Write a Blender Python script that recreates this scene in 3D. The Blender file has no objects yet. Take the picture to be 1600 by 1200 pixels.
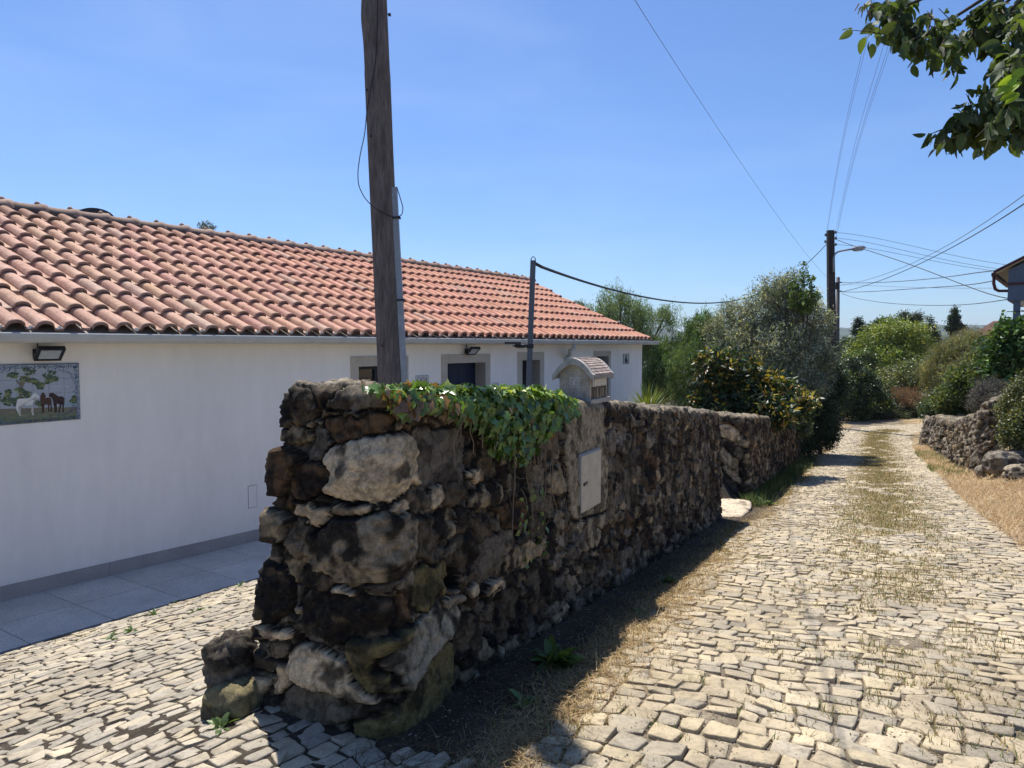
import bpy, math, random
import numpy as np
from mathutils import Vector, Matrix

# ------------------------------------------------------------------ camera, world, sun
scene = bpy.context.scene
C = bpy.context.collection
F = 1130.0
PITCH = math.atan(60.0 / F)
cam_d = bpy.data.cameras.new('camera')
cam = bpy.data.objects.new('camera', cam_d); C.objects.link(cam)
cam_d.sensor_width = 36.0; cam_d.lens = 36.0 * F / 1600.0
cam_d.clip_start = 0.05; cam_d.clip_end = 9000
cam.location = (0, 0, 1.6)
cam.rotation_euler = (math.pi / 2 - PITCH, 0, 0)
scene.camera = cam
SUN_EL, SUN_AZ = math.radians(64), math.radians(-22)       # azimuth from +Y towards +X
world = bpy.data.worlds.new('World'); scene.world = world; world.use_nodes = True
wn = world.node_tree.nodes; wl = world.node_tree.links
bg = wn['Background']; sky = wn.new('ShaderNodeTexSky'); sky.sky_type = 'NISHITA'
sky.sun_disc = False; sky.sun_elevation = SUN_EL; sky.sun_rotation = SUN_AZ
sky.air_density = 1.0; sky.dust_density = 0.6; sky.ozone_density = 3.5; sky.altitude = 100
bg.inputs[1].default_value = 0.12
tint = wn.new('ShaderNodeMix'); tint.data_type = 'RGBA'; tint.blend_type = 'MULTIPLY'; tint.inputs[0].default_value = 1.0
tint.inputs[7].default_value = (0.525, 0.665, 0.875, 1)          # deep blue summer sky as the camera balanced it
wl.new(sky.outputs[0], tint.inputs[6])
tc = wn.new('ShaderNodeTexCoord'); mpw = wn.new('ShaderNodeMapping'); mpw.inputs['Scale'].default_value = (1.2, 1.2, 5.0); mpw.inputs['Rotation'].default_value = (0.25, 0.35, 0.2)
wl.new(tc.outputs['Generated'], mpw.inputs['Vector']); wnz = wn.new('ShaderNodeTexNoise'); wnz.inputs['Scale'].default_value = 2.2; wnz.inputs['Detail'].default_value = 7; wnz.inputs['Distortion'].default_value = 0.6; wl.new(mpw.outputs[0], wnz.inputs['Vector'])
wr = wn.new('ShaderNodeMapRange'); wr.inputs[1].default_value = 0.45; wr.inputs[2].default_value = 0.8; wr.inputs[3].default_value = 0.0; wr.inputs[4].default_value = 0.11; wl.new(wnz.outputs['Fac'], wr.inputs[0])
wm_ = wn.new('ShaderNodeMix'); wm_.data_type = 'RGBA'; wl.new(wr.outputs[0], wm_.inputs[0]); wl.new(tint.outputs[2], wm_.inputs[6]); wm_.inputs[7].default_value = (5.0, 6.0, 7.2, 1)   # faint high cirrus
wl.new(wm_.outputs[2], bg.inputs[0])
sd = bpy.data.lights.new('sun', 'SUN'); sd.energy = 5.0; sd.angle = math.radians(0.5); sd.color = (1.0, 0.955, 0.88)
so = bpy.data.objects.new('sun', sd); C.objects.link(so)
S = Vector((math.sin(SUN_AZ) * math.cos(SUN_EL), math.cos(SUN_AZ) * math.cos(SUN_EL), math.sin(SUN_EL)))
so.rotation_euler = S.to_track_quat('Z', 'Y').to_euler()
scene.view_settings.view_transform = 'Standard'; scene.view_settings.look = 'None'
scene.view_settings.exposure = 0.52; scene.view_settings.gamma = 1
scene.cycles.max_bounces = 7; scene.cycles.diffuse_bounces = 4; scene.cycles.transparent_max_bounces = 4
scene.cycles.use_denoising = True

# ------------------------------------------------------------------ helpers
A3 = np.array
def P(px, py, Y):
    """world point seen at photo pixel (px,py) at forward distance Y (measuring aid)"""
    c, s = math.cos(PITCH), math.sin(PITCH)
    fw = A3([0, c, -s]); up = A3([0, s, c]); rt = A3([1., 0, 0])
    r = fw * F + rt * (px - 800) + up * (600 - py)
    return A3([0, 0, 1.6]) + r * (Y / r[1])
def proj(p):
    p = np.asarray(p, float) - A3([0, 0, 1.6])
    c, s = math.cos(PITCH), math.sin(PITCH)
    z = p[..., 1] * c - p[..., 2] * s; y = p[..., 1] * s + p[..., 2] * c
    return 800 + F * p[..., 0] / z, 600 - F * y / z

def hash3(ix, iy, iz, seed):
    h = (ix.astype(np.int64) * 374761393 + iy.astype(np.int64) * 668265263 + iz.astype(np.int64) * 2147483647 + seed * 1274126177) & 0xffffffff
    h = ((h ^ (h >> 13)) * 1274126177) & 0xffffffff
    h = ((h ^ (h >> 16)) * 2246822519) & 0xffffffff
    return ((h ^ (h >> 15)) & 0xffffff) / float(0xffffff)
def vnoise(p, seed=0):
    p = np.asarray(p, float)
    if p.shape[-1] == 2: p = np.concatenate([p, np.zeros(p.shape[:-1] + (1,))], -1)
    i = np.floor(p).astype(np.int64); f = p - i; f = f * f * (3 - 2 * f)
    r = 0
    for dx in (0, 1):
        for dy in (0, 1):
            for dz in (0, 1):
                w = (f[..., 0] if dx else 1 - f[..., 0]) * (f[..., 1] if dy else 1 - f[..., 1]) * (f[..., 2] if dz else 1 - f[..., 2])
                r = r + w * hash3(i[..., 0] + dx, i[..., 1] + dy, i[..., 2] + dz, seed)
    return r * 2 - 1
def fbm(p, seed=0, o=4):
    a, r, q = 1.0, 0, np.asarray(p, float)
    for k in range(o):
        r = r + a * vnoise(q, seed + k * 17); q = q * 2.03 + 5.3; a *= 0.5
    return r
def sstep(a, b, x):
    t = np.clip((np.asarray(x, float) - a) / (b - a), 0, 1); return t * t * (3 - 2 * t)

def link(o, parent=None):
    C.objects.link(o)
    if parent is not None: o.parent = parent
    return o
def origin_of(o):
    p = A3([0., 0, 0])
    while o is not None: p = p + A3(o.location); o = o.parent
    return p
def mesh(name, V, Fc, mat, parent=None, col=None, smooth=False, loc=None, uv=None):
    """V world coords; Fc list of faces, or int array (n,k)"""
    V = np.asarray(V, float).reshape(-1, 3)
    m = bpy.data.meshes.new(name)
    org = origin_of(parent) if parent is not None else A3([0., 0, 0])
    own = A3(loc) if loc is not None else A3([0., 0, 0])
    VV = V - org - own
    if isinstance(Fc, np.ndarray):
        n, k = Fc.shape
        m.vertices.add(len(VV)); m.vertices.foreach_set('co', VV.astype(np.float32).ravel())
        m.loops.add(n * k); m.loops.foreach_set('vertex_index', Fc.astype(np.int32).ravel())
        m.polygons.add(n); m.polygons.foreach_set('loop_start', np.arange(0, n * k, k, dtype=np.int32))
        m.update(calc_edges=True)
    else:
        m.from_pydata([tuple(v) for v in VV], [], [tuple(int(i) for i in f) for f in Fc])
    if col is not None:
        a = m.color_attributes.new('Col', 'FLOAT_COLOR', 'POINT')
        cc = np.ones((len(VV), 4), np.float32); cc[:, :3] = col
        a.data.foreach_set('color', cc.ravel())
    if smooth: m.polygons.foreach_set('use_smooth', np.ones(len(m.polygons), bool))
    m.validate(); m.update()
    m.materials.append(mat)
    o = bpy.data.objects.new(name, m); link(o, parent)
    if loc is not None: o.location = own
    return o
def tag(o, label=None, cat=None, group=None, kind=None):
    if label: o['label'] = label
    if cat: o['category'] = cat
    if group: o['group'] = group
    if kind: o['kind'] = kind
    return o
def thing(name, loc, label, cat, group=None):
    o = bpy.data.objects.new(name, None); o.empty_display_size = 0.1; o.location = tuple(float(v) for v in loc); link(o)
    return tag(o, label, cat, group)

class MB:
    """collects shapes for ONE mesh"""
    def __init__(s): s.V = []; s.F = []; s.K = []
    def add(s, V, Fc, col=(1, 1, 1)):
        b = len(s.V); s.V += [tuple(v) for v in V]; s.F += [tuple(i + b for i in f) for f in Fc]; s.K += [col] * len(V); return s
    def box(s, o, ax, ay, az, col=(1, 1, 1)):
        """box from corner o with edge vectors"""
        o, ax, ay, az = map(A3, (o, ax, ay, az)); o = o.astype(float)
        V = [o, o + ax, o + ax + ay, o + ay, o + az, o + ax + az, o + ax + ay + az, o + ay + az]
        Fc = [(0, 3, 2, 1), (4, 5, 6, 7), (0, 1, 5, 4), (1, 2, 6, 5), (2, 3, 7, 6), (3, 0, 4, 7)]
        if np.dot(np.cross(ax, ay), az) < 0: Fc = [f[::-1] for f in Fc]
        return s.add(V, Fc, col)
    def tube(s, pts, r, n=8, col=(1, 1, 1), cap=True):
        pts = [A3(p, dtype=float) for p in pts]; N = len(pts)
        rr = r if hasattr(r, '__len__') else [r] * N
        V = []; prev = None
        for i, p in enumerate(pts):
            t = pts[min(i + 1, N - 1)] - pts[max(i - 1, 0)]; t = t / (np.linalg.norm(t) + 1e-9)
            if prev is None:
                a = A3([0, 0, 1.]) if abs(t[2]) < 0.9 else A3([1., 0, 0]); u = np.cross(t, a)
            else: u = prev - t * np.dot(prev, t)
            u /= np.linalg.norm(u) + 1e-9; prev = u; v = np.cross(t, u)
            for k in range(n):
                an = 2 * math.pi * k / n; V.append(p + rr[i] * (math.cos(an) * u + math.sin(an) * v))
        Fc = []
        for i in range(N - 1):
            for k in range(n):
                k2 = (k + 1) % n; Fc.append((i * n + k, i * n + k2, (i + 1) * n + k2, (i + 1) * n + k))
        if cap: Fc.append(tuple(range(n - 1, -1, -1))); Fc.append(tuple((N - 1) * n + k for k in range(n)))
        return s.add(V, Fc, col)
    def prism(s, poly, o, ux, uy, ex, col=(1, 1, 1)):
        """extrude 2-D polygon (in ux,uy at o) by vector ex"""
        o, ux, uy, ex = map(A3, (o, ux, uy, ex)); n = len(poly)
        V = [o + ux * a + uy * b for a, b in poly] + [o + ux * a + uy * b + ex for a, b in poly]
        Fc = [tuple(range(n - 1, -1, -1)), tuple(range(n, 2 * n))] + [(i, (i + 1) % n, n + (i + 1) % n, n + i) for i in range(n)]
        if np.dot(np.cross(ux, uy), ex) < 0: Fc = [f[::-1] for f in Fc]
        return s.add(V, Fc, col)
    def build(s, name, mat, parent=None, smooth=False, loc=None, bevel=0):
        o = mesh(name, s.V, s.F, mat, parent, col=A3(s.K), smooth=smooth, loc=loc)
        if bevel:
            b = o.modifiers.new('bevel', 'BEVEL'); b.width = bevel; b.segments = 2; b.limit_method = 'ANGLE'
        return o

# ------------------------------------------------------------------ materials
def ramp(nt, fac, stops):
    r = nt.nodes.new('ShaderNodeValToRGB'); nt.links.new(fac, r.inputs[0]); e = r.color_ramp.elements
    while len(e) < len(stops): e.new(0.5)
    for i, (p, c) in enumerate(stops): e[i].position = p; e[i].color = (*c, 1) if len(c) == 3 else c
    return r.outputs[0]
def noise(nt, scale, detail=6, rough=0.6, vec=None, dist=0.0):
    n = nt.nodes.new('ShaderNodeTexNoise'); n.inputs['Scale'].default_value = scale; n.inputs['Detail'].default_value = detail
    n.inputs['Roughness'].default_value = rough; n.inputs['Distortion'].default_value = dist
    if vec is None:
        g = nt.nodes.new('ShaderNodeNewGeometry'); vec = g.outputs['Position']
    nt.links.new(vec, n.inputs['Vector']); return n.outputs['Fac']
def mult(nt, a, b, fac=1.0, mode='MULTIPLY'):
    m = nt.nodes.new('ShaderNodeMix'); m.data_type = 'RGBA'; m.blend_type = mode; m.inputs[0].default_value = fac
    for sock, v in ((m.inputs[6], a), (m.inputs[7], b)):
        if isinstance(v, tuple): sock.default_value = (*v, 1)
        else: nt.links.new(v, sock)
    return m.outputs[2]
def pm(name, color=(1, 1, 1), attr=False, rough=0.8, spec=0.3, var=0.25, vscale=4.0, var2=0.15, v2scale=40.0,
       bump=0.0, bscale=30.0, bdist=0.01, metal=0.0, stretch=None):
    m = bpy.data.materials.new(name); m.use_nodes = True; nt = m.node_tree; b = nt.nodes['Principled BSDF']
    b.inputs['Roughness'].default_value = rough; b.inputs['Specular IOR Level'].default_value = spec; b.inputs['Metallic'].default_value = metal
    vec = None
    if stretch:
        g = nt.nodes.new('ShaderNodeNewGeometry'); mp = nt.nodes.new('ShaderNodeMapping'); mp.inputs['Scale'].default_value = stretch
        nt.links.new(g.outputs['Position'], mp.inputs['Vector']); vec = mp.outputs[0]
    if attr:
        a = nt.nodes.new('ShaderNodeVertexColor'); a.layer_name = 'Col'; base = a.outputs[0]
        if color != (1, 1, 1): base = mult(nt, base, color)
    else: base = color
    n1 = ramp(nt, noise(nt, vscale, 5, 0.6, vec), [(0.3, (1 - var,) * 3), (0.7, (1 + var,) * 3)])
    n2 = ramp(nt, noise(nt, v2scale, 4, 0.7, vec), [(0.3, (1 - var2,) * 3), (0.7, (1 + var2,) * 3)])
    c = mult(nt, mult(nt, base, n1), n2)
    nt.links.new(c, b.inputs['Base Color'])
    if bump:
        bp = nt.nodes.new('ShaderNodeBump'); bp.inputs['Strength'].default_value = bump; bp.inputs['Distance'].default_value = bdist
        nt.links.new(noise(nt, bscale, 8, 0.65, vec), bp.inputs['Height']); nt.links.new(bp.outputs[0], b.inputs['Normal'])
    return m
def leafmat(name, rough=0.45, trans=0.35, gloss=0.5, tcol=(1.25, 1.15, 0.4)):
    m = bpy.data.materials.new(name); m.use_nodes = True; nt = m.node_tree; b = nt.nodes['Principled BSDF']; out = nt.nodes['Material Output']
    a = nt.nodes.new('ShaderNodeVertexColor'); a.layer_name = 'Col'
    nt.links.new(a.outputs[0], b.inputs['Base Color']); b.inputs['Roughness'].default_value = rough; b.inputs['Specular IOR Level'].default_value = gloss
    t = nt.nodes.new('ShaderNodeBsdfTranslucent'); nt.links.new(mult(nt, a.outputs[0], tcol), t.inputs[0])
    mx = nt.nodes.new('ShaderNodeMixShader'); mx.inputs[0].default_value = trans
    nt.links.new(b.outputs[0], mx.inputs[1]); nt.links.new(t.outputs[0], mx.inputs[2]); nt.links.new(mx.outputs[0], out.inputs[0])
    return m

M = {}
def rockmat(name, bd=0.012):
    m = bpy.data.materials.new(name); m.use_nodes = True; nt = m.node_tree; b = nt.nodes['Principled BSDF']
    b.inputs['Roughness'].default_value = 0.93; b.inputs['Specular IOR Level'].default_value = 0.15
    a = nt.nodes.new('ShaderNodeVertexColor'); a.layer_name = 'Col'
    mott = ramp(nt, noise(nt, 22, 8, 0.7, None, 0.6), [(0.28, (0.42, 0.4, 0.37)), (0.5, (0.95, 0.95, 0.95)), (0.72, (1.5, 1.45, 1.35))])
    fine = ramp(nt, noise(nt, 130, 5, 0.75), [(0.3, (0.7,) * 3), (0.7, (1.3,) * 3)])
    c = mult(nt, mult(nt, a.outputs[0], mott), fine)
    # lichen specks
    li = ramp(nt, noise(nt, 48, 3, 0.5, None, 1.2), [(0.66, (0, 0, 0)), (0.72, (1, 1, 1))])
    mx = nt.nodes.new('ShaderNodeMix'); mx.data_type = 'RGBA'
    sc = nt.nodes.new('ShaderNodeMath'); sc.operation = 'MULTIPLY'; sc.inputs[1].default_value = 0.35; nt.links.new(li, sc.inputs[0])
    nt.links.new(sc.outputs[0], mx.inputs[0]); nt.links.new(c, mx.inputs[6]); mx.inputs[7].default_value = (0.27, 0.26, 0.22, 1)
    nt.links.new(mx.outputs[2], b.inputs['Base Color'])
    b1 = nt.nodes.new('ShaderNodeBump'); b1.inputs['Strength'].default_value = 0.9; b1.inputs['Distance'].default_value = bd
    nt.links.new(noise(nt, 38, 9, 0.72, None, 0.4), b1.inputs['Height'])
    b2 = nt.nodes.new('ShaderNodeBump'); b2.inputs['Strength'].default_value = 0.7; b2.inputs['Distance'].default_value = 0.004
    nt.links.new(noise(nt, 150, 5, 0.7), b2.inputs['Height']); nt.links.new(b1.outputs[0], b2.inputs['Normal'])
    nt.links.new(b2.outputs[0], b.inputs['Normal'])
    return m
M['rock'] = rockmat('rubble_stone')
def cobmat():
    m = bpy.data.materials.new('limestone_setts'); m.use_nodes = True; nt = m.node_tree; b = nt.nodes['Principled BSDF']
    b.inputs['Roughness'].default_value = 0.7; b.inputs['Specular IOR Level'].default_value = 0.35
    a = nt.nodes.new('ShaderNodeVertexColor'); a.layer_name = 'Col'
    pat = ramp(nt, noise(nt, 13, 8, 0.72, None, 0.7), [(0.30, (0.62, 0.60, 0.57)), (0.5, (1, 1, 1)), (0.7, (1.18, 1.15, 1.1))])
    sp = ramp(nt, noise(nt, 60, 7, 0.75, None, 0.5), [(0.30, (0.42, 0.40, 0.38)), (0.44, (1, 1, 1)), (0.7, (1.12, 1.12, 1.12))])
    big = ramp(nt, noise(nt, 1.1, 3, 0.6), [(0.3, (0.76, 0.74, 0.71)), (0.7, (1.1, 1.1, 1.1))])
    nt.links.new(mult(nt, mult(nt, mult(nt, a.outputs[0], pat), sp), big), b.inputs['Base Color'])
    bp = nt.nodes.new('ShaderNodeBump'); bp.inputs['Strength'].default_value = 0.9; bp.inputs['Distance'].default_value = 0.010
    nt.links.new(noise(nt, 42, 9, 0.72), bp.inputs['Height']); nt.links.new(bp.outputs[0], b.inputs['Normal'])
    return m
M['cobble'] = cobmat()
M['ground'] = pm('dry_earth', attr=True, rough=0.95, spec=0.1, var=0.3, vscale=2.2, var2=0.45, v2scale=55, bump=0.9, bscale=45, bdist=0.02)
M['plaster'] = pm('white_plaster', (0.89, 0.855, 0.80), rough=0.85, spec=0.2, var=0.045, vscale=0.8, var2=0.035, v2scale=5, bump=0.25, bscale=14, bdist=0.006, stretch=(1.6, 1.6, 0.45))
M['plinth'] = pm('plinth_stone', (0.36, 0.345, 0.33), rough=0.8, var=0.1, vscale=3, var2=0.18, v2scale=120)
M['patio'] = None
M['tile'] = None
M['surround'] = pm('stone_surround', (0.50, 0.455, 0.385), rough=0.85, var=0.10, vscale=5, var2=0.15, v2scale=90, bump=0.3, bscale=80, bdist=0.004)
M['gutter'] = pm('grey_gutter', (0.50, 0.51, 0.49), rough=0.5, var=0.10, vscale=3, var2=0.05)
M['dark_door'] = pm('navy_door', (0.006, 0.014, 0.045), rough=0.4, spec=0.4, var=0.05)
M['glass'] = pm('window_glass', (0.012, 0.018, 0.022), rough=0.06, spec=0.6, var=0.2)
M['frame'] = pm('dark_frame', (0.02, 0.024, 0.03), rough=0.45, var=0.05)
M['lamp'] = pm('black_metal', (0.025, 0.028, 0.034), rough=0.42, var=0.08)
M['lampglass'] = pm('lamp_glass', (0.42, 0.45, 0.46), rough=0.2, spec=0.6, var=0.05)
M['white'] = pm('white_plate', (0.72, 0.72, 0.70), rough=0.6, var=0.05)
M['wood'] = pm('pole_wood', (0.155, 0.13, 0.115), rough=0.9, spec=0.15, var=0.3, vscale=9, var2=0.4, v2scale=22, bump=0.8, bscale=20, bdist=0.012, stretch=(3.2, 3.2, 0.35))
M['darkwood'] = pm('dark_pole', (0.05, 0.043, 0.04), rough=0.9, var=0.25, vscale=3)
M['galv'] = pm('galvanised', (0.30, 0.32, 0.345), rough=0.5, var=0.12, vscale=6, metal=0.25)
M['postm'] = pm('grey_post', (0.11, 0.125, 0.15), rough=0.5, var=0.12, vscale=6)
M['cable'] = pm('cable_black', (0.02, 0.02, 0.022), rough=0.6, var=0.05)
M['wire'] = pm('wire_grey', (0.09, 0.10, 0.12), rough=0.5, var=0.05)
M['paint'] = pm('glazed_tile', attr=True, rough=0.25, spec=0.5, var=0.10, vscale=60, var2=0.12, v2scale=200)
M['attr'] = pm('painted', attr=True, rough=0.7, var=0.12, vscale=14, var2=0.15, v2scale=90, bump=0.25, bscale=70, bdist=0.004)
M['concrete'] = pm('letterbox_concrete', attr=True, rough=0.92, spec=0.1, var=0.28, vscale=16, var2=0.4, v2scale=170, bump=0.8, bscale=120, bdist=0.006)
M['metalbox'] = pm('meter_door', (0.42, 0.375, 0.30), rough=0.55, var=0.14, vscale=10, var2=0.08)
M['bark'] = pm('bark', (0.10, 0.08, 0.06), rough=0.95, var=0.3, vscale=8, bump=0.6, bscale=25, bdist=0.02)
M['leaf'] = leafmat('leaf')
M['leaf_soft'] = leafmat('leaf_soft', 0.6, 0.4, 0.3)
M['leaf_gloss'] = leafmat('leaf_gloss', 0.42, 0.28, 0.4)
M['leaf_ivy'] = leafmat('leaf_ivy', 0.33, 0.3, 0.75)
M['straw'] = leafmat('dry_grass', 0.8, 0.3, 0.15, (1.1, 1.0, 0.8))
M['hill'] = pm('hill_forest', (0.035, 0.055, 0.035), rough=1, var=0.5, vscale=0.02, var2=0.4, v2scale=0.08)

def patio_mat():
    m = bpy.data.materials.new('patio_tiles'); m.use_nodes = True; nt = m.node_tree; b = nt.nodes['Principled BSDF']
    b.inputs['Roughness'].default_value = 0.8
    g = nt.nodes.new('ShaderNodeVertexColor'); g.layer_name = 'Col'
    n1 = ramp(nt, noise(nt, 2.5, 5, 0.6), [(0.3, (0.86,) * 3), (0.7, (1.12,) * 3)])
    vor = nt.nodes.new('ShaderNodeTexVoronoi'); vor.inputs['Scale'].default_value = 42
    ge = nt.nodes.new('ShaderNodeNewGeometry'); nt.links.new(ge.outputs['Position'], vor.inputs['Vector'])
    n2 = ramp(nt, vor.outputs['Distance'], [(0.1, (0.86,) * 3), (0.6, (1.12,) * 3)])
    nt.links.new(mult(nt, mult(nt, g.outputs[0], n1), n2), b.inputs['Base Color'])
    bp = nt.nodes.new('ShaderNodeBump'); bp.inputs['Strength'].default_value = 0.4; bp.inputs['Distance'].default_value = 0.006
    nt.links.new(vor.outputs['Distance'], bp.inputs['Height']); nt.links.new(bp.outputs[0], b.inputs['Normal'])
    return m
M['patio'] = patio_mat()
def tile_mat():
    m = bpy.data.materials.new('terracotta'); m.use_nodes = True; nt = m.node_tree; b = nt.nodes['Principled BSDF']
    b.inputs['Roughness'].default_value = 0.85; b.inputs['Specular IOR Level'].default_value = 0.2
    a = nt.nodes.new('ShaderNodeVertexColor'); a.layer_name = 'Col'
    pat = ramp(nt, noise(nt, 7, 7, 0.7, None, 0.5), [(0.32, (0.74, 0.73, 0.72)), (0.5, (1, 1, 1)), (0.68, (1.14, 1.13, 1.12))])
    sp = ramp(nt, noise(nt, 26, 6, 0.75, None, 0.8), [(0.34, (0.36, 0.37, 0.37)), (0.46, (1, 1, 1))])
    sp2 = ramp(nt, noise(nt, 85, 4, 0.7), [(0.36, (0.5, 0.5, 0.5)), (0.5, (1, 1, 1)), (0.7, (1.25, 1.25, 1.25))])
    c = mult(nt, mult(nt, mult(nt, a.outputs[0], pat), sp, 0.55), sp2, 0.8)
    nt.links.new(c, b.inputs['Base Color'])
    bp = nt.nodes.new('ShaderNodeBump'); bp.inputs['Strength'].default_value = 0.5; bp.inputs['Distance'].default_value = 0.004
    nt.links.new(noise(nt, 60, 6, 0.7), bp.inputs['Height']); nt.links.new(bp.outputs[0], b.inputs['Normal'])
    return m
M['tile'] = tile_mat()

# ------------------------------------------------------------------ site geometry
K0 = A3([-0.53, 2.94])                     # road-side corner of the near stone wall
WD = A3([0.446, 0.895]); WD = WD / np.linalg.norm(WD)     # along the wall, away
WM = A3([WD[1], -WD[0]])                   # towards the road
HA = math.atan(745.0 / F)
HD = A3([math.sin(HA), math.cos(HA)])      # along the house
HN = A3([math.cos(HA), -math.sin(HA)])     # house outward normal
def H(t, q, z):
    """house frame: t along facade, q distance of plane from camera axis"""
    v = HD * t - HN * q; return A3([v[0], v[1], z])
Q_WALL, Q_EAVE, Q_RIDGE, Q_PATIO = 7.62, 7.27, 11.2, 6.31
def tx(px, q):
    u = (px - 800) / F; return q * (u * HD[0] + HD[1]) / (HD[0] - u * HD[1])
def patio_z(t): return -0.78 - 0.024 * (np.asarray(t) - 2.97)
GY = [-50, 3.0, 3.6, 9.42, 11.6, 19.8, 27, 33, 45, 80, 300, 1000, 9000]
GZ = [0.0, 0.0, -0.045, -0.675, -0.90, -1.6, -2.1, -2.35, -2.55, -3.6, -11, -20, -20]
def G(x, y):
    x = np.asarray(x, float); y = np.asarray(y, float)
    rx = x - K0[0]; ry = y - K0[1]; e = rx * WM[0] + ry * WM[1]
    t = x * HD[0] + y * HD[1]; q = -(x * HN[0] + y * HN[1])
    right = np.interp(y, GY, GZ)
    bank = sstep(3.75, 4.9, e) * sstep(12.5, 15.5, y) * (1 - sstep(27, 29.5, y)) * 1.05 + sstep(3.4, 6.5, e) * 0.25
    bank = bank * (1 - sstep(70, 120, y))
    right = right + bank
    pz = np.clip(patio_z(t), -1.3, -0.6)
    left = np.interp(q, [-5, 2.6, 3.3, Q_PATIO - 0.05, 60], [0, 0, -0.12, 0, 0]) * 1.0
    sl = np.clip((q - 2.6) / (Q_PATIO - 2.6), 0, 1)
    left = sl * pz - 0.012 * sstep(5.9, 6.3, q)
    left = left * (1 - sstep(16, 24, y)) + np.minimum(right, left) * sstep(16, 24, y)
    w = sstep(-0.62, -0.05, e)
    return left * (1 - w) + right * w

# ---- ground: one sheet, dense near, reaching the horizon
def axis(lo, hi, fine_lo, fine_hi, d):
    a = list(np.arange(fine_lo, fine_hi, d)); s = d
    x = fine_hi
    while x < hi: a.append(x); s *= 1.22; x += s
    a.append(hi); s = d; x = fine_lo; b = []
    while x > lo: s *= 1.22; x -= s; b.append(max(x, lo))
    return A3(b[::-1] + a)
gx = axis(-4500, 4500, -5, 22, 0.11); gy = axis(-800, 8000, 1.5, 42, 0.13)
X, Y = np.meshgrid(gx, gy)
Z = G(X, Y) + 0.004 + 0.005 * fbm(np.stack([X * 1.7, Y * 1.7], -1), 3, 4)
hill = (sstep(300, 700, Y) * (26 + 10 * fbm(np.stack([X / 260, Y / 400], -1), 9, 4)) + sstep(900, 2200, Y) * (34 + 26 * fbm(np.stack([X / 700, Y / 900], -1), 19, 4)))
e_ = (X - K0[0]) * WM[0] + (Y - K0[1]) * WM[1]
q_ = -(X * HN[0] + Y * HN[1])
near = (np.abs(X) < 60) & (Y < 90)
Z = np.where((e_ < -0.1) & (q_ > Q_PATIO - 0.02) & (Y < 20) & near, Z - 0.10, Z)
ny, nx = X.shape
V = np.stack([X, Y, Z], -1).reshape(-1, 3)
I = np.arange(nx * ny).reshape(ny, nx)
Fg = np.stack([I[:-1, :-1], I[:-1, 1:], I[1:, 1:], I[1:, :-1]], -1).reshape(-1, 4)
nz = fbm(V[:, :2] * 0.9, 40, 4)[:, None]; nz2 = fbm(V[:, :2] * 7, 41, 3)[:, None]
dirt = A3([0.062, 0.050, 0.038]) ; straw = A3([0.33, 0.245, 0.14]); green = A3([0.07, 0.09, 0.035]); far = A3([0.05, 0.07, 0.03])
ev = e_.reshape(-1, 1); yv = V[:, 1:2]
col = dirt * (1 + 0.35 * nz2)
jointsand = A3([0.20, 0.165, 0.12])
inroad = sstep(0.62, 0.9, ev) * (1 - sstep(3.0, 3.3, ev))
col = col * (1 - inroad) + jointsand * (1 + 0.3 * nz2) * inroad
sv = sstep(3.0, 3.4, ev) * np.clip(0.8 + 0.4 * nz, 0, 1)
vl = sstep(0.36, 0.55, ev) * (1 - sstep(0.75, 1.0, ev)) * np.clip(0.75 + 0.5 * nz, 0, 1)
sv = np.maximum(sv, vl) * (yv > 0)
col = col * (1 - sv) + straw * (1 + 0.25 * nz2) * sv
fr = sstep(45, 90, yv) ; col = col * (1 - fr) + far * fr
ground = mesh('ground', V, Fg, M['ground'], col=np.clip(col, 0.01, 1), smooth=True); tag(ground, kind='structure')

# ---- distant hills as terrain
def hillridge(name, Yd, base_px, seed, amp):
    xs = np.linspace(-0.9, 1.3, 500) * Yd; V = []; 
    for k, (dy, f) in enumerate(((-0.35, 0.0), (-0.18, 0.55), (-0.08, 0.85), (0, 1.0), (0.25, 0.6), (0.5, 0.0))):
        top = 1.6 + (540 - base_px) / F * Yd
        h = top * (1 + 0.0 * xs) + amp * Yd / F * (fbm(np.stack([xs / Yd * 7, xs * 0 + k * 0.15], -1), seed, 5)) + 1.2 * Yd / F * fbm(np.stack([xs / Yd * 160, xs * 0 + k], -1), seed + 5, 2)
        V.append(np.stack([xs * (1 + dy * 0.3), xs * 0 + Yd * (1 + dy), -22 + (h + 22) * f], -1))
    V = A3(V); n = V.shape[1]; I = np.arange(V.shape[0] * n).reshape(-1, n)
    Fh = np.stack([I[:-1, :-1], I[:-1, 1:], I[1:, 1:], I[1:, :-1]], -1).reshape(-1, 4)
    tag(mesh(name, V.reshape(-1, 3), Fh, M['hill'], smooth=True), kind='structure')
hillridge('hills', 2300, 512, 7, 9)
hillridge('hills', 1300, 524, 23, 8)

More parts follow.
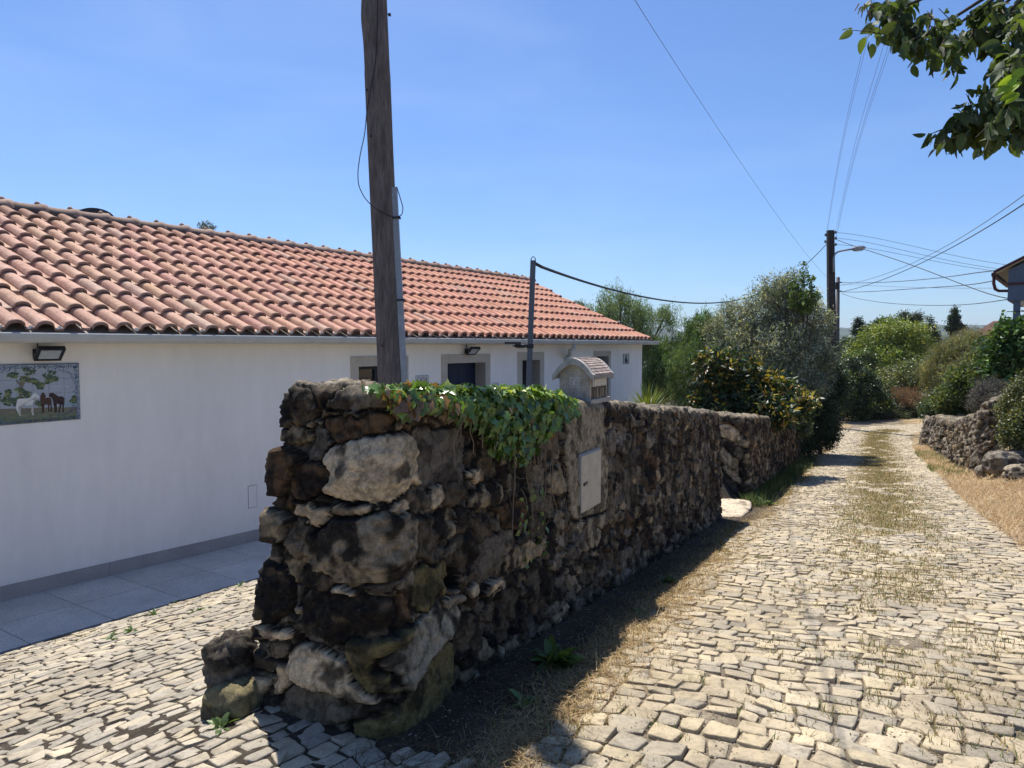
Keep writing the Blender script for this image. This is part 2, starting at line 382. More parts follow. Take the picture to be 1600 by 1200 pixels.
# ------------------------------------------------------------------ cobbles
def cobble_mesh(corners, top, seed, k=12, joint=0.0036):
    """corners (n,4,2) ccw; top (n,) height; returns V,F,col"""
    rng = np.random.default_rng(seed); n = len(corners)
    c = corners.mean(1)
    # outline by superellipse-ish bilinear map
    an = np.linspace(0, 2 * math.pi, k, endpoint=False) + math.pi / k
    ca, sa = np.cos(an), np.sin(an)
    pw = 0.22
    uu = np.sign(ca) * np.abs(ca) ** pw; vv = np.sign(sa) * np.abs(sa) ** pw
    uu = uu[None] * (1 + rng.uniform(-0.13, 0.06, (n, k))); vv = vv[None] * (1 + rng.uniform(-0.14, 0.06, (n, k)))
    def bil(u, v):
        u = (u + 1) / 2; v = (v + 1) / 2
        return ((1 - u) * (1 - v))[..., None] * corners[:, None, 0] + (u * (1 - v))[..., None] * corners[:, None, 1] + (u * v)[..., None] * corners[:, None, 2] + ((1 - u) * v)[..., None] * corners[:, None, 3]
    size = np.sqrt(np.abs((corners[:, 2] - corners[:, 0])[:, 0] * (corners[:, 3] - corners[:, 1])[:, 1] - (corners[:, 2] - corners[:, 0])[:, 1] * (corners[:, 3] - corners[:, 1])[:, 0]) / 2)
    sh = 1 - joint * 2 / np.maximum(size, 0.05)
    rings = [(1.0, -0.035), (1.0, -0.006), (0.98, -0.002), (0.92, 0.0), (0.5, 0.001)]
    tilt = rng.normal(0, 0.055, (n, 2)); V = []
    for r, dz in rings:
        p = bil(uu * r * sh[:, None], vv * r * sh[:, None])
        rel = p - c[:, None]
        z = top[:, None] + dz + (rel * tilt[:, None]).sum(-1) + (rng.normal(0, 0.0016, (n, k)) if dz > -0.01 else 0)
        V.append(np.concatenate([p, z[..., None]], -1))
    V.append(np.concatenate([c[:, None], (top + 0.003)[:, None, None]], -1))
    Vc = np.concatenate(V, 1); m = Vc.shape[1]
    F4 = []
    for r in range(len(rings) - 1):
        for i in range(k):
            j = (i + 1) % k; F4.append((r * k + i, r * k + j, (r + 1) * k + j, (r + 1) * k + i))
    F3 = [((len(rings) - 1) * k + i, (len(rings) - 1) * k + (i + 1) % k, len(rings) * k, len(rings) * k) for i in range(k)]
    Fq = A3(F4); Ft = A3([f[:3] for f in F3])
    base = (np.arange(n) * m)[:, None, None]
    Vv = Vc.reshape(-1, 3); Z0 = G(Vv[:, 0], Vv[:, 1])
    Vv[:, 2] += Z0
    return Vv, (Fq[None] + base).reshape(-1, 4), (Ft[None] + base).reshape(-1, 3), m
def cob_colors(n, rng, warm):
    base = A3([[0.47, 0.405, 0.295], [0.42, 0.37, 0.285], [0.36, 0.33, 0.275], [0.50, 0.43, 0.30], [0.30, 0.28, 0.24]])
    w = A3([.3, .26, .18, .18, .08]) if warm else A3([.14, .3, .34, .08, .14])
    i = rng.choice(5, n, p=w / w.sum()); c = (base[i] * 0.7 + A3([0.42, 0.37, 0.285]) * 0.3) * (A3([0.99, 0.945, 0.865]) if warm else A3([0.97, 0.95, 0.92])) * rng.normal(1, 0.09, (n, 1)); return np.clip(c, 0.1, 0.75)
def mixed_mesh(name, V, F4, F3, mat, col):
    m = bpy.data.meshes.new(name)
    m.vertices.add(len(V)); m.vertices.foreach_set('co', V.astype(np.float32).ravel())
    n4, n3 = len(F4), len(F3)
    m.loops.add(n4 * 4 + n3 * 3); m.loops.foreach_set('vertex_index', np.concatenate([F4.ravel(), F3.ravel()]).astype(np.int32))
    m.polygons.add(n4 + n3); m.polygons.foreach_set('loop_start', np.concatenate([np.arange(n4) * 4, n4 * 4 + np.arange(n3) * 3]).astype(np.int32))
    m.update(calc_edges=True)
    a = m.color_attributes.new('Col', 'FLOAT_COLOR', 'POINT'); cc = np.ones((len(V), 4), np.float32); cc[:, :3] = col; a.data.foreach_set('color', cc.ravel())
    m.polygons.foreach_set('use_smooth', np.ones(n4 + n3, bool)); m.validate(); m.materials.append(mat)
    o = bpy.data.objects.new(name, m); C.objects.link(o); return o
# road centre line: straight, then bending right
def road_pos(s, c):
    s = np.asarray(s, float); c = np.asarray(c, float)
    S0, R = 32.5, 7.5; a0 = math.atan2(WD[0], WD[1])
    base = K0 + WM * 1.9
    ss = np.minimum(s, S0); x = base[0] + WD[0] * ss; y = base[1] + WD[1] * ss
    an = np.clip((s - S0) / R, 0, math.radians(62)); ex = np.maximum(s - S0 - R * math.radians(62), 0)
    cx = base[0] + WD[0] * S0 + WM[0] * R; cy = base[1] + WD[1] * S0 + WM[1] * R
    nx, ny = WM[0] * np.cos(an) + (-WD[0]) * np.sin(an), WM[1] * np.cos(an) + (-WD[1]) * np.sin(an)   # right-hand normal, turning clockwise
    dx, dy = WD[0] * np.cos(an) + WM[0] * np.sin(an), WD[1] * np.cos(an) + WM[1] * np.sin(an)
    bx = np.where(s > S0, cx - nx * R + dx * ex, x); by = np.where(s > S0, cy - ny * R + dy * ex, y)
    return np.stack([bx + nx * c, by + ny * c], -1)
def make_road():
    rng = np.random.default_rng(5); cor = []; s = -2.2
    while s < 54:
        ds = rng.uniform(0.075, 0.115); c = -1.38 - rng.uniform(0, 0.16)
        while c < 1.3 + (0.6 if s < 3 else 0):
            dc = rng.uniform(0.085, 0.165)
            if not (s > 40 and rng.random() < 0.0): cor.append([(s, c), (s, c + dc), (s + ds, c + dc), (s + ds, c)])
            c += dc
        s += ds
    cor = A3(cor)
    w = cor.reshape(-1, 2); wn_ = np.stack([fbm(w * 1.3, 61, 3), fbm(w * 1.3, 71, 3)], -1) * A3([0.06, 0.05]); fine = np.stack([vnoise(w * 37.7, 81), vnoise(w * 37.7, 91)], -1) * A3([0.028, 0.028])
    w = w + wn_ + fine
    p = road_pos(w[:, 0], w[:, 1]).reshape(-1, 4, 2)[:, [0, 1, 2, 3]]
    ce = p.mean(1)
    e = (ce - K0) @ WM
    sm = cor[:, :, 0].mean(1); cm = cor[:, :, 1].mean(1)
    edge = 0.54 + 0.16 * vnoise(np.stack([sm * 0.9, sm * 0], -1), 12)
    keep = (e > edge) | (sm > 26)
    # cobbles swallowed by soil and grass here and there
    keep &= ~((fbm(np.stack([sm * 2.0, cm * 3], -1), 33, 3) > 1.08))
    p = p[keep]; n = len(p); ce = ce[keep]; cm = cm[keep]; sm = sm[keep]
    top = 0.0145 + rng.normal(0, 0.0028, n) - 0.005 * np.exp(-((cm - 0.05) / 0.28) ** 2) + 0.004 * fbm(ce * 0.8, 14, 2)
    # orientation: make ccw
    V, F4, F3, m = cobble_mesh(p[:, ::-1] if np.cross(p[0, 1] - p[0, 0], p[0, 3] - p[0, 0]) < 0 else p, top, 7)
    col = np.repeat(cob_colors(n, rng, True), m, 0)
    o = mixed_mesh('road', V, F4, F3, M['cobble'], col); tag(o, 'cobbled lane of pale limestone setts', kind='structure')
make_road()
def make_yard():
    rng = np.random.default_rng(15); cor = []; q = 1.2
    th = math.radians(7)
    while q < Q_PATIO + 0.2:
        dq = rng.uniform(0.068, 0.094); t = -3.0 - rng.uniform(0, 0.2)
        while t < 9:
            dt = rng.uniform(0.08, 0.15); cor.append([(t, q), (t + dt, q), (t + dt, q + dq), (t, q + dq)]); t += dt
        q += dq
    cor = A3(cor); w = cor.reshape(-1, 2)
    w = w + np.stack([fbm(w * 1.1, 161, 3), fbm(w * 1.1, 171, 3)], -1) * 0.04 + np.stack([vnoise(w * 41.3, 181), vnoise(w * 41.3, 191)], -1) * 0.020
    # rows run a few degrees off the house line
    q0 = Q_PATIO; tt = (w[:, 0] - 3) * math.cos(th) + (w[:, 1] - q0) * math.sin(th) + 3; qq = q0 - (w[:, 0] - 3) * math.sin(th) + (w[:, 1] - q0) * math.cos(th)
    p = (HD[None] * tt[:, None] - HN[None] * qq[:, None]).reshape(-1, 4, 2)
    ce = p.mean(1); e = (ce - K0) @ WM; sw = (ce - K0) @ WD; q = -(ce @ HN)
    edge = np.where(sw > -0.12, -0.45, 0.62 + 0.15 * vnoise(ce * 2, 5))
    keep = (e < edge) & (q < Q_PATIO - 0.10)
    p = p[keep]; n = len(p); ce = ce[keep]
    top = 0.0135 + rng.normal(0, 0.0026, n) + 0.004 * fbm(ce * 0.9, 24, 2)
    a = p[0]; cr = (a[1] - a[0])[0] * (a[3] - a[0])[1] - (a[1] - a[0])[1] * (a[3] - a[0])[0]
    V, F4, F3, m = cobble_mesh(p if cr > 0 else p[:, ::-1], top, 17, joint=0.0032)
    col = np.repeat(cob_colors(n, rng, False), m, 0)
    o = mixed_mesh('driveway', V, F4, F3, M['cobble'], col); tag(o, 'small pale setts sloping down to the house', kind='structure')
make_yard()

# ---- tiled patio along the house
def make_patio():
    b = MB(); rng = random.Random(3); t = -4.0; dt = 0.66; widths = [0.655, 0.655]
    while t < 20:
        q = Q_PATIO
        for w in widths:
            q2 = q + w; c = 0.50 * rng.uniform(0.95, 1.05); z0, z1 = patio_z(t), patio_z(t + dt)
            g = 0.004
            A_ = H(t + g, q + g, z0); B_ = H(t + dt - g, q + g, z1); C_ = H(t + dt - g, q2 - g, z1); D_ = H(t + g, q2 - g, z0)
            V = [A_, B_, C_, D_] + [v - A3([0, 0, 0.09]) for v in (A_, B_, C_, D_)]
            b.add(V, [(0, 3, 2, 1)[::-1], (4, 5, 1, 0), (5, 6, 2, 1), (6, 7, 3, 2), (7, 4, 0, 3)], (c, c * 0.945, c * 0.87)); q = q2
        t += dt
    # joint bed
    b.add([H(-4, Q_PATIO + 0.003, patio_z(-4) - 0.006), H(20, Q_PATIO + 0.003, patio_z(20) - 0.006), H(20, Q_WALL, patio_z(20) - 0.006), H(-4, Q_WALL, patio_z(-4) - 0.006)], [(0, 1, 2, 3)], (0.07, 0.065, 0.06))
    o = b.build('patio', M['patio']); tag(o, 'grey patio slabs beside the white house', kind='structure')
make_patio()

# ------------------------------------------------------------------ the white house
T0, T1 = -2.0, tx(1003, Q_WALL)
EZ = 1.6 + 0.197                         # tile edge height
SL = 3.72; RISE = 1.6 + 0.171 * Q_RIDGE - EZ; RUN = Q_RIDGE - Q_EAVE
TR_END, TE_END = 17.75, tx(1017, Q_EAVE)
def make_house():
    root = thing('white_house', H(8, Q_WALL, patio_z(8)), 'long low white house with a red clay tile roof behind the stone wall', 'house')
    # openings on the facade: (t0, t1, z_top, z_bottom)
    def opn(x0, x1, ytop, zb):
        t0, t1 = tx(x0, Q_WALL), tx(x1, Q_WALL)
        Yd = Q_WALL / (HD[0] - (x0 - 800) / F * HD[1]); zt = P(x0, ytop, Yd)[2]; return [t0, t1, zt, zb]
    W1 = opn(559, 627, 573, 0.2); D1 = opn(698, 757.5, 568, None); W2 = opn(815, 843, 563, None); W3 = opn(931, 950, 557, None)
    pzf = lambda t: float(patio_z(t))
    D1[3] = pzf(D1[0]) + 0.02; W2[3] = -0.05; W3[3] = pzf(W3[0]) + 0.02
    ops = [W1, D1, W2, W3]
    ztop = EZ - 0.02; zb = -1.6; TH = 0.30
    b = MB(); t = T0
    def panel(t0, t1, z0, z1):
        if t1 - t0 < 1e-4 or z1 - z0 < 1e-4: return
        b.box(H(t0, Q_WALL, z0), HD_(t1 - t0), HNb(TH), (0, 0, z1 - z0), (1, 1, 1))
    HD_ = lambda l: A3([HD[0] * l, HD[1] * l, 0]); HNb = lambda l: A3([-HN[0] * l, -HN[1] * l, 0])
    for (a, c, zt, z0) in ops:
        panel(t, a, zb, ztop); panel(a, c, zt, ztop); panel(a, c, zb, z0); t = c
    panel(t, T1, zb, ztop)
    # gable ends and back wall
    QB = 2 * Q_RIDGE - Q_WALL
    for ta, sgn in ((T1 - TH, 1), (T0, 1)):
        zr = EZ + RISE - 0.10
        poly = [(Q_WALL + TH, zb), (QB, zb), (QB, ztop), (Q_RIDGE, zr), (Q_WALL + TH, ztop)]
        b.prism([(q - Q_WALL, z) for q, z in poly], H(ta, Q_WALL, 0), A3([-HN[0], -HN[1], 0]), A3([0, 0, 1]), HD_(TH))
    b.box(H(T0, QB, zb), HD_(T1 - T0), HNb(0.3), (0, 0, ztop - zb))
    b.build('wall', M['plaster'], root)
    # plinth skirting, in lengths with joints
    b = MB(); t = T0
    while t < T1 - 0.05:
        t2 = min(t + 1.18, T1)
        skip = any(a - 0.15 < t < c for a, c, _, z0 in (D1, W3))
        if not skip:
            z0, z1 = pzf(t), pzf(t2)
            A_, B_ = H(t + 0.002, Q_WALL, z0 - 0.03), H(t2 - 0.002, Q_WALL, z1 - 0.03); o = A3([HN[0], HN[1], 0]) * 0.016
            V = [A_, B_, B_ + A3([0, 0, 0.17]), A_ + A3([0, 0, 0.17])]; V = V + [v + o for v in V]
            b = MB(); b.add(V, [(0, 1, 2, 3), (7, 6, 5, 4), (0, 4, 5, 1), (1, 5, 6, 2), (2, 6, 7, 3), (3, 7, 4, 0)]); b.build('plinth', M['plinth'], root)
        t = t2
    # stone surrounds, recessed leaf or glass
    up = A3([0, 0, 1]); out = A3([HN[0], HN[1], 0])
    def opening(op, name, sw, glass, leaf_depth, mullion=False, sill=False):
        a, c, zt, z0 = op; f = MB(); pr = 0.018
        o = lambda t, z: H(t, Q_WALL, z) + out * (-TH + 0.002)
        th = out * (TH + pr)
        f.box(o(a - sw, z0), HD_(sw), th, up * (zt - z0)); f.box(o(c, z0), HD_(sw), th, up * (zt - z0))
        f.box(o(a - sw, zt), HD_(c - a + 2 * sw), th, up * (sw * 1.02))
        if sill: f.box(o(a - sw - 0.02, z0 - 0.08), HD_(c - a + 2 * sw + 0.04), out * (TH + 0.05), up * 0.08)
        fr = f.build(name, M['surround'], root, bevel=0.004)
        g = MB(); dp = out * (-leaf_depth)
        if glass:
            fw = 0.045; base = H(a, Q_WALL, z0) + dp
            g.box(base, HD_(fw), out * 0.05, up * (zt - z0)); g.box(base + HD_(c - a - fw), HD_(fw), out * 0.05, up * (zt - z0))
            g.box(base + HD_(fw), HD_(c - a - 2 * fw), out * 0.05, up * fw); g.box(base + HD_(fw) + up * (zt - z0 - fw), HD_(c - a - 2 * fw), out * 0.05, up * fw)
            if mullion: g.box(base + HD_((c - a) / 2 - 0.03) + up * fw, HD_(0.06), out * 0.05, up * (zt - z0 - 2 * fw))
            g.build('frame', M['frame'], fr)
            MB().box(base + HD_(0.02) + out * 0.012 + up * 0.02, HD_(c - a - 0.04), out * 0.012, up * (zt - z0 - 0.04)).build('pane', M['glass'], fr)
        else:
            base = H(a, Q_WALL, z0) + dp; g.box(base, HD_(c - a), out * 0.045, up * (zt - z0))
            for k in range(4):
                g.box(base + HD_(0.08 + k * (c - a - 0.10) / 4) + out * 0.045 + up * 0.12, HD_((c - a) / 4 - 0.08), out * 0.006, up * (zt - z0 - 0.24))
            g.build('door_leaf', M['dark_door'], fr)
            h = MB(); h.tube([base + HD_(0.07) + out * 0.045 + up * 1.0, base + HD_(0.07) + out * 0.10 + up * 1.0, base + HD_(0.19) + out * 0.10 + up * 1.0], 0.009); h.build('handle', M['galv'], fr)
    opening(W1, 'window', 0.145, True, 0.14, True, True)
    opening(D1, 'door', 0.150, False, 0.26)
    opening(W2, 'window', 0.155, True, 0.25, True, True)
    opening(W3, 'door', 0.125, False, 0.27)
    # ---------------- roof tiles
    PIT = math.atan2(RISE, RUN); W = (TE_END - T0) / round((TE_END - T0) / 0.2455); R_ = 0.062
    nprof = 13; rows = 9; ex = math.hypot(RUN, RISE) / rows
    xs = np.linspace(0, 1, nprof)
    def prof(x):                       # x 0..1 across a tile: wide barrel then shallow pan
        bw = 0.66
        return np.where(x < bw, np.sqrt(np.clip(1 - ((x - bw / 2) / (bw / 2)) ** 2, 0, 1)) ** 0.9 * 0.066, -0.006 * np.sin((x - bw) / (1 - bw) * math.pi))
    xs = np.concatenate([np.linspace(0, 0.66, 11), np.linspace(0.66, 1.0, 4)[1:]]); pz = prof(xs)
    rng = np.random.default_rng(8)
    def slope_side(side):
        Vs, Fs, Cs = [], [], []; base = 0
        for r in range(rows):
            tend = TE_END + (TR_END - TE_END) * (r / rows)
            n = int((tend - T0) / W)
            off = TE_END - W * int((TE_END - T0) / W)
            for k in range(int((tend - off) / W + 0.35)):
                t0 = off + k * W
                d0 = r * ex - 0.008 + rng.normal(0, 0.004); d1 = min((r + 1) * ex + 0.05, rows * ex)
                lift = rng.normal(0, 0.002)
                jt = rng.normal(0, 0.0035)
                pts = []
                # front lip bottom, front lip top, 2nd, upper end
                for d, h, sc in ((d0, -0.006, 1.0), (d0, 0.019, 1.05), (d0 + 0.035, 0.020, 1.05), (d0 + 0.05, 0.014, 1.0), ((d0 + d1) / 2, 0.004, 0.97), (d1, -0.006, 0.93)):
                    zz = pz * sc + h + 0.014 + lift + (0.0 if d < d1 else -0.01)
                    q = Q_EAVE + d * math.cos(PIT) - zz * math.sin(PIT) * 1; z = EZ - 0.06 + d * math.sin(PIT) + zz * math.cos(PIT)
                    if side: q = 2 * Q_RIDGE - q
                    tt = t0 + (xs - 0.5) * W * (0.97 + 0.05 * (sc - 0.93)) + W / 2 + jt
                    pts.append(np.stack([HD[0] * tt - HN[0] * q, HD[1] * tt - HN[1] * q, z], -1))
                P_ = A3(pts); m = len(xs); Vs.append(P_.reshape(-1, 3))
                I = np.arange(6 * m).reshape(6, m) + base
                f = np.stack([I[:-1, :-1], I[:-1, 1:], I[1:, 1:], I[1:, :-1]], -1).reshape(-1, 4)
                Fs.append(f[:, ::-1] if side else f); base += 6 * m
                wx = A3([t0, r * 1.0])
                age = sstep(11, 3, t0 * 1.0)      # the near, older part is greyer with lichen, the far end fresher red
                red = A3([0.55, 0.265, 0.175]); old = A3([0.46, 0.305, 0.225])
                c = red * (1 - 0.75 * age) + old * 0.75 * age
                c = c * (1 + rng.normal(0, 0.05)) * A3([1, 1 + rng.normal(0, 0.025), 1 + rng.normal(0, 0.03)])
                if rng.random() < 0.06: c = c * 0.6 + A3([0.33, 0.27, 0.22]) * 0.5
                cc = np.repeat(c[None], 6 * m, 0)
                # mortar-grey bloom on the lower end just above the lip is part of the weathering
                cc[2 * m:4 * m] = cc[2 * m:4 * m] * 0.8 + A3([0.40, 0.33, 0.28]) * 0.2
                cc[0:m] *= 0.45; cc[m:2 * m] *= 0.85  # lip front darkened, the shadow line under the barrel edge painted in
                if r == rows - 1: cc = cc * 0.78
                Cs.append(cc)
        return np.concatenate(Vs), np.concatenate(Fs), np.concatenate(Cs)
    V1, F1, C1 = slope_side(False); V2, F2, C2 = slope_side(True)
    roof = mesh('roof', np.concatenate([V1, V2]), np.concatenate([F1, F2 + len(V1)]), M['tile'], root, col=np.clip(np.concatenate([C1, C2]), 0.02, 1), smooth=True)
    # deck below the tiles (pans and eave filler)
    b = MB()
    for s in (0, 1):
        q0, q1 = (Q_EAVE + 0.03, Q_RIDGE) if not s else (2 * Q_RIDGE - Q_EAVE - 0.03, Q_RIDGE)
        V = [H(T0, q0, EZ - 0.075), H(TE_END - 0.05, q0, EZ - 0.075), H(TR_END - 0.05, q1, EZ - 0.075 + RISE), H(T0, q1, EZ - 0.075 + RISE)]
        V = V + [v - A3([0, 0, 0.07]) for v in V]
        b.add(V, [(0, 1, 2, 3), (7, 6, 5, 4), (0, 4, 5, 1), (1, 5, 6, 2), (2, 6, 7, 3), (3, 7, 4, 0)], (0.30, 0.27, 0.25))
    b.build('roof_deck', M['attr'], root)
    # ridge caps with small knobs
    b = MB(); t = T0; L = 0.435; n = 9; zr = EZ + RISE - 0.035
    while t < TR_END - 0.1:
        jz = rng.normal(0, 0.004); V = []; cc = A3([0.36, 0.23, 0.17]) * rng.uniform(0.8, 1.15)
        if t < 10 : cc = cc * 0.8 + A3([0.30, 0.27, 0.23]) * 0.25
        secs = ((0, 0.118), (0.02, 0.122), (0.3, 0.116), (0.62, 0.118), (0.8, 0.124), (0.93, 0.142), (1.06, 0.146), (1.06, 0.130))
        for fx, r in secs:
            for k in range(n):
                a = math.pi * k / (n - 1); V.append(H(t + fx * L, Q_RIDGE - math.cos(a) * r * 1.05, zr + jz + math.sin(a) * r * 0.95 - 0.02))
        Fc = []
        for i in range(len(secs) - 1):
            for k in range(n - 1): Fc.append((i * n + k, i * n + k + 1, (i + 1) * n + k + 1, (i + 1) * n + k)[::-1])
        b.add(V, Fc, tuple(cc))
        kp = H(t + 0.86 * L, Q_RIDGE, zr + jz + 0.115)
        b.tube([kp - A3([0, 0, .02]), kp + A3([0, 0, 0.008]), kp + A3([0, 0, 0.02]), kp + A3([0, 0, 0.028])], [0.042, 0.032, 0.018, 0.004], 7, tuple(cc * 1.15))
        t += L
    b.build('ridge_cap', M['tile'], roof, smooth=True)
    # mortar strip under ridge
    b = MB(); b.box(H(T0, Q_RIDGE - 0.13, zr - 0.13), HD_(TR_END - T0 - 0.02), HNb(0.26), up * 0.135, (0.10, 0.085, 0.075)); b.build('ridge_mortar', M['attr'], roof)
    # metal tile clips at the eave
    b = MB(); t = tx(36, Q_EAVE); k = 0
    off = TE_END - W * int((TE_END - T0) / W)
    for i in range(int((TE_END - off) / W)):
        if i % 3 and rng.random() < 0.45: continue
        tt = off + (i + 0.84) * W; p = H(tt, Q_EAVE - 0.004, EZ - 0.045)
        b = MB(); b.box(p + out * 0.004 - HD_(0.02), HD_(0.035), out * 0.004, up * 0.03 + out * 0.012, (0.75, 0.75, 0.70)); b.box(p - HD_(0.035), HD_(0.03), out * 0.02, up * 0.012, (0.7, 0.7, 0.66))
        b.build('eave_clip', M['attr'], roof)
    # verge tiles on gable are the last columns; gutter
    g = MB(); gz = EZ - 0.118; pr = []
    for k in range(9):
        a = math.pi + math.pi * k / 8; pr.append((math.cos(a) * 0.062, 0.030 + math.sin(a) * 0.085))
    ring = [(-x, z) for x, z in pr]; outer = [(x + 0.0, z) for x, z in pr]
    prof2 = [(x, z) for x, z in pr] + [(x * 0.9, z + 0.008) for x, z in pr[::-1]]
    GT1 = tx(1028, Q_EAVE - 0.06)
    g.prism([(x, z) for x, z in prof2], H(T0, Q_EAVE - 0.035, gz), A3([HN[0], HN[1], 0]), up, HD_(GT1 - T0))
    g.prism([(x, z) for x, z in pr], H(GT1 - 0.004, Q_EAVE - 0.035, gz), A3([HN[0], HN[1], 0]), up, HD_(0.004))
    g.box(H(T0, Q_EAVE + 0.035, gz - 0.055), HD_(GT1 - T0), HNb(Q_WALL - Q_EAVE - 0.04), up * 0.02)     # soffit board
    gut = g.build('gutter', M['gutter'], root, smooth=False)
    d = MB(); tp = tx(896, Q_EAVE); tq = tx(882, Q_WALL)
    d.tube([H(tp, Q_EAVE - 0.02, gz - 0.05), H(tp, Q_EAVE - 0.01, gz - 0.13), H(tp - 0.05, Q_EAVE + 0.06, gz - 0.19), H(tq + 0.06, Q_WALL - 0.10, gz - 0.27), H(tq, Q_WALL - 0.055, gz - 0.34), H(tq, Q_WALL - 0.055, gz - 0.9), H(tq, Q_WALL - 0.055, pzf(tq) + 0.05)], 0.042, 10)
    d.build('downpipe', M['gutter'], gut, smooth=True)
    # flush hatch in the plaster
    h = MB(); ta, tb = tx(384, Q_WALL), tx(397, Q_WALL); Yd = Q_WALL / (HD[0] + 416 / F * HD[1]); z1, z0 = P(384, 760, Yd)[2], P(384, 794, Yd)[2]
    h.box(H(ta, Q_WALL, z0), HD_(tb - ta), out * 0.006, up * (z1 - z0)); ho = h.build('wall_hatch', M['plaster'], root, bevel=0.002)
    h = MB()
    for (q0, q1) in (((ta - .004, z0 - .004), (tb - ta + .008, .004)), ((ta - .004, z1), (tb - ta + .008, .004)), ((ta - .004, z0), (.004, z1 - z0)), ((tb, z0), (.004, z1 - z0))):
        h.box(H(q0[0], Q_WALL, q0[1]), HD_(q1[0]), out * 0.003, up * q1[1])
    h.build('hatch_joint', M['frame'], ho)
    return root
make_house()
HD3 = A3([HD[0], HD[1], 0]); OUT = A3([HN[0], HN[1], 0]); UP = A3([0, 0, 1.])
WD3 = A3([WD[0], WD[1], 0]); WM3 = A3([WM[0], WM[1], 0])
def onwall(px, py, q=Q_WALL):
    Yd = q / (HD[0] - (px - 800) / F * HD[1]); p = P(px, py, Yd); return p
def norm(v): v = A3(v, dtype=float); return v / np.linalg.norm(v)

# dark vent hood behind the ridge
def vent():
    p = P(152, 335, 11.5 / (HD[0] + 648 / F * HD[1])); root = thing('roof_vent', p - UP * 0.3, 'black domed cowl just behind the roof ridge', 'roof vent')
    b = MB(); V = []; n = 15; R = 0.26
    for dt in (0, 0.5):
        for k in range(n): a = math.pi * k / (n - 1); V.append(p + HD3 * (math.cos(a) * R) - OUT * dt + UP * (math.sin(a) * 0.115 - 0.02))
    b.add(V, [tuple(range(n)), tuple(range(2 * n - 1, n - 1, -1))] + [(k, n + k, n + k + 1, k + 1) for k in range(n - 1)] + [(0, n - 1, 2 * n - 1, n)])
    b.build('hood', M['lamp'], root, smooth=False)
    b = MB(); b.box(p - HD3 * 0.18 - UP * 0.5 - OUT * 0.08, HD3 * 0.36, -OUT * 0.34, UP * 0.478); b.build('flue', M['lamp'], root)
vent()

# wall floodlights
def flood(name_label, px, py, yaw, pitch, mount_px, q=Q_WALL, group='floodlights on the white house'):
    base = onwall(*mount_px); root = thing('floodlight', base, name_label, 'floodlight', group)
    c = onwall(px, py, Q_WALL - 0.16)
    r = norm(HD3 * math.cos(yaw) + OUT * math.sin(yaw)); f0 = norm(np.cross(r, UP)); 
    if np.dot(f0, OUT) < 0: f0 = -f0
    f = norm(f0 * math.cos(pitch) - UP * math.sin(pitch)); u = norm(np.cross(r, f)); 
    if u[2] < 0: u = -u
    w, h, d = 0.235, 0.17, 0.035
    b = MB(); b.box(c - r * w / 2 - u * h / 2 - f * d, r * w, u * h, f * d)
    for k in range(5): b.box(c - r * (w * 0.36 - k * w * 0.17) - u * h * 0.35 - f * (d + 0.018), r * 0.008, u * h * 0.7, f * 0.018)
    b.box(c - r * w / 2 - u * h / 2, r * w, u * 0.018, f * 0.008); b.box(c - r * w / 2 + u * (h / 2 - 0.018), r * w, u * 0.018, f * 0.008)
    b.box(c - r * w / 2 - u * (h / 2 - 0.018), r * 0.022, u * (h - 0.036), f * 0.008); b.box(c + r * (w / 2 - 0.022) - u * (h / 2 - 0.018), r * 0.022, u * (h - 0.036), f * 0.008)
    b.build('housing', M['lamp'], root, bevel=0.003)
    MB().box(c - r * (w / 2 - 0.03) - u * (h / 2 - 0.026), r * (w - 0.06), u * (h - 0.052), f * 0.003).build('lens', M['lampglass'], root)
    b = MB(); mb = c - f * (d + 0.03)
    b.tube([base, base + OUT * 0.06, mb], 0.014, 8); b.box(base - HD3 * 0.04 - UP * 0.04, HD3 * 0.08, OUT * 0.02, UP * 0.08)
    for s in (-1, 1): b.tube([mb, mb + r * s * w * 0.53, c - f * d / 2 + r * s * w * 0.53], 0.006, 6)
    b.build('bracket', M['lamp'], root)
    b = MB(); b.tube([base + UP * 0.04 + OUT * 0.01, base + UP * 0.16 + OUT * 0.012], 0.005, 6); b.build('cable', M['cable'], root)
flood('black floodlight above the painted horse tile panel', 78, 554, math.radians(4), math.radians(48), (58, 552))
flood('black floodlight over the navy door', 740, 549, math.radians(4), math.radians(48), (728, 549))

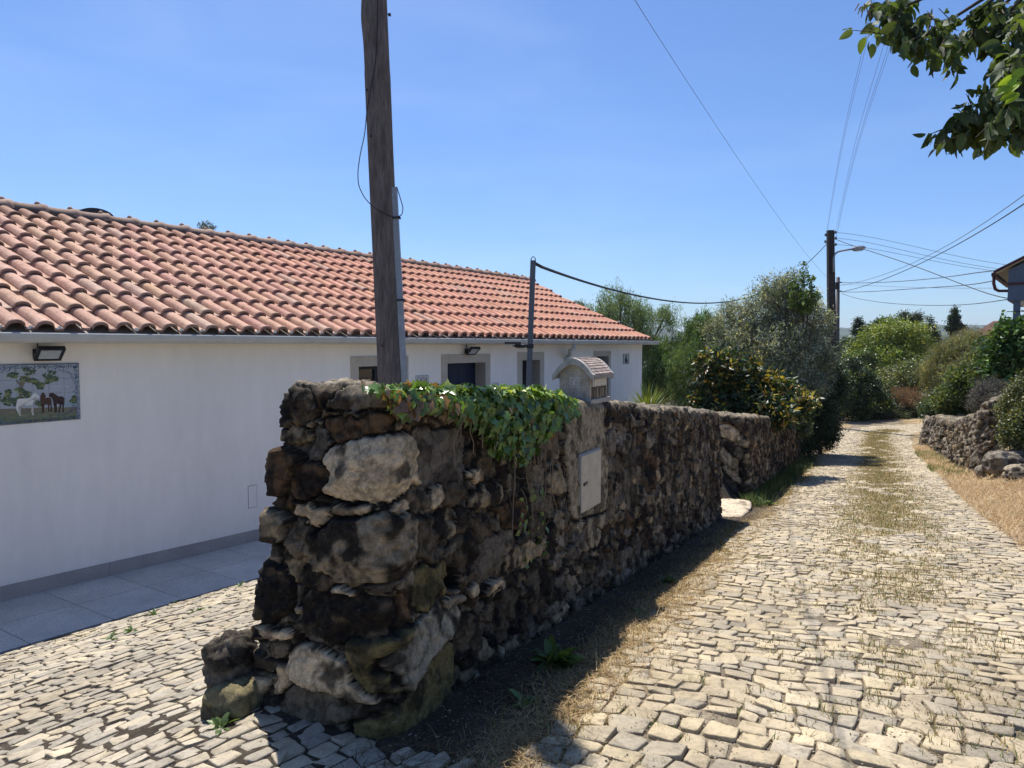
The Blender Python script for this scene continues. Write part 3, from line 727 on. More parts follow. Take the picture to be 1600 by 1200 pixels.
# painted tile panel with horses
def tilepanel():
    q = Q_WALL; tR = tx(121.5, q); tile = 0.1395; nx_, nz_ = 6, 4
    pr = onwall(121.5, 568.5); z1 = pr[2]; z0 = z1 - tile * nz_; tL = tR - tile * nx_
    root = thing('tile_picture', H((tL + tR) / 2, q, z0), 'glazed tile panel of a white and two brown horses in a blue scroll border', 'tile picture')
    Wd, Hh = tR - tL, z1 - z0
    def pt(a, b, d=0.012): return H(tL, q, z0) + HD3 * a + UP * b + OUT * d
    b = MB()
    for i in range(nx_):
        for j in range(nz_):
            b.box(pt(i * tile + 0.0012, j * tile + 0.0012, 0.001), HD3 * (tile - 0.0024), OUT * 0.011, UP * (tile - 0.0024), (0.40, 0.44, 0.50))
    base = b.build('tile_field', M['paint'], root)
    b = MB(); b.box(pt(-0.006, Hh, 0), HD3 * (Wd + 0.012), OUT * 0.014, UP * 0.007, (0.05, 0.06, 0.1)); b.box(pt(Wd, 0, 0), HD3 * 0.004, OUT * 0.013, UP * Hh, (0.12, 0.14, 0.18)); b.build('edge_strip', M['paint'], root)
    # picture space: x from right edge in photo pixels of the enlarged view; convert
    sx = lambda x: Wd - (1045 - x) / 1045.0 * (tR - tx(0, q)) ; sy = lambda y: Hh * (1 - (y - 245) / (975 - 245.0) ) if False else Hh * (1 - (y - 240 - (1045 - 0) * 0) / 760.0)
    lay = [0]
    def poly(b, pts, col, dz=None):
        lay[0] += 1; d = 0.0123 + (dz if dz is not None else 0.0)
        P_ = [pt(min(max(x, 0.004), Wd - 0.004), min(max(y, 0.004), Hh - 0.004), d) for x, y in pts]
        c0 = np.mean(A3(P_), 0)
        V = [c0] + P_; n = len(P_); b.add(V, [(0, i + 1, (i + 1) % n + 1) for i in range(n)], col)
    S_ = lambda L: [(sx(x), sy(y)) for x, y in L]
    rnd = random.Random(4)
    # grass and water
    b = MB()
    for k in range(26):
        x = 40 + k * 38; 
    poly(b, S_([(-330, 780), (1000, 820), (1010, 990), (-330, 990)]), (0.20, 0.19, 0.14), 0)
    poly(b, S_([(-330, 870), (400, 850), (1000, 900), (1000, 1000), (-330, 1000)]), (0.17, 0.20, 0.13), 0.0003)
    poly(b, S_([(820, 750), (1000, 750), (1000, 822), (800, 822)]), (0.30, 0.40, 0.46), 0.0003)
    for k in range(60):
        x = rnd.uniform(0, 980); y = rnd.uniform(830, 960); l = rnd.uniform(20, 70)
        poly(b, S_([(x, y), (x + l, y - 5), (x + l * 1.3, y + 4), (x + l * 0.4, y + 8)]), rnd.choice([(0.13, 0.15, 0.10), (0.25, 0.26, 0.17), (0.2, 0.16, 0.12)]), 0.0006)
    for k in range(18):
        x = rnd.uniform(560, 960); y = rnd.uniform(330, 680); l = rnd.uniform(60, 150)
        poly(b, S_([(x, y), (x + l * .5, y - 10), (x + l, y + 3), (x + l * 0.5, y + 9)]), rnd.choice([(0.36, 0.40, 0.46), (0.55, 0.57, 0.60), (0.42, 0.45, 0.5)]), 0.0004)
    b.build('painted_meadow', M['paint'], root)
    b = MB()                                          # tree
    poly(b, S_([(205, 690), (225, 500), (185, 440), (200, 430), (235, 470), (240, 380), (262, 380), (262, 470), (330, 400), (340, 410), (275, 520), (265, 690)]), (0.20, 0.17, 0.13), 0.0008)
    clumps = [(150, 370, 70, 35), (350, 330, 90, 50), (300, 420, 60, 30), (640, 380, 90, 55), (620, 460, 60, 30), (700, 430, 45, 30), (500, 520, 50, 50), (450, 470, 40, 25), (380, 440, 50, 30), (90, 590, 40, 40), (230, 560, 60, 30), (320, 610, 60, 40), (140, 700, 110, 55), (60, 690, 60, 60), (300, 680, 80, 30), (480, 750, 60, 35), (950, 740, 50, 25), (970, 700, 20, 25), (-120, 640, 160, 90), (-150, 450, 130, 90)]
    for cx, cy, rx, ry in clumps:
        for k in range(34):
            a = rnd.uniform(0, 6.28); r = rnd.random() ** 0.5; x = cx + math.cos(a) * r * rx; y = cy + math.sin(a) * r * ry; s = rnd.uniform(8, 22)
            c = rnd.choice([(0.05, 0.09, 0.055), (0.10, 0.15, 0.07), (0.22, 0.24, 0.10), (0.08, 0.12, 0.10)])
            poly(b, S_([(x + s * 1.4 * math.cos(j), y + s * 0.8 * math.sin(j)) for j in (0.2, 1.3, 2.2, 3.3, 4.4, 5.4)]), c, 0.0010 + k * 0.00001)
    b.build('painted_tree', M['paint'], root)
    def horse(name, body, legs, col):
        b = MB(); poly(b, S_(body), col, 0.0014)
        for L in legs: poly(b, S_(L), tuple(c * 0.85 for c in col), 0.0013)
        b.build(name, M['paint'], root)
    def leg(x0, x1, y0, y1, k=0, w=13): return [(x0 - w * 1.4, y0), (x0 + w * 1.4, y0), (x1 + w * 0.6 + k, (y0 + y1) / 2), (x1 + w * 0.5, y1 - 8), (x1 + w * 1.1, y1), (x1 - w * 0.8, y1), (x1 - w * 0.6 + k, (y0 + y1) / 2)]
    horse('painted_white_horse', [(190, 690), (215, 670), (290, 672), (350, 668), (385, 640), (410, 612), (440, 605), (452, 622), (480, 655), (485, 680), (470, 690), (445, 660), (425, 665), (412, 700), (400, 735), (385, 760), (330, 765), (260, 755), (235, 780), (215, 770), (200, 830), (180, 825), (175, 760)], [leg(225, 220, 760, 890), leg(245, 205, 760, 860, -6), leg(375, 390, 750, 895), leg(362, 380, 750, 860)], (0.75, 0.75, 0.70))
    horse('painted_brown_horse', [(492, 700), (500, 640), (525, 608), (545, 606), (572, 655), (560, 668), (545, 650), (548, 680), (600, 676), (640, 680), (650, 740), (600, 765), (540, 770), (510, 760)], [leg(520, 520, 750, 865), leg(535, 530, 750, 880, 4), leg(600, 605, 740, 865), leg(630, 640, 740, 865)], (0.085, 0.045, 0.035))
    horse('painted_brown_horse', [(605, 655), (630, 618), (670, 615), (720, 650), (745, 672), (800, 668), (828, 700), (825, 770), (815, 800), (800, 760), (770, 775), (700, 765), (672, 745), (660, 700), (645, 665), (625, 670)], [leg(685, 690, 745, 880), leg(700, 710, 745, 870), leg(775, 745, 765, 888, 14), leg(810, 805, 760, 885)], (0.05, 0.03, 0.03))
    # scroll border
    b = MB()
    def curl(x, y, r, a0, c):
        n = 10; pts = []
        for k in range(n): a = a0 + k * 0.55; rr = r * (1 - 0.07 * k); pts.append((x + math.cos(a) * rr, y + math.sin(a) * rr))
        for k in range(n - 1):
            (xa, ya), (xb, yb) = pts[k], pts[k + 1]; dx, dy = yb - ya, xa - xb; l = math.hypot(dx, dy) + 1e-6; w = r * 0.17 * (1 - k / n * 0.6)
            dx, dy = dx / l * w, dy / l * w; poly(b, [(xa - dx, ya - dy), (xa + dx, ya + dy), (xb + dx, yb + dy), (xb - dx, yb - dy)], c, 0.0016)
    bw = 0.045
    cols = [(0.03, 0.07, 0.20), (0.06, 0.12, 0.27), (0.015, 0.03, 0.10), (0.10, 0.18, 0.32), (0.07, 0.12, 0.12)]
    def strip(x0, y0, x1, y1, n):
        for k in range(n):
            f = (k + 0.5) / n; curl(x0 + (x1 - x0) * f + rnd.uniform(-.008, .008), y0 + (y1 - y0) * f + rnd.uniform(-.01, .01), rnd.uniform(0.010, 0.02), rnd.uniform(0, 6.28), rnd.choice(cols))
    strip(0, bw / 2, Wd, bw / 2, 64); strip(0, Hh - bw / 2, Wd, Hh - bw / 2, 64); strip(bw / 2, 0, bw / 2, Hh, 40); strip(Wd - bw / 2, 0, Wd - bw / 2, Hh, 44)
    for k in range(46):                                # inner wavy line
        f = k / 46 * 2 * math.pi; ca, sa = math.cos(f), math.sin(f)
        x = Wd / 2 + np.sign(ca) * abs(ca) ** 0.35 * (Wd / 2 - bw * 1.25); y = Hh / 2 + np.sign(sa) * abs(sa) ** 0.35 * (Hh / 2 - bw * 1.25)
        curl(x, y, 0.013, f, cols[k % 3])
    b.build('painted_scroll_border', M['paint'], root)
tilepanel()

# lettering from strokes
STROKES = {'C': [[(1, .85), (.75, 1), (.25, 1), (0, .75), (0, .25), (.25, 0), (.75, 0), (1, .15)]], 'A': [[(0, 0), (.5, 1), (1, 0)], [(.2, .35), (.8, .35)]],
           'S': [[(1, .85), (.75, 1), (.25, 1), (0, .8), (.1, .58), (.9, .42), (1, .2), (.75, 0), (.25, 0), (0, .15)]], 'L': [[(0, 1), (0, 0), (.9, 0)]], 'D': [[(0, 0), (0, 1), (.6, 1), (1, .7), (1, .3), (.6, 0), (0, 0)]], 'I': [[(.5, 0), (.5, 1)]]}
def stroke_text(b, txt, o, ux, uy, w, h, gap, th, nrm, col):
    x = 0
    for ch in txt:
        for line in STROKES.get(ch, []):
            for (xa, ya), (xb, yb) in zip(line[:-1], line[1:]):
                a = o + ux * (x + xa * w) + uy * (ya * h); c = o + ux * (x + xb * w) + uy * (yb * h); d = c - a; l = np.linalg.norm(d); d = d / l; s = np.cross(nrm, d) * th / 2
                b.box(a - s - d * th * 0.3, d * (l + th * 0.6), s * 2, nrm * 0.0015, col)
        x += w + gap
def signs():
    # upper sign
    tl = onwall(648.5, 586.5); tr = onwall(669.5, 586.5); bl = onwall(648.5, 599.5); Wd = np.linalg.norm((tr - tl)[:2]); Hh = tl[2] - bl[2]
    root = thing('house_sign', bl, 'small white tile sign reading CASA between the pole and the navy door', 'sign')
    n = 5; b = MB()
    for k in range(n): b.box(bl + HD3 * (k * Wd / n + 0.001) + OUT * 0.001, HD3 * (Wd / n - 0.002), OUT * 0.009, UP * Hh, (0.62, 0.62, 0.62))
    b.build('tile', M['paint'], root)
    b = MB(); dk = (0.03, 0.035, 0.06); o = bl + OUT * 0.010
    for k in range(6):
        for y in (0.06, 0.88): b.box(o + HD3 * (Wd * (0.06 + k * 0.152)) + UP * Hh * y, HD3 * Wd * 0.10, OUT * 0.001, UP * Hh * 0.06, dk)
    for x in (0.02, 0.955):
        for k in range(3): b.box(o + HD3 * Wd * x + UP * Hh * (0.1 + k * 0.29), HD3 * Wd * 0.018, OUT * 0.001, UP * Hh * 0.2, dk)
    b.build('border', M['paint'], root)
    b = MB(); stroke_text(b, 'CASA', o + HD3 * Wd * 0.16 + UP * Hh * 0.24, HD3, UP, Wd * 0.115, Hh * 0.5, Wd * 0.075, 0.010, OUT, dk); b.build('lettering', M['paint'], root)
    tl = onwall(652, 601.5); tr = onwall(666, 601.5); Wd = np.linalg.norm((tr - tl)[:2]); Hh = 0.15; bl = tl - UP * Hh
    root = thing('house_sign', bl, 'smaller white tile sign just below the CASA sign, half hidden by ivy', 'sign')
    MB().box(bl + OUT * 0.001, HD3 * Wd, OUT * 0.009, UP * Hh, (0.60, 0.60, 0.60)).build('tile', M['paint'], root)
    b = MB(); o = bl + OUT * 0.010
    for k in range(4): b.box(o + HD3 * Wd * (0.08 + k * 0.22) + UP * Hh * 0.88, HD3 * Wd * 0.14, OUT * 0.001, UP * Hh * 0.06, dk)
    stroke_text(b, 'D', o + HD3 * Wd * 0.62 + UP * Hh * 0.24, HD3, UP, Wd * 0.22, Hh * 0.5, 0, 0.010, OUT, dk)
    b.build('lettering', M['paint'], root)
    # bell plate by the door
    p = onwall(768.5, 612); root = thing('intercom_plate', p, 'pale wall plate just right of the navy door', 'intercom')
    w = 0.19; MB().box(p + OUT * 0.001, HD3 * w, OUT * 0.03, UP * 0.17).build('plate', M['white'], root, bevel=0.004)
    MB().box(p + OUT * 0.031 + HD3 * 0.02 + UP * 0.015, HD3 * (w - 0.04), OUT * 0.002, UP * 0.14).build('cover', M['gutter'], root)
    # devotional tile
    p = onwall(973, 569); q2 = onwall(982.3, 569); w = np.linalg.norm((q2 - p)[:2]); h = p[2] * 0 + (onwall(973, 553)[2] - p[2])
    root = thing('figure_tile', p, 'small tile with a dark kneeling figure near the far corner of the house', 'tile picture')
    MB().box(p + OUT * 0.001, HD3 * w, OUT * 0.01, UP * h, (0.55, 0.56, 0.57)).build('tile', M['paint'], root)
    b = MB(); o = p + OUT * 0.0112
    def pl(L, c):
        V = [o + HD3 * w * x + UP * h * y for x, y in L]; b.add([np.mean(A3(V), 0)] + V, [(0, i + 1, (i + 1) % len(V) + 1) for i in range(len(V))], c)
    pl([(0.28, 0.12), (0.25, 0.45), (0.38, 0.62), (0.36, 0.80), (0.48, 0.90), (0.60, 0.80), (0.58, 0.62), (0.75, 0.35), (0.78, 0.12)], (0.06, 0.07, 0.10)); b.build('figure', M['paint'], root)
    b = MB()
    for (x, y, ww, hh) in ((0, 0, 1, .05), (0, .95, 1, .05), (0, 0.05, .07, .9), (.93, .05, .07, .9)): b.box(o + HD3 * w * x + UP * h * y, HD3 * w * ww, OUT * 0.001, UP * h * hh, (0.10, 0.11, 0.14))
    b.build('border', M['paint'], root)
signs()

# ------------------------------------------------------------------ rubble walls
TYPES = {  # albedo light, albedo dark, pit amount, mottling threshold
    'dark':  ((0.15, 0.125, 0.095), (0.045, 0.038, 0.031), 0.9, -0.05),
    'rust':  ((0.165, 0.115, 0.075), (0.055, 0.042, 0.033), 0.5, 0.03),
    'pale':  ((0.56, 0.465, 0.34), (0.17, 0.14, 0.105), 0.25, 0.30),
    'slab':  ((0.58, 0.48, 0.35), (0.23, 0.185, 0.135), 0.12, 0.35),
    'mix':   ((0.33, 0.275, 0.20), (0.06, 0.05, 0.04), 0.5, 0.02),
    'grey':  ((0.23, 0.20, 0.16), (0.085, 0.072, 0.058), 0.4, 0.05),
    'flat':  ((0.19, 0.17, 0.145), (0.11, 0.098, 0.085), 0.12, 0.25),
    'olive': ((0.22, 0.185, 0.10), (0.10, 0.088, 0.055), 0.3, 0.15),
    'lichen': ((0.36, 0.32, 0.25), (0.10, 0.088, 0.068), 0.5, 0.05),
    'plaster': ((0.36, 0.32, 0.25), (0.15, 0.135, 0.11), 0.12, 0.25),
    'hole':  ((0.05, 0.042, 0.035), (0.03, 0.026, 0.022), 0.8, 0.0),
    'rubble': ((0.36, 0.325, 0.285), (0.13, 0.115, 0.10), 0.5, 0.10),
}
def build_wall(name, loop, ztop, seed, res, hero=(), thick=0.5, Hn=1.45, batter=0.06, course=(0.09, 0.2), slen=(0.09, 0.3), prot=(0.015, 0.055),
               types=('dark', 'rust', 'mix', 'grey', 'dark', 'mix'), mortar=(0.055, 0.046, 0.037), center=None, zlow=0.10, nv=(170, 10, 22), smooth_win=0.16, parent=None, custom=(), veins=0.0, rugged=1.0, wobble=0.0, mort_h=-0.012, lbat=0.0, fade_s=None, tone=(1, 1, 1), contrast=1.0):
    rng = np.random.default_rng(seed)
    loop = A3(loop, dtype=float)
    # dense path
    pts = []
    for a, b in zip(loop[:-1], loop[1:]):
        n = max(2, int(np.linalg.norm(b - a) / 0.01)); pts.append(a + (b - a) * np.linspace(0, 1, n, endpoint=False)[:, None])
    pts = np.concatenate(pts + [loop[-1:]]); k = int(smooth_win / 0.01) | 1
    pad = np.concatenate([np.repeat(pts[:1], k // 2, 0), pts, np.repeat(pts[-1:], k // 2, 0)])
    ker = np.hanning(k + 2)[1:-1]; ker /= ker.sum()
    sm = np.stack([np.convolve(pad[:, i], ker, 'valid') for i in (0, 1)], -1)
    sl = np.concatenate([[0], np.cumsum(np.linalg.norm(np.diff(sm, axis=0), axis=1))])
    S_ = [0.0]
    while S_[-1] < sl[-1]:
        i = np.searchsorted(sl, S_[-1]); S_.append(S_[-1] + res(sm[min(i, len(sm) - 1)]))
    S_ = A3(S_[:-1] + [sl[-1]]); PX = np.interp(S_, sl, sm[:, 0]); PY = np.interp(S_, sl, sm[:, 1])
    if wobble:
        wv = fbm(np.stack([S_ * 0.8, S_ * 0], -1), seed + 3, 3) * wobble
    else: wv = 0
    D = np.gradient(np.stack([PX, PY], -1), axis=0); D /= np.linalg.norm(D, axis=1)[:, None] + 1e-9
    N = np.stack([D[:, 1], -D[:, 0]], -1); PX = PX + N[:, 0] * wv; PY = PY + N[:, 1] * wv; ns = len(S_)
    c0, c1 = A3(center[0]), A3(center[1]); cd = c1 - c0; L2 = (cd ** 2).sum()
    tt = np.clip(((np.stack([PX, PY], -1) - c0) @ cd) / L2, 0, 1); CX = c0[0] + cd[0] * tt; CY = c0[1] + cd[1] * tt
    zb = G(PX + N[:, 0] * 0.1, PY + N[:, 1] * 0.1) - zlow; zt = ztop(PX, PY)
    n1, n2, n3 = nv; rr = 0.05
    fs = np.linspace(0, 1, n1); fa = np.linspace(0, 1, n2 + 1)[1:]; ft = np.linspace(0, 1, n3 + 1)[1:]
    rows = n1 + n2 + n3
    v = np.concatenate([fs * (Hn - rr), (Hn - rr) + fa * rr * 1.57, (Hn + 0.57 * rr) + ft * (thick / 2)])
    B = np.zeros((ns, rows, 3)); NN = np.zeros((ns, rows, 3)); topw = np.zeros(rows)
    Hh = zt - zb
    for j in range(rows):
        if j < n1:
            f = fs[j]; ee = (np.stack([PX, PY], -1) - K0) @ WM; lb_ = lbat * np.clip(-ee / thick, 0, 1); B[:, j, 0] = PX + N[:, 0] * batter * (1 - f) - WM[0] * lb_ * (1 - f); B[:, j, 1] = PY + N[:, 1] * batter * (1 - f) - WM[1] * lb_ * (1 - f); B[:, j, 2] = zb + (Hh - rr) * f
            NN[:, j, 0], NN[:, j, 1] = N[:, 0], N[:, 1]
        elif j < n1 + n2:
            a = fa[j - n1] * math.pi / 2; B[:, j, 0] = PX - N[:, 0] * rr * (1 - math.cos(a)); B[:, j, 1] = PY - N[:, 1] * rr * (1 - math.cos(a)); B[:, j, 2] = zt - rr + rr * math.sin(a)
            NN[:, j, 0], NN[:, j, 1], NN[:, j, 2] = N[:, 0] * math.cos(a), N[:, 1] * math.cos(a), math.sin(a)
        else:
            f = ft[j - n1 - n2]; ex = PX - N[:, 0] * rr; ey = PY - N[:, 1] * rr
            B[:, j, 0] = ex + (CX - ex) * f; B[:, j, 1] = ey + (CY - ey) * f; B[:, j, 2] = zt + 0.012 * f; NN[:, j, 2] = 1; topw[j] = sstep(0.45, 1.0, f)
    SS = np.repeat(S_[:, None], rows, 1); VV = np.repeat(v[None], ns, 0)
    wx = 0.026 * fbm(np.stack([SS * 7, VV * 7], -1), seed + 1, 4) + 0.006 * fbm(np.stack([SS * 40, VV * 40], -1), seed + 41, 2); wy = 0.026 * fbm(np.stack([SS * 7, VV * 7], -1), seed + 2, 4) + 0.006 * fbm(np.stack([SS * 40, VV * 40], -1), seed + 42, 2)
    SW, VW = SS + wx, VV + wy
    hh = np.full((ns, rows), mort_h); typ = np.full((ns, rows), -1); rid = np.zeros((ns, rows)); 
    names = list(TYPES)
    D1 = np.full((ns, rows), 9.0); D2 = np.full((ns, rows), 9.0); ID = np.zeros((ns, rows), int); ST_ = []
    def put(cs, cv, rx, ry, ang, pr, ty, p=2.8, override=False, tilt=None, rnd=0.0):
        k = 1.04 if override else 1.9
        i0, i1 = np.searchsorted(S_, [cs - max(rx, ry) * k - 0.05, cs + max(rx, ry) * k + 0.05]); j0, j1 = np.searchsorted(v, [cv - max(rx, ry) * k - 0.05, cv + max(rx, ry) * k + 0.05])
        if i1 <= i0 or j1 <= j0: return
        x = SW[i0:i1, j0:j1] - cs; y = VW[i0:i1, j0:j1] - cv; c, s_ = math.cos(ang), math.sin(ang)
        x, y = x * c + y * s_, -x * s_ + y * c
        dn = ((np.abs(x) / rx) ** p + (np.abs(y) / ry) ** p) ** (1 / p)
        sz = min(rx, ry); tl = rng.normal(0, 0.10, 2) if tilt is None else A3(tilt)
        fa = [(rng.uniform(0, 6.28), rng.uniform(0.15, 0.5), rng.uniform(0.10, 0.45)) for _ in range(3)]
        ST_.append((cs, cv, pr, tl[0], tl[1], names.index(ty), rnd, rx, ry, *[q for f in fa for q in f])); n_ = len(ST_) - 1
        d1, d2, idd = D1[i0:i1, j0:j1], D2[i0:i1, j0:j1], ID[i0:i1, j0:j1]
        if not override:
            bt = dn < d1; d2[:] = np.where(bt, d1, np.minimum(d2, dn)); d1[bt] = dn[bt]; idd[bt] = n_
        else:
            ins = dn < 1.0; idd[ins] = n_; d1[ins] = dn[ins] * 0.8; d2[ins] = 0.8
            g = 0.06 + 0.012 / sz; out_ = (~ins) & (dn < 1 + g); lim = (dn - 1) * 1.1; d2[out_] = np.minimum(d2[out_], d1[out_] + lim[out_])
    vv_ = -0.05
    while vv_ < v[-1]:
        ch = rng.uniform(*course); ss_ = -rng.uniform(0, 0.2)
        while ss_ < S_[-1]:
            sl_ = rng.uniform(*slen) * (1.0 if rng.random() < 0.75 else 0.5)
            nst = 2 if (ch > 0.12 and rng.random() < 0.35) else 1
            for q in range(nst):
                put(ss_ + sl_ / 2 + rng.normal(0, 0.01), vv_ + ch * (q + 0.5) / nst + rng.normal(0, 0.018), sl_ * 0.5, ch / nst * 0.5, rng.normal(0, 0.15), rng.uniform(*prot), types[rng.integers(len(types))], rng.uniform(2.0, 3.5), rnd=rng.random())
            ss_ += sl_
        vv_ += ch
    if hero:
        qx, qy = proj(B.reshape(-1, 3)); qx = qx.reshape(ns, rows); qy = qy.reshape(ns, rows)
        vis = (NN * (B - A3([0, 0, 1.6]))).sum(-1) < 0
        vis[:, n1 + n2 + 2:] = False
        def look(x, y):
            d = (qx - x) ** 2 + (qy - y) ** 2 + (~vis) * 1e9; i = np.unravel_index(np.argmin(d), d.shape); return S_[i[0]], v[i[1]], math.sqrt(d[i])
        for (x, y, rx, ry, ang, pr, ty, pw) in hero:
            s0, v0, _ = look(x, y); sa, _, da = look(x - rx, y); sb, _, db = look(x + rx, y); _, va, ea = look(x, y + ry); _, vb, eb = look(x, y - ry)
            rs = max((sb - sa) / 2, 0.01); sc = (s0 + (sa + sb) / 2) / 2
            if da > 4: rs = sb - s0; rs *= 1.1; sc = s0
            rv = max((vb - va) / 2, 0.008); put(sc, (va + vb) / 2, rs * 1.06, rv * 1.08, math.radians(ang), pr, ty, pw, True, None, 0.35 + 0.3 * rng.random())
    al = (np.stack([PX, PY], -1) - K0) @ WD; ee2 = (np.stack([PX, PY], -1) - K0) @ WM
    for (a0_, v0, rs, rv, pr, ty, pw) in custom:
        i = np.argmin(np.abs(al - a0_) + 9 * (ee2 < -0.1)); put(S_[i], v0, rs, rv, 0, pr, ty, pw, True, (0, 0), 0.5)
    TB = A3(ST_); Q_ = TB[ID]; xx = (SW - Q_[..., 0]) / Q_[..., 7]; yy = (VW - Q_[..., 1]) / Q_[..., 8]; szm = np.minimum(Q_[..., 7], Q_[..., 8])
    ed = np.clip((D2 - D1), 0, 9) * np.minimum(szm / 0.05, 2.2); pf = 1 - (1 - np.clip(ed / 0.11, 0, 1)) ** 2
    hs = Q_[..., 2] + szm * (Q_[..., 3] * xx + Q_[..., 4] * yy)
    for k_ in range(3):
        an, sl2, of = Q_[..., 9 + 3 * k_], Q_[..., 10 + 3 * k_], Q_[..., 11 + 3 * k_]
        hs = np.minimum(hs, Q_[..., 2] + 0.004 - szm * sl2 * (xx * np.cos(an) + yy * np.sin(an) - of))
    flat_ = Q_[..., 5] == names.index('plaster'); hs = np.where(flat_, Q_[..., 2], hs)
    hole = Q_[..., 5] == names.index('hole')
    hh = mort_h + pf ** 0.7 * (np.maximum(hs, mort_h + 0.004) - mort_h); hh = np.where(hole, mort_h - 0.07 * pf, hh)
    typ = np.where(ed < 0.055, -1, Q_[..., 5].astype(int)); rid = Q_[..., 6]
    pos = B + NN * hh[..., None]
    # rock relief
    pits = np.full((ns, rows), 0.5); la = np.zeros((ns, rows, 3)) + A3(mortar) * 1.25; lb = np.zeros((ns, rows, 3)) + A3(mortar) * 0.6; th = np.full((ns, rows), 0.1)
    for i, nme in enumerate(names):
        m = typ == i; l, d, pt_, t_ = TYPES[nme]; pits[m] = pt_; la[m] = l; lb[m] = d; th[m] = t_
    q3 = pos
    n_big = fbm(q3 * 7.0, seed + 11, 3); n_mid = fbm(q3 * 24.0, seed + 12, 4); n_fine = fbm(q3 * 75.0, seed + 13, 3)
    cav = np.clip(fbm(q3 * 17.0 + 7, seed + 14, 3) - 0.15, 0, 1)
    rid_n = 1 - np.abs(fbm(q3 * 15.0, seed + 33, 4)) * 2.2
    rel = rugged * (0.005 * n_big + 0.011 * (0.3 + pits) * n_mid + 0.004 * (0.4 + pits) * n_fine - 0.055 * pits * cav - 0.010 * (0.25 + pits) * np.clip(rid_n, 0, 1) ** 2)
    # slanting chisel facets for the dressed stones
    pos = pos + NN * (rel * (1 - 0.75 * topw[None]))[..., None]
    pos[:, :, 2] += topw[None] * 0.02 * vnoise(pos[:, :, :2] * 9, seed + 30)
    blot = fbm(q3 * 9.0 + rid[..., None] * 31, seed + 15, 5) + 0.25 * n_mid
    w = sstep(-0.22, 0.34, blot - th - 0.08)[..., None]
    colr = la * (1 - w) + lb * w
    shade = 1 + 0.75 * (rid - 0.5); colr = colr * shade[..., None]
    hue = (rid * 7.3) % 1 - 0.5; colr = colr * np.stack([1 + 0.06 * hue, 1 + 0 * hue, 1 - 0.09 * hue], -1)
    if fade_s is not None:
        vv2 = vnoise(np.stack([SS * 26, VV * 5.5], -1), seed + 22); colr = colr * (1 - 0.5 * sstep(fade_s, fade_s + 2.0, SS) * sstep(-0.1, 0.6, vv2))[..., None]
    if veins:
        vv2 = vnoise(np.stack([SS * 30, VV * 4.5], -1), seed + 21); colr = colr * (1 - veins * 0.5 * sstep(0, 0.6, vv2))[..., None]
    tp = np.concatenate([np.zeros(n1), np.linspace(0, 1, n2), np.ones(n3)])[None, :, None]
    colr = colr * (1 - tp * 0.75) * (1 - 0.35 * sstep(0.25, 0.9, np.clip(rid_n, 0, 1))[..., None]) + A3([0.30, 0.275, 0.235]) * (1 + 0.45 * fbm(q3 * 20, seed + 5, 4)[..., None]) * tp * 0.75
    V = pos.reshape(-1, 3); I = np.arange(ns * rows).reshape(ns, rows)
    Fw = np.stack([I[:-1, :-1], I[1:, :-1], I[1:, 1:], I[:-1, 1:]], -1).reshape(-1, 4)
    colr = (0.30 * (np.clip(colr, 0.004, 2) / 0.30) ** contrast) * A3(tone)
    o = mesh(name, V, Fw, M['rock'], parent=parent, col=np.clip(colr.reshape(-1, 3), 0.012, 0.8), smooth=True)
    return o, (S_, v, B, NN, hh)

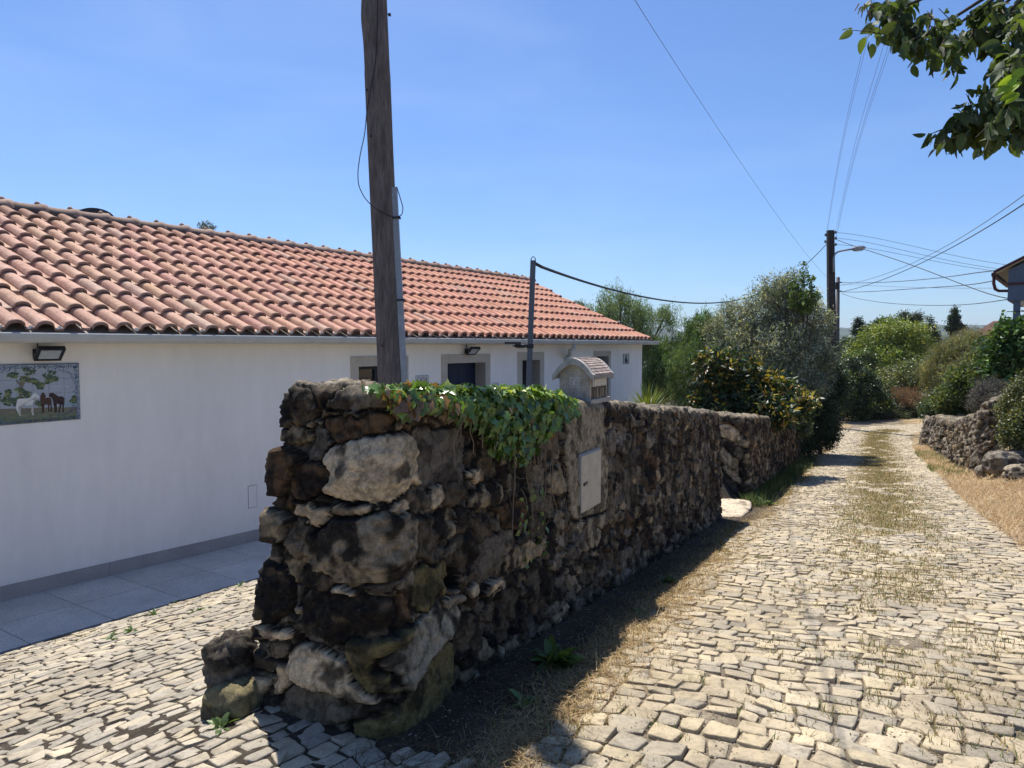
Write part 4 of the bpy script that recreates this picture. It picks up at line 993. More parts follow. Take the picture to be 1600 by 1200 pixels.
def WP(e, s, z=0.0):
    """wall frame: e towards the road from the road face, s along"""
    p = K0 + WM * e + WD * s; return A3([p[0], p[1], z])
zt1 = lambda x, y: 1.415 - 0.1065 * (np.interp(((x - K0[0]) * WD[0] + (y - K0[1]) * WD[1]), [-1, 12], [2.94 - 0.895, 2.94 + 12 * 0.895]) - 2.94) + 0.010 * vnoise(np.stack([x * 3, y * 3], -1), 4)
L1 = 7.27; TH1 = 0.50
HERO = [
 (467, 639, 31, 30, 0, .055, 'dark', 2.4), (565, 630, 50, 13, 0, .035, 'grey', 3.5), (461, 679, 29, 14, 0, .040, 'mix', 2.6), (562, 671, 53, 21, 2, .030, 'rust', 3.6),
 (582, 739, 67, 52, 3, .060, 'pale', 3.2), (496, 703, 13, 25, 0, .020, 'flat', 4), (440, 738, 37, 36, 0, .085, 'rust', 2.3), (491, 757, 25, 30, 0, .050, 'rust', 2.4),
 (495, 669, 12, 5, 0, .035, 'slab', 3), (500, 808, 32, 10, 0, .045, 'slab', 3.5), (566, 808, 38, 12, -4, .048, 'slab', 3.2), (637, 786, 34, 20, 18, .035, 'grey', 3.2),
 (428, 822, 31, 28, 0, .075, 'mix', 2.3), (481, 843, 27, 29, 0, .040, 'grey', 2.6), (566, 857, 75, 42, 14, .075, 'mix', 2.7), (667, 838, 29, 33, 0, .050, 'dark', 2.6),
 (424, 925, 36, 44, 0, .065, 'dark', 2.5), (545, 955, 66, 44, -6, .060, 'dark', 2.5), (548, 913, 25, 6, 4, .062, 'slab', 3), (478, 950, 6, 9, 0, .06, 'slab', 3),
 (449, 989, 33, 8, -3, .060, 'slab', 3.5), (404, 986, 19, 10, 0, .060, 'rust', 3), (668, 914, 24, 38, 0, .045, 'olive', 2.8), (447, 1011, 21, 9, 0, .030, 'grey', 3),
 (414, 1023, 24, 14, 0, .035, 'grey', 3), (451, 1056, 13, 27, 6, .040, 'slab', 4), (408, 1058, 23, 14, 0, .045, 'slab', 3.2), (524, 1049, 56, 33, -4, .065, 'pale', 3),
 (612, 1030, 42, 40, 12, .060, 'olive', 3), (668, 996, 48, 40, 20, .060, 'lichen', 3.2), (524, 1117, 80, 36, 4, .050, 'grey', 2.8), (645, 1092, 72, 36, 22, .045, 'olive', 3),
 (424, 1110, 24, 28, 0, .035, 'dark', 2.6), (500, 900, 30, 18, 0, .030, 'dark', 2.5), (690, 713, 42, 44, 0, .018, 'flat', 4.0), (757, 717, 24, 28, 0, .020, 'dark', 3), (735, 742, 12, 8, -10, .045, 'slab', 3),
 (752, 770, 27, 18, 4, .045, 'mix', 2.8), (704, 769, 22, 18, 0, .030, 'dark', 2.6), (771, 797, 10, 11, 0, .040, 'rust', 3), (742, 826, 33, 21, 8, .035, 'dark', 2.6), (764, 873, 21, 36, 8, .035, 'flat', 4),
 (723, 861, 18, 25, 0, .035, 'dark', 2.6), (734, 915, 6, 11, 0, .050, 'slab', 4), (762, 919, 14, 9, 10, .055, 'slab', 3), (863, 750, 14, 19, 0, .040, 'mix', 2.8), (630, 905, 11, 16, 0, .040, 'grey', 3),
 (705, 934, 18, 9, 0, .045, 'mix', 3), (703, 902, 13, 14, 0, -.075, 'hole', 2.4), (676, 775, 9, 16, 0, .035, 'slab', 4), (800, 800, 16, 22, 0, .03, 'rust', 2.8), (838, 820, 14, 22, 0, .03, 'dark', 2.8),
 (725, 1000, 20, 34, 0, .03, 'dark', 3), (790, 960, 18, 36, 0, .03, 'dark', 3), (836, 905, 16, 30, 0, .03, 'dark', 3), (617, 800, 14, 10, 0, .04, 'pale', 3), (410, 868, 17, 14, 0, .05, 'rust', 2.6),
]
res1 = lambda p: float(np.clip(0.0065 + 0.0032 * max(0, math.hypot(p[0] + 0.7, p[1] - 3.2) - 1.0), 0.0065, 0.02)) if ((p - K0) @ WM) > -0.45 else 0.02
root = thing('stone_wall', WP(-0.25, 3.5, -0.3), 'near rubble stone wall with ivy on top, its dark end facing the camera', 'stone wall', 'rubble walls along the lane')
# plastered pier that carries the meter and the letterbox
s_end = 3.0 + TH1            # path length from start of loop to the road corner (back piece 3.0 m)
loop1 = [WP(-TH1, L1), WP(-TH1, 0), WP(0, 0), WP(0, L1), WP(-TH1, L1), WP(-TH1, L1 - 0.5)]
s_c = L1 + TH1 - 0.07        # approx arc length at the road-side near corner
cust = [(2.40, 0.66, 0.13, 0.20, 0.020, 'plaster', 3), (2.56, 0.80, 0.17, 0.22, 0.024, 'plaster', 3.2), (2.30, 1.13, 0.40, 0.44, 0.030, 'plaster', 9)]
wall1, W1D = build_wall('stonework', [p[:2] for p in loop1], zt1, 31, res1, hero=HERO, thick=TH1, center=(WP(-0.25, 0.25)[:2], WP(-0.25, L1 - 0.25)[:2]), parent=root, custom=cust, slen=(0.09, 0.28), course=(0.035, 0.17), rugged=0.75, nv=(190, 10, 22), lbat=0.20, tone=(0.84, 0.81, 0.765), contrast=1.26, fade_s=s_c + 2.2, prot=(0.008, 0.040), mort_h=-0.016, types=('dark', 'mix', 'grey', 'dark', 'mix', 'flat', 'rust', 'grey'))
# meter cupboard set in the pier
def meter():
    s0, s1 = 2.10, 2.49; z0, z1 = 0.475, 0.862; o = WP(0.030, s0, z0); sl = -0.10
    dz = UP * 0; W_ = WD3 * (s1 - s0)
    MB().box(o, W_, WM3 * 0.034, UP * (z1 - z0)).build('meter_door', M['metalbox'], root, bevel=0.003)
    b = MB(); t = 0.010; o2 = o + WM3 * 0.034
    b.box(o - WD3 * t - UP * t, W_ + WD3 * 2 * t, WM3 * 0.024, UP * t); b.box(o - WD3 * t + UP * (z1 - z0), W_ + WD3 * 2 * t, WM3 * 0.024, UP * t)
    b.box(o - WD3 * t, WD3 * t * 0.9, WM3 * 0.024, UP * (z1 - z0)); b.box(o + W_ + WD3 * t * 0.1, WD3 * t, WM3 * 0.024, UP * (z1 - z0))
    b.build('meter_frame', M['galv'], root)
    b = MB(); c = o2 + WD3 * 0.05 + UP * 0.19; b.tube([c, c + WM3 * 0.008], 0.013, 12); b.box(c + WD3 * 0.03 - UP * 0.008, WD3 * 0.03, WM3 * 0.004, UP * 0.02); b.build('lock', M['frame'], root)
meter()

# second wall, beyond the opening
S2 = (11.6 - 2.94) / 0.895; S2E = (19.8 - 2.94) / 0.895
zt2 = lambda x, y: np.interp((x - K0[0]) * WD[0] + (y - K0[1]) * WD[1], [S2 - 0.5, S2E], [0.49, -0.43]) + 0.02 * vnoise(np.stack([x * 3, y * 3], -1), 6)
root2 = thing('stone_wall', WP(-0.4, 13, -1.1), 'second rubble wall beyond the gap, with flat pale stones in its end', 'stone wall', 'rubble walls along the lane')
TH2 = 0.75
loop2 = [WP(-TH2, S2E), WP(-TH2, S2), WP(0, S2), WP(0, S2E), WP(-TH2, S2E), WP(-TH2, S2E - 0.4)]
HERO2 = [(1140, 676, 14, 11, 2, .04, 'slab', 4), (1145, 702, 17, 13, 0, .03, 'grey', 3), (1140, 722, 14, 12, -6, .04, 'slab', 4), (1143, 742, 13, 6, 0, .03, 'slab', 3.5), (1140, 765, 16, 14, 0, .02, 'flat', 4), (1148, 656, 18, 5, 0, .03, 'grey', 3.5)]
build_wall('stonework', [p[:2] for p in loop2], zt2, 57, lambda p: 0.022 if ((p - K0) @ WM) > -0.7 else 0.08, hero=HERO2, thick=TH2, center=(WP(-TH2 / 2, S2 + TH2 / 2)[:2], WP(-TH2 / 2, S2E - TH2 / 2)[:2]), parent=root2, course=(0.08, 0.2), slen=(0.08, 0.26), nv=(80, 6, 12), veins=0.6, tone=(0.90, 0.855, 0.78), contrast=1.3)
# right-hand dry rubble wall
rb = [(16.6, 28.6), (15.7, 27.6), (14.6, 24.6), (13.1, 21.6), (11.7, 18.6), (10.55, 16.1), (10.75, 15.0), (11.6, 14.2), (13.4, 13.4)]
rback = [(14.0, 14.4), (12.2, 15.3), (12.0, 16.2), (12.9, 18.4), (14.2, 21.3), (15.7, 24.3), (16.9, 27.4)]
def zt3(x, y):
    return np.interp(y, [13, 14.5, 16, 18, 21.5, 24.6, 27.5, 29], [0.25, 0.50, 0.30, -0.32, -0.68, -0.95, -1.18, -1.25]) + 0.10 * fbm(np.stack([x * 1.4, y * 1.4], -1), 61, 3)
root3 = thing('stone_wall', (12.2, 18.0, -1.4), 'low tumbledown dry stone wall on the right of the lane', 'stone wall', 'rubble walls along the lane')
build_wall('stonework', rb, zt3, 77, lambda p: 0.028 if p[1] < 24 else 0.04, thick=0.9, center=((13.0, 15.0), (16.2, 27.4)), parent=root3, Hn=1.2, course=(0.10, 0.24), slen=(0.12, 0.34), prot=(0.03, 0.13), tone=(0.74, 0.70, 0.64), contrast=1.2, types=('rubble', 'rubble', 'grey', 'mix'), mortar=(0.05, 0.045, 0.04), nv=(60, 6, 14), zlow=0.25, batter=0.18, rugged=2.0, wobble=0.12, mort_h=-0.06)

def rock(name, c, r, seed, ty='grey', label=None, cat=None, parent=None, amp=0.16, res=34, square=2.6, group=None, rot=0):
    th = np.linspace(0, math.pi, res); ph = np.linspace(0, 2 * math.pi, res * 2, endpoint=False)
    T, Pp = np.meshgrid(th, ph, indexing='ij'); d = np.stack([np.sin(T) * np.cos(Pp), np.sin(T) * np.sin(Pp), np.cos(T)], -1)
    k = (np.abs(d) ** square).sum(-1) ** (-1 / square); u = d * k[..., None]
    n = fbm(u * 1.6 + seed, seed, 4) * amp + fbm(u * 6 + seed, seed + 3, 4) * amp * 0.35 - np.clip(fbm(u * 4 + seed, seed + 8, 2) - 0.2, 0, 1) * amp * 0.8
    u = u * (1 + n)[..., None]; c_, s_ = math.cos(rot), math.sin(rot)
    R_ = A3([[c_, -s_, 0], [s_, c_, 0], [0, 0, 1]]); V = (u * A3(r)) @ R_.T + A3(c)
    I = np.arange(res * res * 2).reshape(res, res * 2); J = np.roll(I, -1, 1)
    Fr = np.stack([I[:-1], I[1:], J[1:], J[:-1]], -1).reshape(-1, 4)
    l, dk, _, t = TYPES[ty]; w = sstep(-0.25, 0.3, fbm(V * 9, seed + 4, 5) - t)[..., None]; col = A3(l) * (1 - w) + A3(dk) * w
    o = mesh(name, V.reshape(-1, 3), Fr, M['rock'], parent=parent, col=np.clip(col.reshape(-1, 3), 0.01, 0.8), smooth=True, loc=None if parent is not None else tuple(c))
    if label: tag(o, label, cat, group)
    return o
a0 = math.atan2(WM[1], WM[0])
pA = P(351, 1055, 3.22); rock('boulder', (pA[0] + 0.025, pA[1], 0.165), (0.10, 0.12, 0.115), 5, 'dark', 'dark pitted boulder lying on top of a squarer stone at the wall foot', 'boulder', amp=0.2, rot=a0, group='stones at the foot of the wall end')
pB = P(356, 1112, 3.12); rock('boulder', (pB[0] + 0.03, pB[1] + 0.04, 0.02), (0.115, 0.13, 0.10), 12, 'olive', 'squarish mossy stone on the setts at the left foot of the wall', 'boulder', amp=0.10, square=4.0, rot=a0, group='stones at the foot of the wall end')
for i, (x, y, Yd, r, ty, lb) in enumerate(((1575, 724, 14.2, (0.40, 0.32, 0.26), 'grey', 'largest boulder of the pile at the near end of the right wall'), (1596, 742, 13.6, (0.30, 0.26, 0.20), 'mix', 'brown boulder on dry straw below the biggest boulder'), (1545, 738, 14.8, (0.22, 0.2, 0.18), 'grey', 'small grey boulder left of the biggest boulder'))):
    c = P(x, y, Yd); rock('boulder', c, r, 40 + i, ty, lb, 'boulder', group='boulders at the near end of the right wall')
# pale threshold slab in the opening between the walls
c = WP(-0.02, 8.05); c[2] = float(G(c[0], c[1])) + 0.02
rock('threshold_stone', c, (0.30, 0.62, 0.06), 90, 'slab', 'pale flat stone at the gap between the two left walls', 'stone slab', amp=0.06, square=5, rot=a0)

# ------------------------------------------------------------------ masonry letterbox on the wall
def letterbox():
    c0 = WP(-0.012, (5.14 - 2.94) / 0.895, 1.18)      # road-side near bottom corner
    wv, dv = -WM3, WD3                                 # width towards the garden, depth along the wall
    Wb, Db = 0.235, 0.37; root = thing('letterbox', c0 + wv * Wb / 2 + dv * Db / 2, 'small house-shaped masonry letterbox with curved tiled roof on the wall', 'letterbox')
    cc = (0.40, 0.35, 0.29)
    b = MB(); b.box(c0 + WM3 * 0.02 - dv * 0.025 + UP * 0.0, wv * (Wb + 0.05), dv * (Db + 0.05), UP * 0.035, (0.36, 0.34, 0.31)); b.build('base_slab', M['concrete'], root, bevel=0.004)
    n = 16; zs = 0.035; he = 0.215; arch = 0.085
    def top(x):   # x 0..1 across width
        return he + arch * math.sqrt(max(0, 1 - (2 * x - 1) ** 2)) ** 1.2
    b = MB(); poly = [(0, zs), (Wb, zs)] + [(Wb * (1 - k / n), top(1 - k / n)) for k in range(n + 1)]
    b.prism(poly, c0, wv, UP, dv * Db, cc); b.build('body', M['concrete'], root)
    # gable arch band
    def roofz(x): t = abs(2 * x - 1); return 0.205 + 0.125 * (1 - t ** 1.9) + 0.010 * (t > 0.93)
    b = MB(); n = 22; x0, x1 = -0.17, 1.17
    xs_ = [x0 + (x1 - x0) * k / n for k in range(n + 1)]
    rz = lambda x: roofz((x - x0) / (x1 - x0))
    for d0, d1, col in ((-0.045, 0.0, (0.42, 0.39, 0.35)), (Db, Db + 0.04, (0.42, 0.39, 0.35))):
        poly = [(x * Wb, rz(x)) for x in xs_] + [(x * Wb, rz(x) - 0.045) for x in xs_[::-1]]
        b.prism(poly, c0 + dv * d0, wv, UP, dv * (d1 - d0), col)
    poly = [(x * Wb, rz(x) - 0.006) for x in xs_] + [(x * Wb, rz(x) - 0.022) for x in xs_[::-1]]
    b.prism(poly, c0, wv, UP, dv * Db, (0.34, 0.29, 0.25))
    b.box(c0 - wv * 0.045 + UP * 0.182 - dv * 0.02, wv * 0.045, dv * (Db + 0.04), UP * 0.028, (0.30, 0.275, 0.24)); b.box(c0 + wv * Wb + UP * 0.182 - dv * 0.02, wv * 0.045, dv * (Db + 0.04), UP * 0.028, (0.30, 0.275, 0.24))
    rf = b.build('roof', M['concrete'], root)
    # tile courses following the curve
    b = MB(); nc = 9; rnd = random.Random(7)
    for k in range(nc * 2):
        xa = x0 + (x1 - x0) * k / (nc * 2); xb = x0 + (x1 - x0) * (k + 1) / (nc * 2); left = k < nc
        nt_ = 7
        for j in range(nt_):
            da = Db * j / nt_ + 0.002; db = Db * (j + 1) / nt_ - 0.003; cl = rnd.uniform(0.8, 1.15); col = (0.44 * cl, 0.35 * cl, 0.30 * cl)
            za, zb_ = rz(xa), rz(xb); la, lb_ = (0.006, 0.001) if left else (0.001, 0.006)
            V = [c0 + wv * xa * Wb + UP * (za + la) + dv * da, c0 + wv * xb * Wb + UP * (zb_ + lb_) + dv * da, c0 + wv * xb * Wb + UP * (zb_ + lb_) + dv * db, c0 + wv * xa * Wb + UP * (za + la) + dv * db]
            V = V + [v - UP * 0.012 for v in V]
            b.add(V, [(0, 3, 2, 1), (4, 5, 6, 7), (0, 1, 5, 4), (1, 2, 6, 5), (2, 3, 7, 6), (3, 0, 4, 7)], col)
    b.build('roof_tile', M['concrete'], rf)
    # square emblem on the gable
    o = c0 + wv * (Wb * 0.5 - 0.04) + UP * 0.115 - dv * 0.004
    b = MB(); s = 0.08; t = 0.009; lt = (0.52, 0.50, 0.45)
    for (x, z, w, h) in ((0, 0, s, t), (0, s - t, s, t), (0, t, t, s - 2 * t), (s - t, t, t, s - 2 * t)): b.box(o + wv * x + UP * z, wv * w, dv * 0.006, UP * h, lt)
    b.box(o + wv * t + UP * t + dv * 0.002, wv * (s - 2 * t), dv * 0.003, UP * (s - 2 * t), (0.43, 0.40, 0.36))
    b.prism([(0.020, 0.018), (0.062, 0.018), (0.058, 0.03), (0.050, 0.034), (0.052, 0.055), (0.044, 0.064), (0.034, 0.056), (0.036, 0.04), (0.024, 0.03)], o - dv * 0.001, wv, UP, dv * 0.004, lt)
    b.build('emblem', M['concrete'], root)
    # letter flap and small shuttered doors on the road side
    o = c0 + WM3 * 0.001 + dv * 0.03
    b = MB(); b.box(o + UP * 0.125, dv * 0.29, WM3 * 0.010, UP * 0.082, (0.50, 0.46, 0.38)); b.box(o + UP * 0.182 + dv * 0.03 + WM3 * 0.010, dv * 0.23, WM3 * 0.004, UP * 0.012, (0.16, 0.15, 0.13)); b.box(o + UP * 0.135 + dv * 0.03 + WM3 * 0.010, dv * 0.23, WM3 * 0.003, UP * 0.042, (0.56, 0.52, 0.44))
    b.build('letter_flap', M['attr'], root)
    b = MB(); b.box(o + UP * 0.04, dv * 0.31, WM3 * 0.006, UP * 0.08, (0.13, 0.11, 0.09))
    for k in range(5): b.box(o + UP * 0.045 + dv * (0.02 + 0.058 * k) + WM3 * 0.006, dv * (0.022 if k != 2 else 0.03), WM3 * 0.010, UP * 0.068, (0.30, 0.26, 0.20) if k % 2 else (0.18, 0.155, 0.12))
    b.build('front_panel', M['concrete'], root)
letterbox()

# ------------------------------------------------------------------ leaves and plants
IVY = [(0, -0.02), (.20, -.10), (.50, .02), (.40, .30), (.60, .52), (.28, .62), (0, 1.0), (-.28, .62), (-.60, .52), (-.40, .30), (-.50, .02), (-.20, -.10)]
OVAL = [(0, 0), (.16, .12), (.27, .36), (.26, .60), (.14, .86), (0, 1.0), (-.14, .86), (-.26, .60), (-.27, .36), (-.16, .12)]
def leaf_mesh(name, pos, tipdir, nrm, size, outline, cols, mat, parent=None, fold=0.18, droop=0.15, width=1.0, loc=None):
    """detailed leaves: fan around the midrib, folded and drooping"""
    pos, tipdir, nrm = map(lambda a: A3(a, dtype=float), (pos, tipdir, nrm)); n = len(pos)
    t = tipdir / np.linalg.norm(tipdir, axis=1)[:, None]; nn = nrm - t * (nrm * t).sum(1)[:, None]; nn /= np.linalg.norm(nn, axis=1)[:, None] + 1e-9; b = np.cross(t, nn)
    ol = A3(outline, dtype=float); m = len(ol); sz = A3(size)[:, None, None]
    x = ol[:, 0] * width; y = ol[:, 1]
    V = pos[:, None] + sz * (b[:, None] * x[None, :, None] + t[:, None] * y[None, :, None] + nn[:, None] * (np.abs(x) * fold - y ** 2 * droop)[None, :, None])
    cy = A3([0.35]); ctr = pos[:, None] + sz * (t[:, None] * 0.35 - nn[:, None] * 0.35 ** 2 * droop)
    VV = np.concatenate([V, ctr], 1); k = m + 1
    Fl = A3([(i, (i + 1) % m, m) for i in range(m)])
    Fc = (Fl[None] + (np.arange(n) * k)[:, None, None]).reshape(-1, 3)
    return mesh(name, VV.reshape(-1, 3), Fc, mat, parent, col=np.repeat(np.clip(cols, 0.003, 1), k, 0), smooth=False, loc=loc)
def quad_leaves(name, pos, tipdir, nrm, L, Wd, cols, mat, parent=None, loc=None):
    pos, tipdir, nrm = map(lambda a: A3(a, dtype=float), (pos, tipdir, nrm)); n = len(pos)
    t = tipdir / (np.linalg.norm(tipdir, axis=1)[:, None] + 1e-9); b = np.cross(t, nrm); b /= np.linalg.norm(b, axis=1)[:, None] + 1e-9
    L = np.broadcast_to(L, n)[:, None]; Wd = np.broadcast_to(Wd, n)[:, None]
    V = np.stack([pos, pos + t * L * .45 + b * Wd / 2, pos + t * L, pos + t * L * .45 - b * Wd / 2], 1).reshape(-1, 3)
    Fc = np.arange(n * 4).reshape(n, 4)
    return mesh(name, V, Fc, mat, parent, col=np.repeat(np.clip(cols, 0.003, 1), 4, 0), loc=loc)
def rdir(rng, n):
    v = rng.normal(size=(n, 3)); return v / np.linalg.norm(v, axis=1)[:, None]
def blades(name, pos, h, w, lean, cols, mat, parent=None, rng=None, flat=0.0, loc=None, curl=0.6):
    """grass blades / straw: 2-segment tapering strips"""
    n = len(pos); a = rng.uniform(0, 2 * math.pi, n); d = np.stack([np.cos(a), np.sin(a), np.zeros(n)], -1); side = np.stack([-np.sin(a), np.cos(a), np.zeros(n)], -1)
    h = np.broadcast_to(h, n)[:, None]; w = np.broadcast_to(w, n)[:, None]; lean = np.broadcast_to(lean, n)[:, None]
    up_ = A3([0, 0, 1.]); d1 = d * np.sin(lean) + up_ * np.cos(lean); l2 = np.minimum(lean + curl * rng.random((n, 1)), 1.75 if flat else 1.5); d2 = d * np.sin(l2) + up_ * np.cos(l2)
    p1 = pos + d1 * h * 0.5; p2 = p1 + d2 * h * 0.5
    V = np.stack([pos - side * w / 2, pos + side * w / 2, p1 - side * w * .4, p1 + side * w * .4, p2 - side * w * .08, p2 + side * w * .08], 1).reshape(-1, 3)
    Fb = A3([(0, 1, 3, 2), (2, 3, 5, 4)]); Fc = (Fb[None] + (np.arange(n) * 6)[:, None, None]).reshape(-1, 4)
    return mesh(name, V, Fc, mat, parent, col=np.repeat(np.clip(cols, 0.003, 1), 6, 0), loc=loc)
def mixcol(rng, n, cols, wts=None, jit=0.18):
    cols = A3(cols, dtype=float); i = rng.choice(len(cols), n, p=None if wts is None else A3(wts) / sum(wts)); return cols[i] * np.clip(rng.normal(1, jit, (n, 1)), 0.35, 1.8)

# ---- ivy over the near wall
def ivy():
    rng = np.random.default_rng(21)
    root = thing('ivy', WP(-0.1, 1.0, 1.2), 'green ivy spilling over the top of the near stone wall', 'ivy')
    pos, nr, td, sz, cl = [], [], [], [], []
    lowpx = [(560, 615), (600, 618), (622, 648), (650, 640), (668, 634), (700, 645), (725, 655), (745, 668), (760, 700), (785, 715), (812, 722), (835, 702), (852, 680), (868, 660), (885, 650), (905, 640)]
    lx = [a for a, _ in lowpx]; ly = [b for _, b in lowpx]
    def dens(px): return np.interp(px, [538, 550, 600, 640, 700, 760, 840, 865, 890, 905], [0.0, 0.10, 0.35, 0.75, 1.0, 1.0, 1.0, 0.6, 0.15, 0.0])
    def hump(px): return np.interp(px, [550, 600, 640, 700, 740, 790, 840, 870, 900], [0.004, .008, .022, .035, .03, .045, .075, .05, .015])
    N_ = 4200
    # over the top
    n = 0
    while n < N_:
        s = rng.uniform(-0.1, 2.25); e = rng.uniform(-0.52, 0.07); zt = float(zt1(*WP(e, s)[:2])); p = WP(e, s, zt); px, py = proj(p)
        if rng.random() > dens(px): continue
        hp = float(hump(px)); edge = 1 - abs((e + 0.2) / 0.34) ** 3
        p = p + UP * (0.01 + hp * max(edge, 0.05) * rng.random() ** 0.6)
        pos.append(p); nn = norm(UP * 1.0 + WM3 * (0.5 + 2.0 * (e > -0.05)) * rng.random() + rng.normal(0, 0.5, 3)); nr.append(nn); td.append(norm(WM3 * rng.uniform(0.1, 1.2) - WD3 * rng.uniform(-0.4, 1.0) + rng.normal(0, 0.6, 3) - UP * 0.3)); sz.append(rng.uniform(0.02, 0.06)); n += 1
        if px < 690 and rng.random() < 0.16: cl.append(rng.choice(3) * 0 + 3)
        else: cl.append(rng.choice([0, 0, 0, 1, 1, 2]))  # paler greens among the top leaves, sunlight put into their colour
    # hanging down the face
    n = 0
    while n < 1700:
        s = rng.uniform(-0.02, 2.2); px, _ = proj(WP(0.04, s, 1.2))
        if px < 600 or px > 892: continue
        yl = np.interp(px, lx, ly); Yd = WP(0, s)[1]; zl = P(px, yl, Yd)[2]; zt = float(zt1(*WP(0, s)[:2])); f = rng.random() ** 1.25; z = zt - (zt - zl) * f
        if rng.random() < 0.25 * (f > 0.75): continue
        thick = 0.03 + 0.045 * math.sin(math.pi * min(f * 1.1, 1)) * dens(px)
        p = WP(rng.uniform(0.03, 0.05 + thick), s, z); pos.append(p); nr.append(norm(WM3 * 1.0 - WD3 * 0.25 + UP * 0.35 + rng.normal(0, 0.5, 3))); td.append(norm(-UP * 1.0 + rng.normal(0, 0.4, 3) + WM3 * 0.2)); sz.append(rng.uniform(0.022, 0.062)); cl.append(0 if px > 690 else rng.choice([0, 0, 3, 3, 1])); n += 1
        if n < 60: cl[-1] = 3
    for k in range(70):                                   # stray sprigs lower down
        s = rng.uniform(1.15, 1.55); z = rng.uniform(0.35, 0.78); pos.append(WP(rng.uniform(.03, .07), s, z)); nr.append(norm(WM3 + rng.normal(0, .3, 3))); td.append(norm(-UP + rng.normal(0, .4, 3))); sz.append(rng.uniform(.025, .05)); cl.append(0)
    cols = A3([(0.085, 0.165, 0.03), (0.20, 0.31, 0.06), (0.34, 0.42, 0.13), (0.22, 0.13, 0.065)])[A3(cl)] * rng.normal(1, .34, (len(cl), 1)).clip(.3, 2.0)
    pos, td, nr, sz = map(A3, (pos, td, nr, sz)); hz = rng.random(len(pos)) < 0.5
    leaf_mesh('leaves', pos[~hz], td[~hz], nr[~hz], sz[~hz], IVY, cols[~hz], M['leaf_ivy'], root, fold=0.25, droop=0.22)
    HEART = [(0, 0), (.22, -.12), (.46, .02), (.48, .28), (.30, .60), (0, 1.0), (-.30, .60), (-.48, .28), (-.46, .02), (-.22, -.12)]
    leaf_mesh('young_leaves', pos[hz], td[hz], nr[hz], sz[hz] * 0.85, HEART, cols[hz] * A3([1.12, 1.08, 1.0]), M['leaf_ivy'], root, fold=0.35, droop=0.35, width=0.85)
    b = MB()
    for k in range(26):
        s = rng.uniform(0.5, 1.7); z = float(zt1(*WP(0, s)[:2])); pts = [WP(-0.1, s, z + 0.03), WP(0.05, s + rng.normal(0, .05), z - 0.01)]; L = rng.uniform(0.15, 0.5) * (1.5 if s > 1.0 else 0.6)
        for j in range(1, 6): pts.append(WP(0.05 + rng.uniform(0, .03), pts[-1] @ WD3 - K0 @ WD + rng.normal(0, .035), z - L * j / 5))
        b.tube(pts, [0.004] * 3 + [0.003] * (len(pts) - 3), 4, (0.20, 0.15, 0.10))
    for k in range(60):                                    # dry rootlets on the face
        s = rng.uniform(1.1, 1.9); z = rng.uniform(0.25, 0.9); p = WP(0.03, s, z); pts = [p]
        for j in range(4): pts.append(pts[-1] + WD3 * rng.normal(0, .04) - UP * rng.uniform(-.01, .05) + WM3 * rng.uniform(-.004, .01))
        b.tube(pts, 0.0016, 3, (0.22, 0.17, 0.12), cap=False)
    b.build('stem', M['attr'], root)
ivy()

